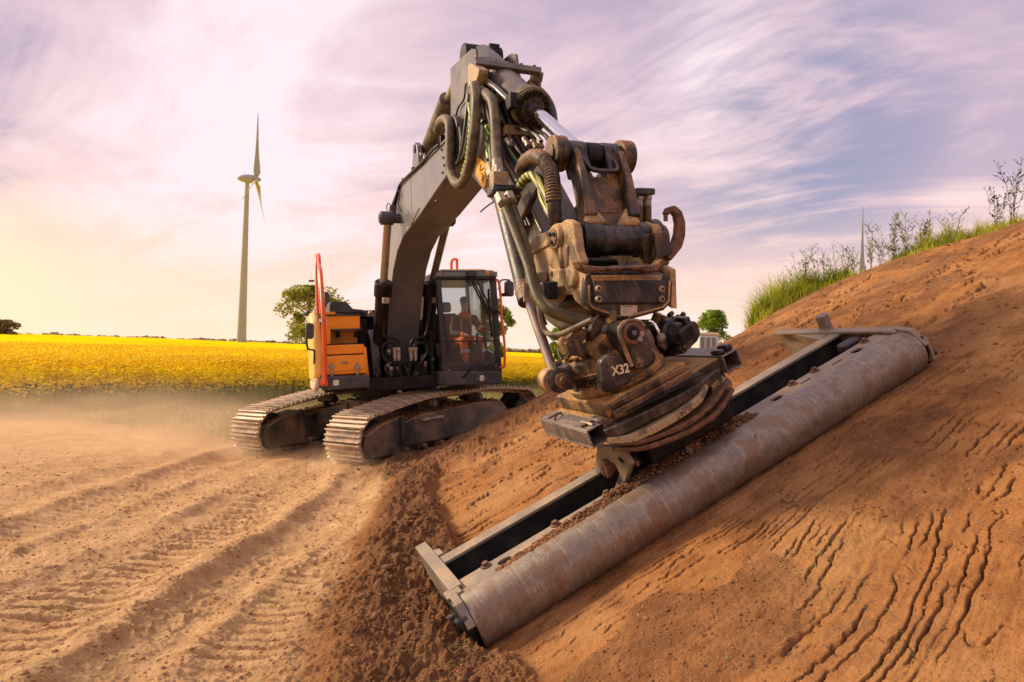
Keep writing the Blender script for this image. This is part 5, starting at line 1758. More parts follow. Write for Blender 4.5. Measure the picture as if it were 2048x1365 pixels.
def build_arm():
    ar = ep('arm', MB().prism(ARM, -0.21, 0.21, 1), 'arm', bevel=0.012)
    ep('side_plate', MB().prism([(s, z) for s, z in [(5.6, 4.1), (6.02, 4.60), (6.80, 3.70), (7.22, 3.29), (7.30, 2.90), (6.527, 3.335), (5.89, 3.735)]], -0.222, -0.205, 1), 'armside', ar, 0.004)
    nose = [(903, 137), (945, 98), (953, 99), (958, 140), (964, 168), (1003, 240), (980, 285), (950, 330), (905, 250)]
    for l_ in (-0.235, 0.205):
        ep('nose_plate', MB().prism(sl_(nose, -0.22), l_, l_ + 0.03, 1), 'armside', ar, 0.006)
    # flanged rim of the nose plates
    rim = sl_([(904, 250), (903, 140)], -0.22)
    ep('nose_rim', MB().sweep_bar([(p[0], 0.0, p[1]) for p in rim], 0.46, 0.03, (0, 1, 0)), 'armside', ar, 0.005)
    # pipes on the front face of the arm
    fr_ = [(6.15, 4.72), (6.5, 4.27), (6.84, 3.83), (7.1, 3.56)]
    for k, l_ in enumerate((-0.13, -0.07, 0.02, 0.08)):
        ep('hydraulic_line', MB().tube([(s + 0.03, l_ + (0.03 if i == 3 else 0), z + 0.03) for i, (s, z) in enumerate(fr_)], 0.019, 8, 3), 'arm', ar)
    ep('pipe_clamp', MB().box((6.45, -0.17, 4.27), (6.55, 0.13, 4.36)), 'brass', ar, 0.006)
    ep('pipe_clamp', MB().box((6.78, -0.16, 3.87), (6.88, 0.13, 3.96)), 'brass', ar, 0.006)
    rng = np.random.default_rng(9)
    for px, py, l_ in ((1012, 285, -.16), (1016, 291, -.16), (1046, 283, -.05), (1051, 290, -.05), (1062, 288, 0), (1067, 294, 0), (1075, 286, .05), (1078, 293, .05)):
        c = np.array(UF.on(1, px, py, l_)) + (0.03, 0, 0.02)
        ep('fitting', MB().cyl(c, c + (0.035, 0, -0.05), 0.026, n=8), 'fitting', ar)
    ep('hose', MB().tube([U3(1014, 292, -.17), U3(1022, 306, -.18), U3(1032, 320, -.2), U3(1045, 332, -.2), U3(1052, 345, -.22)], 0.016, 8), mat_surface('green_hose', (0.03, 0.14, 0.05), 0.5, 0, 0.3), ar)
    for k in range(4):
        y = 296 + 6 * k
        ep('hose', MB().tube([U3(1020 + k, y, -.10), U3(1038, y - 3 + k, -.06), U3(1060, y - 2, 0.0), U3(1080, y + 8, .05)], 0.016, 8), 'hose', ar)
    for sx, lpath in ((0, [(1010, 265), (1030, 262), (1050, 268), (1068, 276), (1080, 290)]), (1, [(1040, 248), (1060, 262), (1085, 275), (1096, 288)])):
        ep('hydraulic_line', MB().tube([np.array(U3(a, b, -.05 + .1 * sx)) + (.03, 0, .02) for a, b in lpath], 0.020, 8), 'arm', ar)
    ep('cable_stay', MB().tube([U3(1004, 312, -.225), U3(1020, 340, -.225), U3(1036, 366, -.23)], 0.008, 6, 2), 'fitting', ar)
    ep('cable_stay', MB().tube([U3(1063, 421, -.215), U3(1073, 444, -.215), U3(1083, 464, -.215)], 0.009, 6, 2), 'fitting', ar)
    # yellow sticker
    st = ep('warning_sticker', MB().prism(sl_([(955, 313), (978, 333), (969, 378), (952, 350)], -0.235), -0.240, -0.2225, 1), 'sticker', ar)
    ep('print', MB().tube([U3(962, 330, -.2415), U3(960, 342, -.2415), U3(968, 336, -.2415)], 0.006, 4, 2).tube([U3(962, 346, -.2415), U3(966, 352, -.2415), U3(964, 362, -.2415)], 0.006, 4, 2), 'ink', st)
    # arm cylinder on the boom's back
    a0, a1, a2 = U3(845, 318, 0.05), U3(893, 222, 0.05), U3(908, 178, 0.05)
    cy = ep('arm_cylinder', MB().cyl(U3(858, 300, 0.05), U3(897, 200, 0.05), 0.125, n=24), 'hosedust', bevel=0.01)
    ep('rod', MB().cyl(U3(897, 200, 0.05), U3(912, 165, 0.0), 0.06, n=16), 'rodsteel', cy)
    cb = U3(858, 300, 0.05)
    for l_ in (-0.16, 0.13):
        ep('cylinder_bracket', MB().prism([(cb[0] - 0.35, 4.24), (cb[0] + 0.25, 4.24), (cb[0] + 0.12, cb[2] + 0.02), (cb[0], cb[2] + 0.10), (cb[0] - 0.14, cb[2])], l_, l_ + 0.08, 1), 'boom', cy, 0.01)
    ep('cylinder_pin', MB().cyl((cb[0], -0.18, cb[2]), (cb[0], 0.24, cb[2]), 0.06, n=16), 'charcoal', cy)
    # bucket cylinder
    b0, fl, tip = np.array(U3(962, 116, 0.0)), np.array(U3(1060, 213, 0.0)), np.array(U3(1176, 318, 0.0))
    d = (fl - b0) / np.linalg.norm(fl - b0)
    bc = ep('bucket_cylinder', MB().lathe(b0 - d * 0.05, fl - d * 0.02, [(0, 0.11), (0.06, 0.15), (0.40, 0.15), (0.42, 0.138), (0.93, 0.138), (0.94, 0.15), (1, 0.15)], 28), 'armside')
    ep('flange', MB().lathe(fl - d * 0.05, fl + d * 0.06, [(0, 0.15), (0.1, 0.185), (0.75, 0.185), (0.8, 0.175), (1, 0.175)], 32), 'hosedust', bc)
    ep('gland', MB().lathe(fl + d * 0.06, fl + d * 0.10, [(0, 0.115), (0.7, 0.11), (1, 0.085)], 24), 'darksteel', bc)
    ep('rod', MB().cyl(fl, tip, 0.060, n=24), 'chrome', bc)
    e1 = np.cross(d, (0, 1, 0)); e1 /= np.linalg.norm(e1)
    e2 = np.cross(d, e1)
    for i in range(16):
        a = 2 * math.pi * i / 16
        c = fl + d * 0.055 + (e1 * math.cos(a) + e2 * math.sin(a)) * 0.145
        ep('bolt', MB().cyl(c, c + d * 0.03, 0.023, n=8), 'blacksteel', bc)
    ep('rear_cap', MB().cyl(b0 + (0, -0.21, 0), b0 + (0, 0.22, 0), 0.13, n=20), 'blacksteel', bc, 0.01)
    c = U3(984, 107, 0.12)
    ep('rear_bracket', MB().box(tuple(np.array(c) - (0.10, 0.06, 0.07)), tuple(np.array(c) + (0.10, 0.06, 0.07))), 'blacksteel', bc, 0.01)
    ep('port', MB().box(tuple(np.array(U3(1028, 205, -.16)) - (.07, .06, .07)), tuple(np.array(U3(1028, 205, -.16)) + (.07, .06, .07))), 'blacksteel', bc, 0.01)
    ep('hydraulic_line', MB().tube([U3(965, 157, -.2), U3(990, 175, -.2), U3(1008, 192, -.18), U3(1022, 205, -.17)], 0.030, 10, 4), 'armside', bc)
    # manifold and cross bar in front of the nose
    ep('manifold', MB().prism(sl_([(945, 132), (951, 127), (968, 140), (966, 152), (959, 172), (944, 176)], -0.27), -0.32, -0.22, 1), 'brass', ar, 0.008)
    xb = [np.array(U3(950, 130, -.28)) + (0.05, 0, 0), np.array(U3(1078, 148, .28)) + (0.05, 0, 0)]
    ep('cross_bar', MB().sweep_bar(xb, 0.07, 0.06, (1, 0, 0.2)), 'armside', ar, 0.006)
    ep('cross_bar_end', MB().sweep_bar([np.array(U3(1071, 147, .27)) + (.05, 0, 0), np.array(U3(1068, 166, .27)) + (.05, 0, 0)], 0.10, 0.10, (1, 0, 0)), 'armside', ar, 0.006)
    ep('fitting', MB().box(tuple(np.array(U3(1066, 171, .27)) - (.05, .06, .03)), tuple(np.array(U3(1066, 171, .27)) + (.08, .06, .04))), 'brass', ar, 0.008)
    for pp in (((960, 131), 0), ((978, 134), 0.3), ((1005, 138), .5), ((1035, 142), .7), ((1062, 146), .9)):
        c = xb[0] * (1 - pp[1]) + xb[1] * pp[1] + (0, 0, 0.03)
        ep('bolt', MB().cyl(c, c + (0, 0, 0.025), 0.018, n=6), 'darksteel', ar)

    # hose bundle hanging between boom and arm, and down the arm
    def hose(pts, r, mat, **k):
        return ep('hose', MB().tube([U3(*p) for p in pts], r, 10, 6, **k), mat)
    hose([(874, 262, -.30), (880, 245, -.32), (890, 238, -.36), (899, 250, -.40), (900, 300, -.42), (902, 345, -.42), (914, 368, -.42), (928, 362, -.42), (940, 330, -.42), (947, 280, -.42), (951, 240, -.40), (953, 200, -.38), (950, 170, -.36)], 0.052, 'hosedust')
    hose([(887, 250, -.30), (896, 240, -.33), (906, 250, -.36), (908, 300, -.37), (912, 328, -.37), (920, 318, -.37), (928, 280, -.36), (934, 230, -.34), (938, 190, -.30)], 0.024, 'hose')
    hose([(897, 240, -.29), (908, 234, -.31), (916, 250, -.33), (917, 290, -.33), (921, 320, -.34), (930, 305, -.35), (938, 260, -.35), (945, 200, -.33)], 0.026, 'hose')
    hose([(905, 236, -.28), (917, 242, -.30), (924, 270, -.31), (924, 300, -.32), (914, 322, -.34)], 0.030, 'hose', ribs=(0.03, 0.005))
    hose([(912, 232, -.27), (917, 215, -.26), (928, 198, -.26), (931, 172, -.25), (936, 166, -.25), (944, 165, -.25)], 0.010, 'rubber')
    hose([(940, 208, -.38), (943, 240, -.39), (940, 280, -.40), (935, 320, -.40), (926, 350, -.40)], 0.030, 'spiral')
    hose([(948, 172, -.30), (947, 215, -.36), (943, 265, -.36)], 0.036, 'hosedust', ribs=(0.028, 0.006))
    hose([(950, 222, -.28), (958, 228, -.28), (962, 238, -.28)], 0.032, 'spiral')
    hose([(962, 238, -.27), (972, 250, -.27), (979, 262, -.28), (976, 290, -.30), (979, 320, -.33)], 0.030, 'spiral')
    hose([(962, 182, -.27), (974, 190, -.30), (985, 205, -.30), (990, 240, -.32), (992, 290, -.34), (994, 325, -.38)], 0.046, 'hosedust', ribs=(0.03, 0.004))
    hose([(981, 262, -.26), (983, 300, -.3), (986, 330, -.34)], 0.034, 'hose')
    hose([(1070, 175, .27), (1085, 188, .3), (1098, 205, .32), (1105, 225, .32), (1108, 250, .3)], 0.040, 'hose')
    # thin control hoses following the arm
    for k in range(7):
        o = k * 3.2
        hose([(956 + o, 186 + k * 3, -.235), (962 + o, 215 + k * 4, -.24 - .01 * (k % 3)), (974 + o * .8, 250 + k * 3, -.25), (984 + o * .9, 290, -.27), (992 + o * .9, 318 + k, -.30), (1000 + o * .6, 345 + 2 * k, -.30)], 0.011 + 0.003 * (k % 3), ['hose', 'rubber', 'hosedust'][k % 3])
    for k in range(5):
        o = k * 4
        hose([(884 + o, 262 - 2 * k, -.29), (893 + o, 243 - k, -.31), (903 + o, 262, -.33), (906 + o, 300 + 3 * k, -.35), (916 + o * .7, 330 - 4 * k, -.36), (930 + o * .4, 296, -.36), (940 + o * .3, 240, -.34), (948, 190 + 3 * k, -.30)], 0.012 + 0.004 * (k % 2), ['hose', 'rubber'][k % 2])
    for k in range(4):
        o = k * 5
        hose([(1010 + o, 372 + 3 * k, -.23), (1024 + o, 395 + k, -.25), (1034 + o, 425, -.26), (1040 + o * 1.4, 452, -.27)], 0.012, 'hose')
    for px, py in ((985, 344), (991, 351), (1002, 340), (1006, 356), (1011, 372), (1016, 380), (978, 352), (1022, 402)):
        c = np.array(U3(px, py, -.40))
        ep('fitting', MB().cyl(c, c + (rng.uniform(-.01, .01), -0.02, rng.uniform(-.06, -.03)), rng.uniform(.016, .026), n=6), ['fitting', 'brass', 'blacksteel'][int(px) % 3])
    hose([(961, 424, -.24), (974, 413, -.24), (986, 405, -.24)], 0.008, 'rubber')
    ep('hose_sleeve', MB().tube([U3(952, 236, -.33), U3(968, 246, -.30)], 0.030, 8, 1), 'hose')
    # couplings
    for c0, c1, r, m_ in (((981, 330, -.36), (986, 352, -.38), .045, 'brass'), ((994, 322, -.38), (996, 352, -.40), .048, 'fitting'), ((984, 348, -.38), (983, 358, -.38), .040, 'fitting'), ((975, 336, -.36), (985, 336, -.36), .025, 'fitting')):
        ep('coupling', MB().cyl(U3(*c0), U3(*c1), r, n=10).cyl(np.array(U3(*c0)) * 0.5 + np.array(U3(*c1)) * 0.5, U3(*c1), r * 1.2, n=6), m_)
    c = U3(998, 362, -0.42)
    ep('coupling_block', MB().box((c[0] - 0.06, c[1] - 0.07, c[2] - 0.07), (c[0] + 0.06, c[1] + 0.07, c[2] + 0.07)), 'brass', None, 0.012)
    # long corrugated guard hose from the arm over to the coupler
    hose([(1043, 342, -.26), (1050, 326, -.28), (1062, 315, -.30), (1076, 313, -.32), (1090, 322, -.34)], 0.060, 'dirty')
    hose([(1078, 314, -.32), (1092, 325, -.34), (1102, 348, -.36), (1106, 380, -.37), (1108, 405, -.37)], 0.058, 'dirty', ribs=(0.022, 0.006))
    hose([(1108, 402, -.37), (1110, 425, -.36), (1112, 450, -.34)], 0.050, 'hose', ribs=(0.05, 0.006))
    hose([(1027, 412, -.27), (1032, 390, -.30), (1044, 365, -.32), (1054, 353, -.33), (1066, 352, -.34), (1078, 366, -.35)], 0.034, 'spiraly')
    hose([(1068, 354, -.34), (1080, 368, -.35), (1094, 392, -.36), (1104, 418, -.36)], 0.036, 'spiraly')
    hose([(1080, 378, -.30), (1084, 398, -.32), (1092, 414, -.33), (1100, 428, -.33)], 0.024, 'spiraly')
    hose([(1040, 358, -.24), (1036, 372, -.26), (1030, 392, -.28), (1022, 420, -.30)], 0.026, 'hosedust')
    hose([(1094, 418, -.33), (1100, 428, -.33), (1106, 434, -.32)], 0.030, 'fitting')
    hose([(1247, 335, .30), (1251, 352, .32), (1250, 375, .32), (1244, 395, .3), (1243, 404, .3)], 0.036, 'dirty', ribs=(0.02, 0.004))


build_arm()


def build_link():
    top = np.array(UF.on(1, 1178, 312, 0.02))
    bot = np.array((8.50, 0.0, 2.645))
    ax = bot - top
    ax[1] = 0
    Ln = float(np.linalg.norm(ax))
    ax = ax / Ln
    nrm = np.array([-ax[2], 0, ax[0]])
    if nrm[0] < 0: nrm = -nrm
    LF = Frame(UF.w(top), UF.ax[0] * ax[0] + UF.ax[2] * ax[2], UF.ax[1], UF.ax[0] * nrm[0] + UF.ax[2] * nrm[2])
    # local: x down the link, y to the machine's left, z to the front
    lo = UF.on(0, 1125, 300, float(top[0]))[1]
    hi = UF.on(0, 1226, 300, float(top[0]))[1]
    c0 = (lo + hi) / 2
    w0 = (hi - lo) / 2
    lk = ep('bucket_link', MB().prism([(0.16, c0 - w0), (0.16, c0 - w0 + 0.14), (0.24, c0 - w0 + 0.16), (0.24, c0 + w0 - 0.16), (0.16, c0 + w0 - 0.14), (0.16, c0 + w0), (Ln - 0.08, 0.21), (Ln - 0.08, -0.24)], 0.0, 0.06, 2), 'dirty', frame=LF, bevel=0.012)
    for s_ in (-1, 1):
        a, b = c0 + s_ * w0, (0.21 if s_ > 0 else -0.24)
        ep('side_rib', MB().sweep_bar([(0.05, a - s_ * 0.03, 0.06), (0.3, a * .6 + b * .4 - s_ * 0.035, 0.08), (Ln - 0.12, b - s_ * 0.05, 0.085)], [0.05, 0.06, 0.10], [0.16, 0.17, 0.12], (0, 1, 0)), 'dirty', lk, 0.015, LF)
        ep('upper_boss', MB().cyl((0, a - s_ * 0.145, 0), (0, a + s_ * 0.0, 0), 0.105, n=28).box((0.02, min(a - s_ * 0.145, a), -0.06), (0.2, max(a - s_ * 0.145, a), 0.09)), 'darksteel', lk, 0.012, LF)
        ep('fillet', MB().prism([(Ln - 0.30, b - s_ * 0.02), (Ln - 0.06, b), (Ln - 0.06, b - s_ * 0.20), (Ln - 0.14, b - s_ * 0.14)], 0.05, 0.12, 2), 'coupler', lk, 0.025, LF)
        c = np.array((0.02, a - s_ * 0.075, 0.1))
        ep('grease_hole', MB().cyl(c, c + (0, 0, 0.006), 0.016, n=10), 'ink', lk, frame=LF)
    ep('lower_tube', MB().lathe((Ln, -0.27, 0.0), (Ln, 0.36, 0.0), [(0, 0.13), (0.22, 0.13), (0.24, 0.118), (0.72, 0.118), (0.74, 0.13), (1, 0.13)], 32), 'darksteel', lk, 0, LF)
    ep('grab_loop', MB().tube([(0.10, c0 - 0.13, 0.09), (0.16, c0 - 0.13, 0.11), (0.215, c0 - 0.115, 0.12), (0.235, c0 - 0.06, 0.12), (0.235, c0 + 0.06, 0.12), (0.215, c0 + 0.115, 0.12), (0.16, c0 + 0.13, 0.11), (0.10, c0 + 0.13, 0.09)], 0.018, 8, 4), 'darksteel', lk, 0, LF)
    ep('rod_eye', MB().cyl((0, c0 - w0 + 0.155, 0), (0, c0 + w0 - 0.155, 0), 0.10, n=26), 'blacksteel', lk, 0.01, LF)
    ep('weld_step', MB().box((Ln - 0.20, -0.06, 0.06), (Ln - 0.19, 0.07, 0.068)), 'dirty', lk, 0, LF)
    # guide links on both sides, from the arm to the upper pin
    for s_ in (-1, 1):
        a = c0 + s_ * (w0 + 0.01)
        q0 = np.array((7.30, s_ * 0.26, 2.93))
        q1 = np.array((top[0], a + s_ * 0.05, top[2]))
        ep('guide_link', MB().sweep_bar([q0, (q0 + q1) / 2 + (0, s_ * .02, 0.02), q1], [0.06, 0.06, 0.06], [0.15, 0.17, 0.18], (0, 1, 0)), 'arm', None, 0.015)
        ep('guide_boss', MB().cyl((0, a + s_ * 0.005, 0), (0, a + s_ * 0.11, 0), 0.135, n=32).cyl((0, a + s_ * 0.11, 0), (0, a + s_ * 0.125, 0), 0.075, n=28), 'dirty', None, 0.012, LF)
        ep('pivot_boss', MB().cyl(q0 + (0, -0.05, 0), q0 + (0, 0.05, 0), 0.11, n=24), 'arm', None, 0.01)


build_link()


# ================================================================== tiltrotator with its quick coupler
TR_ = thing('tiltrotator', 'dust covered tiltrotator with quick coupler hanging on the excavator arm', 'tiltrotator', TF)


def tp(name, mb, mat, parent=None, bevel=0.0, frame=TF, **k):
    return part(name, mb, M[mat] if isinstance(mat, str) else mat, parent or TR_, frame, bevel, **k)


def T3(px, py, b):
    return TF.on(1, px, py, b)


def T3n(px, py, n):
    return TF.on(2, px, py, n)


def tb_(pts, b):
    return TF.pl(1, pts, b)


def build_coupler():
    # upper half: cast side ears with both pins, the open tray and its lip
    ear = sl_([(1053, 503), (1058, 488), (1068, 478), (1120, 450), (1136, 439), (1149, 445), (1153, 460), (1158, 500), (1166, 524), (1160, 537), (1140, 541), (1128, 545), (1112, 552), (1090, 552), (1068, 543), (1060, 528)], -0.34)
    for s_, l0 in ((-1, -0.36), (1, 0.29)):
        er = tp('ear', MB().prism(ear, l0, l0 + 0.07, 1), 'coupler', frame=UF, bevel=0.014, seg=3)
        lo = -0.36 if s_ < 0 else 0.36
        for px, py, r in ((1113, 475, 0.090), (1056, 506, 0.078)):
            c = UF.on(1, px, py, -0.37)
            c0, c1 = (c[0], lo - s_ * 0.02, c[2]), (c[0], lo + s_ * 0.035, c[2])
            pb = tp('pin_boss', MB().lathe(c0, c1, [(0, r * 1.15), (0.6, r * 1.1), (1, r * 0.95)], 28), 'coupler', er, 0.006, UF)
            tp('pin', MB().cyl(c1, (c[0], lo + s_ * 0.045, c[2]), r * 0.72, n=24), 'dirty', er, 0.004, UF)
            for q in range(3):
                a = 2 * math.pi * q / 3 + 0.4
                cc = np.array((c[0] + math.cos(a) * r * .42, lo + s_ * 0.045, c[2] + math.sin(a) * r * .42))
                tp('bolt', MB().cyl(cc, cc + (0, s_ * 0.012, 0), 0.016, n=6), 'blacksteel', er, 0, UF)
        a, b = np.array(UF.on(1, 1066, 505, -0.365)), np.array(UF.on(1, 1104, 484, -0.365))
        a[1] = b[1] = lo + s_ * 0.0
        tp('ear_rib', MB().sweep_bar([a, b], 0.03, 0.035, (0, 1, 0)), 'coupler', er, 0.01, UF)
        c = np.array(UF.on(1, 1120, 505, -0.365)); c[1] = lo
        tp('ear_rib', MB().sweep_bar([c + (0, 0, 0.05), c + (0.02, 0, -0.12)], 0.035, 0.05, (0, 1, 0)).sweep_bar([c + (0.12, 0, 0.04), c + (0.10, 0, -0.13)], 0.03, 0.05, (0, 1, 0)), 'coupler', er, 0.015, UF)
    # tray floor and front lip
    lipT = ss_([(1152, 520), (1166, 531), (1200, 534), (1250, 533), (1300, 530), (1313, 527), (1322, 517), (1324, 529), (1316, 541), (1314, 545), (1288, 547), (1284, 541), (1192, 544), (1178, 546), (1160, 538)], 9.0)
    tp('front_lip', MB().prism(lipT, 8.92, 9.02, 0), 'dirty', frame=UF, bevel=0.012)
    tp('tray_floor', MB().box((8.1, -0.27, 2.36), (8.78, 0.27, 2.39)), 'blacksteel', frame=UF, bevel=0.01)
    tp('tray_pipe', MB().tube([(8.86, -0.2, 2.40), (8.88, -0.02, 2.41), (8.86, 0.1, 2.40)], 0.014, 8).cyl((8.8, 0.0, 2.38), (8.8, 0.0, 2.45), 0.04), 'darksteel', frame=UF)
    tp('lock_cylinder', MB().cyl((8.3, -0.16, 2.46), (8.3, 0.16, 2.46), 0.07).box((8.0, -0.25, 2.38), (8.2, 0.25, 2.5)), 'blacksteel', frame=UF, bevel=0.02)
    # greasy bearing collar at the right end of the tube
    c = UF.on(0, 1300, 482, 8.5)
    tp('collar', MB().lathe((8.50, 0.32, 2.645), (8.50, 0.44, 2.645), [(0, 0.15), (0.5, 0.16), (0.55, 0.13), (1, 0.12)], 28), 'darksteel', frame=UF)
    # lifting hook with its base
    hk = [(1330, 515, 0), (1339, 505, 0), (1352, 490, 0), (1358, 470, 0), (1359, 447, 0), (1354, 428, 0), (1345, 419, 0), (1335, 421, 0), (1331, 430, 0)]
    P = [np.array(UF.on(0, a, b, 8.75)) for a, b, _ in hk]
    wds = [0.085, 0.085, 0.08, 0.075, 0.07, 0.06, 0.05, 0.04, 0.03]
    hb = MB()
    Pd = []
    for i in range(len(P) - 1):
        Pd += [P[i], (P[i] + P[i + 1]) / 2]
    Pd.append(P[-1])
    wd = list(np.interp(np.linspace(0, 1, len(Pd)), np.linspace(0, 1, len(wds)), wds))
    hb.sweep_bar(Pd, [0.06] * len(Pd), wd, (1, 0, 0))
    hook = tp('lifting_hook', hb, 'rust', frame=UF, bevel=0.012)
    tp('hook_base', MB().prism(ss_([(1303, 467), (1325, 464), (1331, 472), (1330, 488), (1340, 494), (1338, 508), (1322, 517), (1306, 524)], 8.75), 8.62, 8.80, 0), 'dirty', frame=UF, bevel=0.012)
    tp('hook_tip', MB().cyl(P[-1] + (0, 0, 0.0), P[-1] + (0, 0, -0.045), 0.016, n=8), 'rust', hook, 0, UF)


build_coupler()


def build_hitch_top():
    side = [(1096, 530), (1103, 538), (1121, 541), (1140, 531), (1156, 530), (1172, 538), (1176, 553), (1172, 600), (1174, 622), (1150, 603), (1144, 590), (1124, 590), (1116, 603), (1100, 604), (1097, 568)]
    q = [(min(a, 8.855), b) for a, b in sl_(side, -0.385)]
    for l0 in (-0.385, 0.275):
        tp('side_plate', MB().prism(q, l0, l0 + 0.05, 1), 'coupler', frame=UF, bevel=0.009)
    c = UF.on(1, 1144, 556, -0.40)
    tp('pin', MB().lathe((c[0], -0.38, c[2]), (c[0], -0.42, c[2]), [(0, 0.072), (0.7, 0.07), (1, 0.055)], 24), 'coupler', frame=UF, bevel=0.004)
    c = UF.on(1, 1104, 549, -0.385)
    tp('hole_plug', MB().cyl((c[0], -0.38, c[2]), (c[0], -0.388, c[2]), 0.024, n=14), 'ink', frame=UF)
    # front plate with chamfered lower corners
    S_F = 8.86
    fp_ = ss_([(1172, 550), (1184, 541), (1322, 544), (1340, 553), (1347, 568), (1344, 606), (1329, 621), (1256, 641), (1236, 641), (1176, 619), (1169, 604), (1170, 562)], S_F)
    fr = tp('front_plate', MB().prism(fp_, S_F - 0.06, S_F, 0), 'plate', frame=UF, bevel=0.018, seg=3)
    tp('body_block', MB().prism(ss_([(1182, 556), (1338, 556), (1338, 604), (1250, 632), (1182, 610)], S_F - 0.05), 8.0, S_F - 0.05, 0), 'blacksteel', frame=UF, bevel=0.02)
    tp('raised_rim', MB().sweep_bar([UF.on(0, a, b, S_F + .004) for a, b in ((1178, 570), (1178, 606), (1186, 616), (1240, 634))], 0.012, 0.016, (1, 0, 0)).sweep_bar([UF.on(0, a, b, S_F + .004) for a, b in ((1339, 562), (1337, 603), (1327, 614), (1256, 634))], 0.012, 0.016, (1, 0, 0)), 'coupler', fr, 0.004, UF)
    cv = tp('cover_plate', MB().prism(ss_([(1186, 562), (1326, 560), (1329, 607), (1192, 607)], S_F + 0.03), S_F - 0.01, S_F + 0.035, 0), 'plate', frame=UF, bevel=0.008)
    tp('top_lip', MB().prism(ss_([(1184, 551), (1326, 550), (1323, 562), (1190, 563)], S_F + 0.03), S_F - 0.10, S_F + 0.03, 0), 'coupler', frame=UF, bevel=0.008)
    for px, py in ((1196, 578), (1196, 599), (1322, 579), (1322, 599)):
        c = np.array(UF.on(0, px, py, S_F + 0.036))
        b = tp('bolt', MB().lathe(c, c + (0.022, 0, 0), [(0, 0.024), (0.6, 0.024), (1, 0.018)], 16), 'brass', cv, 0, UF)
        tp('socket', MB().cyl(c + (0.022, 0.0, 0.0), c + (0.0235, 0.0, 0.0), 0.011, n=6), 'ink', b, 0, UF)
    # type plate with fine print
    a, b, c_, d = [np.array(UF.on(0, x, y, S_F + 0.001)) for x, y in ((1241, 611), (1274, 611), (1274, 632), (1241, 632))]
    pl_ = tp('type_plate', MB().prism([(p[1], p[2]) for p in (a, b, c_, d)], S_F - 0.002, S_F + 0.003, 0), 'label', fr, 0, UF)
    W_, H_ = b[1] - a[1], a[2] - d[2]

    def pbox(x0, x1, y0, y1, mat, nm='print'):
        tp(nm, MB().box((S_F + 0.0032, a[1] + W_ * x0, d[2] + H_ * y0), (S_F + 0.0045, a[1] + W_ * x1, d[2] + H_ * y1)), mat, pl_, 0, UF)
    pbox(0.16, 0.24, 0.80, 0.90, 'greenink')
    pbox(0.28, 0.70, 0.82, 0.88, 'ink')
    for k in range(5):
        pbox(0.08, 0.50, 0.62 - k * 0.11, 0.63 - k * 0.11, 'ink')
        pbox(0.55, 0.92, 0.62 - k * 0.11, 0.63 - k * 0.11, 'ink')
    tp('print', MB().prism([(a[1] + W_ * .78, d[2] + H_ * .24), (a[1] + W_ * .92, d[2] + H_ * .24), (a[1] + W_ * .85, d[2] + H_ * .06)], S_F + .0032, S_F + .0046, 0), 'ink', pl_, 0, UF)
    # bracket that carries the left tilt cylinder
    tp('cylinder_bracket', MB().prism(ss_([(1074, 566), (1100, 566), (1100, 602), (1074, 602)], 8.35), 8.2, 8.5, 0), 'darksteel', frame=UF, bevel=0.015)
    tp('bracket_eye', MB().cyl(U3(1082, 556, -.42), U3(1092, 562, -.34), 0.05, n=20), 'coupler', frame=UF, bevel=0.01)


build_hitch_top()


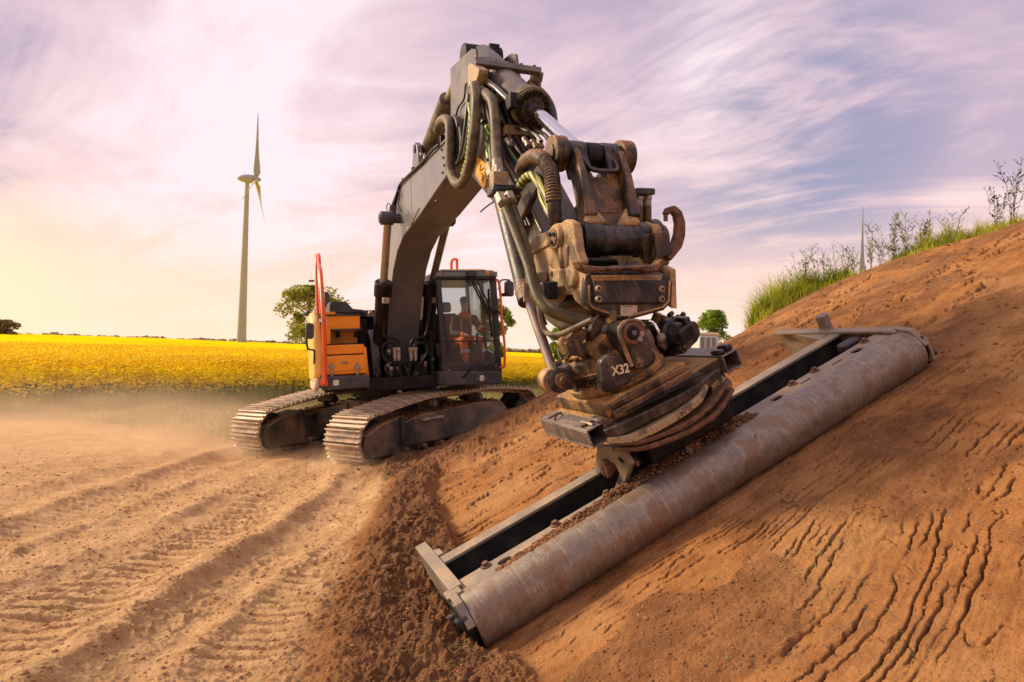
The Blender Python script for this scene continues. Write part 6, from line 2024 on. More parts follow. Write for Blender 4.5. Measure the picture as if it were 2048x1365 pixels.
def build_tilt_cylinders():
    a, b = np.array(U3(1003, 388, -0.5)), np.array(U3(1058, 604, -0.56))
    j = TF.loc(UF.w(U3(1110, 758, -0.52)))
    jj = np.array(U3(1110, 758, -0.52))
    cy = tp('tilt_cylinder', MB().cyl(a, b, 0.076, n=22), 'hose', frame=UF, bevel=0.006)
    d = (b - a) / np.linalg.norm(b - a)
    tp('end_cap', MB().box(tuple(a + (-.09, -.10, -.02)), tuple(a + (.09, .10, .06))), 'darksteel', cy, 0.012, UF)
    tp('gland', MB().cyl(b - d * 0.16, b, 0.083, n=22), 'dirty', cy, 0.006, UF)
    tp('rod', MB().cyl(b, jj + (0, 0, .02), 0.036, n=18), 'rodsteel', cy, 0, UF)
    tp('clamp_strip', MB().sweep_bar([U3(1052, 566, -.64), U3(1054, 604, -.64)], 0.02, 0.05, (1, 0, 0)), 'fitting', cy, 0.004, UF)
    tp('cable_tie', MB().cyl(b - d * 0.10, b - d * 0.093, 0.086, n=20), 'fitting', cy, 0, UF)
    # warning label wrapped on the barrel
    m0 = a + d * 0.06
    m1 = a + d * 0.24
    st = MB()
    e1 = np.cross(d, (0, 1, 0)); e1 /= np.linalg.norm(e1)
    e2 = np.cross(d, e1)
    cdir = np.array(UF.loc(CAM)) - m0
    a0 = math.atan2(cdir @ e2, cdir @ e1)
    vs, fs = [], []
    for i in range(9):
        t = a0 + R_(-38 + 76 * i / 8)
        v = (e1 * math.cos(t) + e2 * math.sin(t)) * 0.0775
        vs += [m0 + v, m1 + v]
    st.add(vs, [(2 * i, 2 * i + 2, 2 * i + 3, 2 * i + 1) for i in range(8)])
    wl = tp('warning_label', st, 'sticker', cy, 0, UF)
    f0 = e1 * math.cos(a0) + e2 * math.sin(a0)
    sd = -e1 * math.sin(a0) + e2 * math.cos(a0)
    for tc_ in (0.11, 0.19):
        o = a + d * tc_ + f0 * 0.0785
        pr = MB()
        for p0, p1 in ((o - d * .028, o + d * .02 + sd * .03), (o + d * .02 + sd * .03, o + d * .02 - sd * .03), (o + d * .02 - sd * .03, o - d * .028)) if tc_ < .15 else ((o - d * .025 - sd * .02, o + d * .025 + sd * .02), (o - d * .01 + sd * .025, o + d * .02 - sd * .02), (o + d * .028 - sd * .03, o + d * .028 + sd * .03)):
            pr.tube([p0, p1], 0.0035, 4, 1)
        tp('print', pr, 'ink', wl, 0, UF)
    # olive hoses beside the left cylinder, swinging down under the coupler
    def hose(pts, r, mat, **k):
        tp('hose', MB().tube([U3(*p) for p in pts], r, 10, 6, **k), mat, frame=UF)
    hose([(1005, 400, -.58), (1017, 432, -.60), (1038, 486, -.62), (1056, 535, -.64), (1066, 572, -.66), (1078, 602, -.66), (1100, 624, -.62), (1140, 640, -.5), (1175, 648, -.4)], 0.030, 'hoseolive')
    hose([(1022, 398, -.50), (1029, 420, -.52), (1046, 470, -.55), (1060, 520, -.58), (1070, 560, -.58), (1084, 596, -.58), (1112, 620, -.54), (1150, 634, -.45), (1180, 640, -.36)], 0.028, 'hoseolive')
    hose([(1013, 392, -.46), (1020, 420, -.48), (1034, 466, -.5), (1048, 520, -.52)], 0.018, 'rubber')
    hose([(1058, 540, -.6), (1066, 590, -.6), (1085, 618, -.55), (1120, 648, -.48), (1160, 655, -.40)], 0.034, 'hosedust')
    hose([(1078, 610, -.62), (1082, 640, -.62), (1090, 662, -.6), (1104, 670, -.58), (1124, 668, -.54), (1150, 656, -.5), (1185, 640, -.45)], 0.020, 'hosedust')
    hose([(1083, 608, -.6), (1085, 630, -.6), (1093, 650, -.58)], 0.010, 'hose')
    for c0, c1 in (((999, 392, -.60), (1006, 408, -.61)), ((1018, 390, -.52), (1023, 404, -.53))):
        tp('fitting', MB().cyl(U3(*c0), U3(*c1), 0.044, n=6), 'fitting', frame=UF)
    c = np.array(U3(1005, 384, -.5))
    tp('valve_block', MB().box(tuple(c + (-.06, -.11, -.03)), tuple(c + (.07, .13, .03))), 'darksteel', frame=UF, bevel=0.015)
    # right cylinder, only its head shows behind the coupler
    c = np.array(UF.on(0, 1281, 384, 8.15))
    cy2 = tp('tilt_cylinder', MB().prism(ss_([(1261, 460), (1260, 385), (1272, 382), (1272, 460)], 8.1), 8.02, 8.14, 0), 'darksteel', frame=UF, bevel=0.012)
    tp('end_cap', MB().prism(ss_([(1261, 394), (1261, 383), (1266, 379), (1302, 380), (1302, 393)], 8.15), 8.05, 8.22, 0), 'darksteel', cy2, 0.012, UF)
    for px in (1278, 1295):
        tp('fitting', MB().cyl(UF.on(0, px, 394, 8.17), UF.on(0, px, 414, 8.17), 0.032, n=8).cyl(UF.on(0, px, 394, 8.17), UF.on(0, px, 400, 8.17), 0.040, n=6), 'fitting', cy2, 0, UF)
        tp('hose', MB().tube([UF.on(0, px, 412, 8.17), UF.on(0, px, 440, 8.17), UF.on(0, px - 2, 480, 8.15)], 0.032, 10, 2), 'hoseolive', cy2, 0, UF)
    tp('rod', MB().cyl(UF.on(0, 1287, 394, 8.13), UF.on(0, 1287, 460, 8.13), 0.03, n=12), 'blacksteel', cy2, 0, UF)


build_tilt_cylinders()


def build_rotator():
    # rotor housing: drum round the tilted axis
    cA, cB = -0.155, -0.03
    Rh = 0.352
    n1, n0 = -0.02, -0.245
    hs = tp('rotor_housing', MB().lathe((cA, cB, n0 - 0.06), (cA, cB, n1), [(0, Rh * 0.86), (0.10, Rh * 0.97), (0.16, Rh * 1.0), (0.24, Rh * 1.0), (0.27, Rh * 0.96), (0.64, Rh * 0.925), (0.67, Rh * 0.955), (0.92, Rh * 0.945), (0.96, Rh * 0.93), (1, Rh * 0.90)], 64), 'ochre', smooth=30)
    for i in range(22):
        a = 2 * math.pi * i / 22
        c = np.array((cA + Rh * .82 * math.cos(a), cB + Rh * .82 * math.sin(a), n1))
        tp('bolt', MB().cyl(c - (0, 0, .01), c + (0, 0, .02), 0.018, n=6), 'dirty', hs)
    # name cast into the drum: raised border and letters wrapped round it
    def on_drum(u, v, r):
        a = u
        return (cA + r * math.cos(a), cB + r * math.sin(a), v)
    # camera-facing azimuth of the drum
    cl = np.array(TF.loc(CAM)) - (cA, cB, 0)
    az = math.atan2(cl[1], cl[0])
    u0, u1 = az - 1.02, az - 0.22
    v0, v1 = n0 + 0.018, n0 + 0.125
    rr = Rh * 0.955
    bd = MB()
    for (ua, va, ub, vb) in ((u0, v0, u1, v0), (u0, v1, u1, v1), (u1, v0, u1, v1), (u0, v0, u0, v1)):
        bd.tube([on_drum(ua + (ub - ua) * k / 10, va + (vb - va) * k / 10, rr) for k in range(11)], 0.007, 4, 1)
    tp('cast_border', bd, 'ochre', hs)
    tm = text_mb('STEELWRIST', 0.105, 0.012)
    xs = [v[0] for v in tm.v]
    wx = max(xs) - min(xs)
    mb = MB()
    mb.add([on_drum(u0 + 0.05 + (v[0] - min(xs)) / wx * (u1 - u0 - 0.10), v0 + 0.028 + v[1] * 0.72, rr - 0.004 + v[2]) for v in tm.v], tm.f)
    tp('cast_lettering', mb, 'blacksteel', hs, smooth=0)
    # gear case between drum and tilt bearing, carries the size mark
    gc = tp('gear_case', MB().prism(tb_([(1203, 722), (1218, 708), (1246, 712), (1269, 750), (1263, 766), (1242, 777), (1214, 788), (1204, 776)], -0.455), -0.455, -0.37, 1), 'darksteel', bevel=0.02, seg=3)
    p0, p1 = np.array(T3(1224, 752, -0.459)), np.array(T3(1259, 744, -0.459))
    w = p1 - p0
    up = np.array((-w[2], 0, w[0])) / np.linalg.norm(w)
    tm = text_mb('X32', 0.1, 0.006)
    xs = [v[0] for v in tm.v]
    sc = np.linalg.norm(w) / (max(xs) - min(xs))
    ur = w / np.linalg.norm(w)
    mb = MB()
    mb.add([tuple(p0 + ur * (v[0] - min(xs)) * sc + up * v[1] * sc * 1.12 + np.array((0, -0.002 - v[2], 0))) for v in tm.v], tm.f)
    tp('lettering', mb, 'letter', gc, smooth=0)
    tp('case_shoulder', MB().prism(tb_([(1180, 705), (1190, 690), (1210, 672), (1222, 652), (1226, 620), (1234, 622), (1236, 665), (1248, 712), (1225, 712), (1196, 722)], -0.30), -0.30, -0.06, 1), 'ochre', bevel=0.02, seg=3)
    # front tilt bearing
    er = tp('tilt_bearing', MB().prism(tb_([(1237, 668), (1240, 652), (1250, 643), (1264, 639), (1279, 642), (1290, 652), (1305, 690), (1315, 714), (1313, 726), (1296, 738), (1278, 741), (1268, 728)], -0.475), -0.475, -0.16, 1), 'darksteel', bevel=0.025, seg=3)
    tp('bearing_lip', MB().tube([T3(a, b, -0.465) for a, b in ((1264, 733), (1240, 672), (1241, 655), (1250, 645), (1264, 641), (1279, 644), (1288, 653))], 0.014, 6, 3), 'coupler', er)
    c = np.array(T3(1267, 668, -0.475))
    tp('bearing_cap', MB().lathe(c + (0, 0.03, 0), c + (0, -0.018, 0), [(0, 0.082), (0.5, 0.082), (0.8, 0.074), (1, 0.066)], 28), 'rust', er, 0)
    tp('pin', MB().lathe(c + (-.012, 0, .012), c + (-.012, -0.034, .012), [(0, 0.046), (0.7, 0.045), (1, 0.036)], 24), 'blacksteel', er)
    tp('pin_centre', MB().cyl(c + (-.012, 0, .012), c + (-.012, -0.040, .012), 0.018, n=12), 'greyworn', er)
    for dx, dz in ((.018, -.045), (.045, -.022)):
        tp('bolt', MB().cyl(c + (dx, 0, dz), c + (dx, -0.026, dz), 0.019, n=14), 'fitting', er, 0.003)
    tp('wear_ring', MB().lathe(c + (-.01, 0.38, .01), c + (-.01, 0.28, .01), [(0, 0.15), (0.3, 0.16), (0.35, 0.14), (0.6, 0.14), (0.65, 0.155), (1, 0.15)], 26), 'dirty', er)
    tp('rear_bearing', MB().prism(tb_([(1220, 668), (1240, 645), (1290, 650), (1310, 715), (1262, 735)], 0.3), 0.28, 0.42, 1), 'blacksteel', bevel=0.02)
    tp('cradle', MB().prism(tb_([(1205, 640), (1300, 640), (1320, 720), (1200, 740)], 0.0), -0.1, 0.3, 1), 'blacksteel', bevel=0.03)
    # folded cover on top of the drum
    tp('folded_cover', MB().prism(tb_([(1150, 657), (1177, 657), (1166, 689), (1178, 714), (1141, 711), (1132, 688)], -0.22), -0.22, -0.06, 1), 'ochre', bevel=0.004)
    # hoses inside the rotator
    for k, pts in enumerate(([(1178, 700), (1196, 696), (1214, 684), (1222, 672)], [(1178, 688), (1198, 682), (1216, 668)], [(1176, 672), (1196, 668), (1212, 656)], [(1180, 660), (1200, 650), (1216, 642)])):
        tp('hose', MB().tube([T3(a, b, -0.02 - .03 * k) for a, b in pts], 0.034, 10, 5, ribs=(0.03, 0.004) if k == 0 else None), 'hosedust' if k == 0 else 'hose')
    tp('hose', MB().tube([T3(1140, 712, -.1), T3(1131, 700, -.05), T3(1128, 680, 0), T3(1134, 660, .05), T3(1145, 648, .1)], 0.016, 8), 'rust')
    tp('hose', MB().tube([T3(1124, 720, -.1), T3(1117, 706, -.05), T3(1119, 690, 0), T3(1132, 682, .05)], 0.010, 8), 'hose')
    tp('hose_nipple', MB().cyl(T3(1109, 731, -.2), T3(1122, 724, -.2), 0.02, n=8), 'darksteel')
    # left lug with the cylinder's joint
    j = np.array(T3(1110, 760, -0.12))
    lug = tp('cylinder_lug', MB().prism(tb_([(1096, 752), (1104, 742), (1118, 739), (1134, 726), (1140, 745), (1142, 780), (1122, 778), (1108, 781), (1098, 772)], -0.12), -0.19, -0.02, 1), 'darksteel', bevel=0.025, seg=3)
    tp('joint_disc', MB().cyl(j + (0.0, -0.095, 0), j + (0.0, -0.055, 0), 0.085, n=28), 'darksteel', lug, 0.012)
    tp('joint_pin', MB().lathe(j + (0, -0.10, 0), j + (0, -0.145, 0), [(0, 0.05), (0.5, 0.05), (0.6, 0.03), (1, 0.024)], 18), 'dirty', lug)
    tp('rod_eye', MB().cyl(j + (-0.032, -0.08, 0.015), j + (-0.032, 0.04, 0.015), 0.082, n=26), 'coupler', lug, 0.01)
    # swivel motor with its guard on the right
    mo = tp('swivel_motor', MB().lathe(T3(1318, 668, -.02), T3(1366, 668, -.24), [(0, 0.085), (0.35, 0.085), (0.4, 0.11), (0.6, 0.11), (0.64, 0.085), (1, 0.08)], 24), 'darksteel')
    tp('motor_guard', MB().prism(tb_([(1353, 668), (1357, 660), (1383, 642), (1391, 646), (1396, 660), (1396, 672), (1390, 684), (1370, 702), (1363, 699)], -0.26), -0.29, -0.24, 1), 'darksteel', mo, 0.012)
    tp('guard_face', MB().prism(tb_([(1360, 669), (1382, 652), (1388, 660), (1388, 672), (1371, 690), (1365, 688)], -0.295), -0.298, -0.288, 1), 'blacksteel', mo, 0.008)
    tp('guard_arm', MB().sweep_bar([T3(1376, 643, -.26), T3(1350, 640, -.05)], 0.06, 0.05, (0, 0, 1)), 'darksteel', mo, 0.01)
    tp('guard_arm', MB().sweep_bar([T3(1368, 698, -.26), T3(1330, 706, -.05)], 0.06, 0.05, (0, 0, 1)), 'darksteel', mo, 0.01)
    mf = tp('motor_flange', MB().lathe(T3(1336, 652, 0.0), T3(1330, 636, 0.0), [(0, 0.10), (0.5, 0.10), (0.55, 0.07), (1, 0.06)], 20), 'brass')
    for q in range(6):
        a = q * 1.047
        c = np.array(T3(1334, 646, -.04)) + (0.075 * math.cos(a), 0.0, 0.05 * math.sin(a))
        tp('bolt', MB().cyl(c, c + (0, -0.05, 0.015), 0.018, n=8), 'dirty', mf)
    tp('hydraulic_line', MB().tube([T3(1287, 650, -.1), T3(1296, 643, -.16), T3(1306, 645, -.18), T3(1316, 662, -.2), T3(1322, 676, -.2)], 0.012, 8, 4).tube([T3(1290, 655, -.1), T3(1300, 648, -.16), T3(1310, 652, -.18), T3(1318, 668, -.2)], 0.010, 8, 4), 'chrome')
    tp('fitting', MB().ball(T3(1322, 676, -.2), 0.035, 10).cyl(T3(1322, 686, -.15), T3(1330, 692, -.12), 0.03, n=8), 'fitting')
    rng = np.random.default_rng(31)
    for k in range(12):
        c = np.array(T3(rng.uniform(1306, 1360), rng.uniform(640, 700), -0.06))
        d = rng.normal(0, 1, 3); d /= np.linalg.norm(d)
        tp('valve', MB().cyl(c, c + d * 0.09, rng.uniform(0.018, 0.04), n=10), ['darksteel', 'dirty', 'blacksteel'][k % 3], bevel=0.004)
    tp('valve_block', MB().prism(tb_([(1300, 650), (1345, 642), (1362, 690), (1318, 718)], 0.05), 0.0, 0.3, 1), 'blacksteel', bevel=0.03)


build_rotator()


def build_hitch_bottom():
    # tilted carrier plate under the drum
    P = [T3n(*q, -0.49) for q in ((1180, 838), (1198, 846), (1380, 742), (1362, 722), (1250, 700))]
    tp('carrier_plate', MB().box((-0.50, -0.41, -0.385), (0.17, 0.36, -0.285)).box((-0.54, -0.37, -0.50), (0.46, 0.36, -0.388)), 'ochre', bevel=0.015)
    tp('carrier_rail', MB().box((-0.48, -0.45, -0.40), (0.16, -0.412, -0.345)).box((-0.47, -0.432, -0.343), (0.15, -0.414, -0.30)), 'dirty', bevel=0.008)
    # square tubes along both sides, open towards the front
    for s_, a0, a1 in ((-1, -0.685, -0.545), (1, 0.465, 0.605)):
        z0, z1 = -0.515, -0.385
        b0, b1 = (-0.40, 0.36)
        t = 0.012
        mb = MB()
        mb.box((a0, b0, z1 - t), (a1, b1, z1)).box((a0, b0, z0), (a1, b1, z0 + t)).box((a0, b0, z0 + t), (a0 + t, b1, z1 - t)).box((a1 - t, b0, z0 + t), (a1, b1, z1 - t))
        tu = tp('side_tube', mb, 'greyworn', bevel=0.004)
        tp('back_plate', MB().box((a0 + t, b1 - 0.3, z0 + t), (a1 - t, b1 - 0.28, z1 - t)), 'ink', tu)
        tp('lock_plate', MB().box((a0 + 0.02, b1 - .12, z1), (a1 - 0.03, b1 - 0.03, z1 + 0.012)), 'greyworn', tu, 0.004)
        tp('loop', MB().tube([(a0 + .03, b1 - .22, z1), (a0 + .04, b1 - .22, z1 + .02), (a0 + .10, b1 - .18, z1 + .02), (a0 + .11, b1 - .18, z1)], 0.007, 6, 3), 'darksteel', tu)
        for k in range(2):
            a = a0 + 0.04 + k * 0.06
            tp('bolt', MB().cyl((a, b0 + 0.10, z1), (a, b0 + 0.10, z1 + 0.018), 0.022, n=6), 'dirty', tu)
        if s_ > 0:
            tp('lug', MB().box((a0 + .01, b0 + .02, z1), (a0 + .06, b0 + .14, z1 + .035)).box((a0 + .075, b0 + .02, z1), (a0 + .13, b0 + .14, z1 + .045)), 'darksteel', tu, 0.015)
        else:
            tp('lug', MB().box((a0 + .06, b0 + .02, z1), (a0 + .085, b0 + .20, z1 + .02)).box((a0 + .10, b0 + .0, z1), (a0 + .15, b0 + .12, z1 + .03)), 'greyworn', tu, 0.012)

    # four curved wear bars bowing out in front
    def bar(name, pts, b, w, h, mat, bow, tip=0.45, taper=True):
        A = [np.array(T3(*p, b)) for p in pts]
        cv = MB()
        Q = []
        L_ = len(A) - 1
        for i in range(29):
            t = i / 28 * L_
            k = min(int(t), L_ - 1)
            f = t - k
            pa, pb = A[k], A[k + 1]
            m0 = (A[k + 1] - A[k - 1]) / 2 if k > 0 else pb - pa
            m1 = (A[k + 2] - A[k]) / 2 if k + 2 <= L_ else pb - pa
            q = (2 * f**3 - 3 * f**2 + 1) * pa + (f**3 - 2 * f**2 + f) * m0 + (-2 * f**3 + 3 * f**2) * pb + (f**3 - f**2) * m1
            s = i / 28
            q = q + np.array((0, -bow * 4 * s * (1 - s), 0))
            Q.append(q)
        s = np.linspace(0, 1, 29)
        prof = np.minimum(1, 0.35 + 2.6 * np.minimum(s, 1 - s)) if taper else np.ones(29)
        cv.sweep_bar(Q, list(w * prof), list(h * (0.6 + 0.4 * prof)), (0, 1, 0))
        return tp(name, cv, mat, bevel=0.008)
    bar('wear_bar', [(1208, 868), (1232, 858), (1300, 824), (1375, 786), (1438, 745)], -0.42, 0.11, 0.075, 'darksteel', 0.012)
    tp('bar_groove', MB().sweep_bar([np.array(T3(1252, 833, -.42)) + (0, -.02, .035), np.array(T3(1310, 803, -.42)) + (0, -.045, .035), np.array(T3(1400, 757, -.42)) + (0, -.03, .035)], 0.07, 0.012, (0, 1, 0)), 'blacksteel', bevel=0.004)
    bar('wear_bar', [(1214, 882), (1262, 872), (1330, 838), (1385, 800), (1412, 768)], -0.44, 0.10, 0.055, 'cream', 0.03)
    bar('wear_bar', [(1218, 886), (1270, 882), (1350, 850), (1410, 810), (1456, 760)], -0.43, 0.12, 0.030, 'rust', 0.03)
    bar('wear_bar', [(1300, 876), (1345, 858), (1385, 836), (1420, 812)], -0.46, 0.07, 0.030, 'cream', 0.02)
    bar('wear_bar', [(1226, 899), (1280, 892), (1360, 862), (1420, 824), (1464, 778)], -0.42, 0.14, 0.034, 'rust', 0.03)
    tp('bar_bracket', MB().box((-0.42, -0.38, -0.70), (0.46, -0.24, -0.50)).box((-0.30, -0.36, -0.84), (0.42, -0.18, -0.70)), 'blacksteel', bevel=0.02)
    tp('bar_hinge', MB().cyl(T3(1432, 764, -.38), T3(1450, 772, -.30), 0.06, n=14).box(tuple(np.array(T3(1430, 770, -.34)) - (.07, .06, .03)), tuple(np.array(T3(1430, 770, -.34)) + (.05, .06, .06))), 'cream', bevel=0.012)
    rng = np.random.default_rng(77)
    for k in range(14):
        c = np.array(T3(rng.uniform(1230, 1400), rng.uniform(892, 905) - rng.uniform(0, 30), -0.30)) + (0, 0, -0.08)
        tp('bolt', MB().cyl(c, c + (0, -0.04, -0.02), rng.uniform(0.014, 0.026), n=8), ['fitting', 'blacksteel', 'rust'][k % 3])


build_hitch_bottom()


# ================================================================== roller
RO_ = thing('roller', 'long smooth steel compaction roller in a grey frame lying on the graded slope', 'roller', RF)


def rp(name, mb, mat, parent=None, bevel=0.0, frame=RF, **k):
    return part(name, mb, M[mat] if isinstance(mat, str) else mat, parent or RO_, frame, bevel, **k)


def R3(px, py, n=RR):
    return RF.on(2, px, py, n)


def plate_with_holes(lo, hi, z0, z1, holes):
    """flat bar in the a-b plane with through holes; holes: (a, b, half length, half width)"""
    import bmesh
    a0, b0 = lo
    a1, b1 = hi
    hs = sorted(holes)
    mb = MB()
    x = a0
    def slab(xa, xb):
        mb.box((xa, b0, z0), (xb, b1, z1))
    for (a, b, ha, hb) in hs:
        m0, m1 = a - ha - 0.012, a + ha + 0.012
        slab(x, m0)
        ring = []
        n = 24
        out, inn = [], []
        for i in range(n):
            t = 2 * math.pi * i / n
            c, s = math.cos(t), math.sin(t)
            r = max(ha - hb, 0)
            inn.append((a + (r if c > 1e-6 else -r if c < -1e-6 else 0) + hb * c, b + hb * s))
            k = 1 / max(abs(c), abs(s))
            out.append((a + (ha + 0.012) * max(-1, min(1, c * k)), (b0 + b1) / 2 + (b1 - b0) / 2 * max(-1, min(1, s * k))))
        vs = [(p[0], p[1], z) for z in (z0, z1) for p in out] + [(p[0], p[1], z) for z in (z0, z1) for p in inn]
        fs = []
        for i in range(n):
            k = (i + 1) % n
            fs += [(i, k, 2 * n + k, 2 * n + i), (n + i, n + k, 3 * n + k, 3 * n + i), (2 * n + i, 2 * n + k, 3 * n + k, 3 * n + i), (i, k, n + k, n + i)]
        mb.add(vs, fs)
        x = m1
    slab(x, a1)
    return mb


def build_roller():
    e = RLEN
    dr = rp('drum', MB().lathe((0.0, 0, 0), (e, 0, 0), [(0, RR - 0.012), (0.0001, RR - 0.002), (0.002, RR), (0.998, RR), (0.9999, RR - 0.002), (1, RR - 0.012)], 96), 'rollersteel', smooth=30)
    for a_, w_ in ((1.18, 0.01), (1.60, 0.008), (2.05, 0.01), (3.55, 0.012)):
        rp('weld_ring', MB().lathe((a_, 0, 0), (a_ + w_, 0, 0), [(0, RR - 0.001), (0.3, RR + 0.0012), (0.7, RR + 0.0012), (1, RR - 0.001)], 96, False), 'rollersteel', dr)
    for a_, s_ in ((0.0, -1), (e, 1)):
        hb = rp('hub', MB().lathe((a_ + s_ * 0.001, 0, 0), (a_ + s_ * 0.09, 0, 0), [(0, RR - 0.03), (0.15, RR - 0.03), (0.16, 0.10), (0.6, 0.10), (0.62, 0.065), (1, 0.06)], 24), 'blacksteel')
        for q in range(8):
            t = q * math.pi / 4
            c = np.array((a_ + s_ * 0.02, 0.118 * math.cos(t), 0.118 * math.sin(t)))
            rp('bolt', MB().cyl(c, c + (s_ * 0.03, 0, 0), 0.019, n=6), 'darksteel', hb)
    # rear rail: channel with a wide upper flange
    n1 = RR
    rl = rp('rear_rail', MB().box((-0.02, 0.56, n1 - 0.022), (e + 0.06, 0.685, n1)).box((-0.02, 0.665, n1 - 0.28), (e + 0.06, 0.685, n1 - 0.022)), 'framegrey', bevel=0.004)
    rp('trough_web', MB().box((0.0, 0.640, n1 - 0.28), (e + 0.04, 0.662, n1 - 0.024)).box((0.0, 0.20, n1 - 0.30), (e + 0.04, 0.640, n1 - 0.28)).box((0.0, 0.20, n1 - 0.28), (e + 0.04, 0.22, n1 - 0.03)), 'trough')
    # scraper plate between trough and drum
    b0, b1 = 0.035, 0.225
    holes = []
    for a, ha, hb in ((0.36, 0.05, 0.035), (0.95, 0.05, 0.032), (0.62, 0.055, 0.014), (2.72, 0.052, 0.034), (3.02, 0.055, 0.013), (3.36, 0.055, 0.013), (3.58, 0.055, 0.036)):
        holes.append((a, 0.13, ha, hb))
    sc = rp('scraper_plate', plate_with_holes((0.03, b0), (e - 0.02, b1), n1 - 0.028, n1 - 0.012, holes), 'framegrey', smooth=20)
    for a in (0.25, 0.78, 1.20, 3.19, 3.75, 2.95):
        bb = 0.195
        rp('bolt', MB().cyl((a, bb, n1 - 0.012), (a, bb, n1 - 0.004), 0.036, n=18).cyl((a, bb, n1 - 0.004), (a, bb, n1 + 0.018), 0.021, n=6), 'rust', sc)
    # flat bars closing both ends
    ne = rp('end_plate', MB().prism([(1.06, n1 + 0.004), (0.10, n1 + 0.012), (0.06, n1 - 0.34), (0.70, n1 - 0.34), (1.02, n1 - 0.20)], -0.03, -0.008, 0)
            .box((-0.032, 0.10, n1 - 0.004), (0.055, 1.06, n1 + 0.016)), 'framegrey', bevel=0.005)
    rp('gusset', MB().prism([(0.0, 0.90), (0.10, 0.80), (0.10, 0.70), (0.0, 0.70)], n1 - 0.006, n1 + 0.010, 2), 'framegrey', ne, 0.003)
    fe = rp('end_plate', MB().prism([(1.40, n1 + 0.004), (0.08, n1 + 0.02), (-0.05, n1 + 0.005), (-0.17, n1 - 0.09), (-0.18, n1 - 0.26), (0.10, n1 - 0.36), (0.70, n1 - 0.34), (1.30, n1 - 0.22)], e + 0.042, e + 0.064, 0)
            .box((e - 0.03, 0.06, n1 - 0.004), (e + 0.066, 1.36, n1 + 0.018)), 'framegrey', bevel=0.005)
    rp('gusset', MB().add([(e + 0.01, 1.20, n1), (e + 0.01, 0.70, n1), (e - 0.14, 0.69, n1), (e + 0.01, 1.20, n1 - 0.02), (e + 0.01, 0.70, n1 - 0.26), (e - 0.14, 0.69, n1 - 0.02)],
                            [(0, 1, 2), (3, 4, 5), (0, 1, 4, 3), (1, 2, 5, 4), (2, 0, 3, 5)]), 'framegrey', fe, 0.004)
    p = R3(1669, 648, n1 + 0.02)
    rp('pin_stub', MB().cyl((e + 0.05, p[1], n1 + 0.0), (e + 0.05, p[1], n1 + 0.15), 0.055, n=20).cyl((e + 0.05, p[1], n1 + 0.01), (e + 0.05, p[1], n1 + 0.03), 0.065, n=20), 'greyworn', fe, 0.006)
    rp('loose_block', MB().box((e - 0.22, 0.33, n1 - 0.10), (e - 0.02, 0.45, n1 - 0.02)), 'trough', fe, 0.02)
    # bearing blocks with screws at both ends
    for a_, s_, pr in ((-0.02, -1, ne), (e + 0.015, 1, fe)):
        rp('bearing_block', MB().prism([(0.12, n1 - 0.02), (-0.06, n1 - 0.00), (-0.15, n1 - 0.07), (-0.165, n1 - 0.20), (-0.11, n1 - 0.30), (0.10, n1 - 0.32)], min(a_, a_ + s_ * 0.05), max(a_, a_ + s_ * 0.05), 0), 'darksteel', pr, 0.012)
        for q in range(6):
            t = -2.7 + q * 0.55
            c = np.array((a_ + s_ * 0.05, 0.15 * math.cos(t) * .9 - 0.02, n1 - 0.16 + 0.15 * math.sin(t)))
            rp('bolt', MB().cyl(c, c + (s_ * 0.045, 0, 0), 0.026, n=10), 'darksteel', pr, 0.004)
        rp('keeper_bar', MB().sweep_bar([(a_ + s_ * 0.01, 0.05, n1 + 0.01), (a_ + s_ * 0.01, -0.08, n1 - 0.01), (a_ + s_ * 0.01, -0.17, n1 - 0.13)], 0.05, 0.03, (1, 0, 0)), 'framegrey', pr, 0.004)
        rp('keeper_plate', MB().box((a_ - 0.05, 0.02, n1 - 0.006), (a_ + 0.05, 0.13, n1 + 0.012)), 'framegrey', pr, 0.004)
    # two forked ears that hang in the tiltrotator
    v_out = [(1198, 890), (1244, 893), (1266, 927), (1247, 984), (1232, 978), (1243, 944), (1234, 926), (1213, 918), (1207, 922), (1205, 945), (1194, 944)]
    a_e = 1.36
    q = RF.pl(0, v_out, a_e)
    for a in (a_e, a_e + 0.72):
        er = rp('hitch_ear', MB().prism(q, a - 0.02, a + 0.02, 0), 'framegrey', bevel=0.006)
        c = np.array(RF.on(0, 1223, 930, a_e))
        c[0] = a
        pn_ = rp('hitch_pin', MB().lathe(c + (-0.075, 0, 0), c + (0.06, 0, 0), [(0, 0.060), (0.04, 0.068), (0.25, 0.070), (0.27, 0.055), (1, 0.055)], 28), 'rust', er)
        rp('slot', MB().box(tuple(c + (-0.078, -0.03, 0.004)), tuple(c + (-0.0745, 0.01, 0.018))).box(tuple(c + (-0.078, -0.012, -0.04)), tuple(c + (-0.0745, 0.006, -0.01))), 'ink', pn_)
        if a > a_e:
            continue
    rp('cross_tube', MB().cyl((a_e, c[1], c[2]), (a_e + 0.72, c[1], c[2]), 0.05, n=18), 'blacksteel')
    rp('cross_web', MB().box((a_e + 0.04, 0.20, n1 - 0.02), (a_e + 0.70, 0.26, n1 + 0.16)), 'blacksteel', bevel=0.01)
    # soil carried on the scraper plate and in the trough
    rng = np.random.default_rng(4)
    n = 3400
    a = rng.uniform(0.28, 2.45, n)
    wdt = np.interp(a, [0.28, 0.7, 1.2, 1.5, 2.3, 2.45], [0.25, 0.55, 0.8, 1.2, 1.2, 0.2])
    hgt = np.interp(a, [0.28, 0.7, 1.2, 1.5, 1.9, 2.3, 2.5], [0.004, 0.02, 0.035, 0.08, 0.12, 0.07, 0.0]) * (0.6 + 0.8 * np.abs(pn(a * 6, a * 0, 3)))
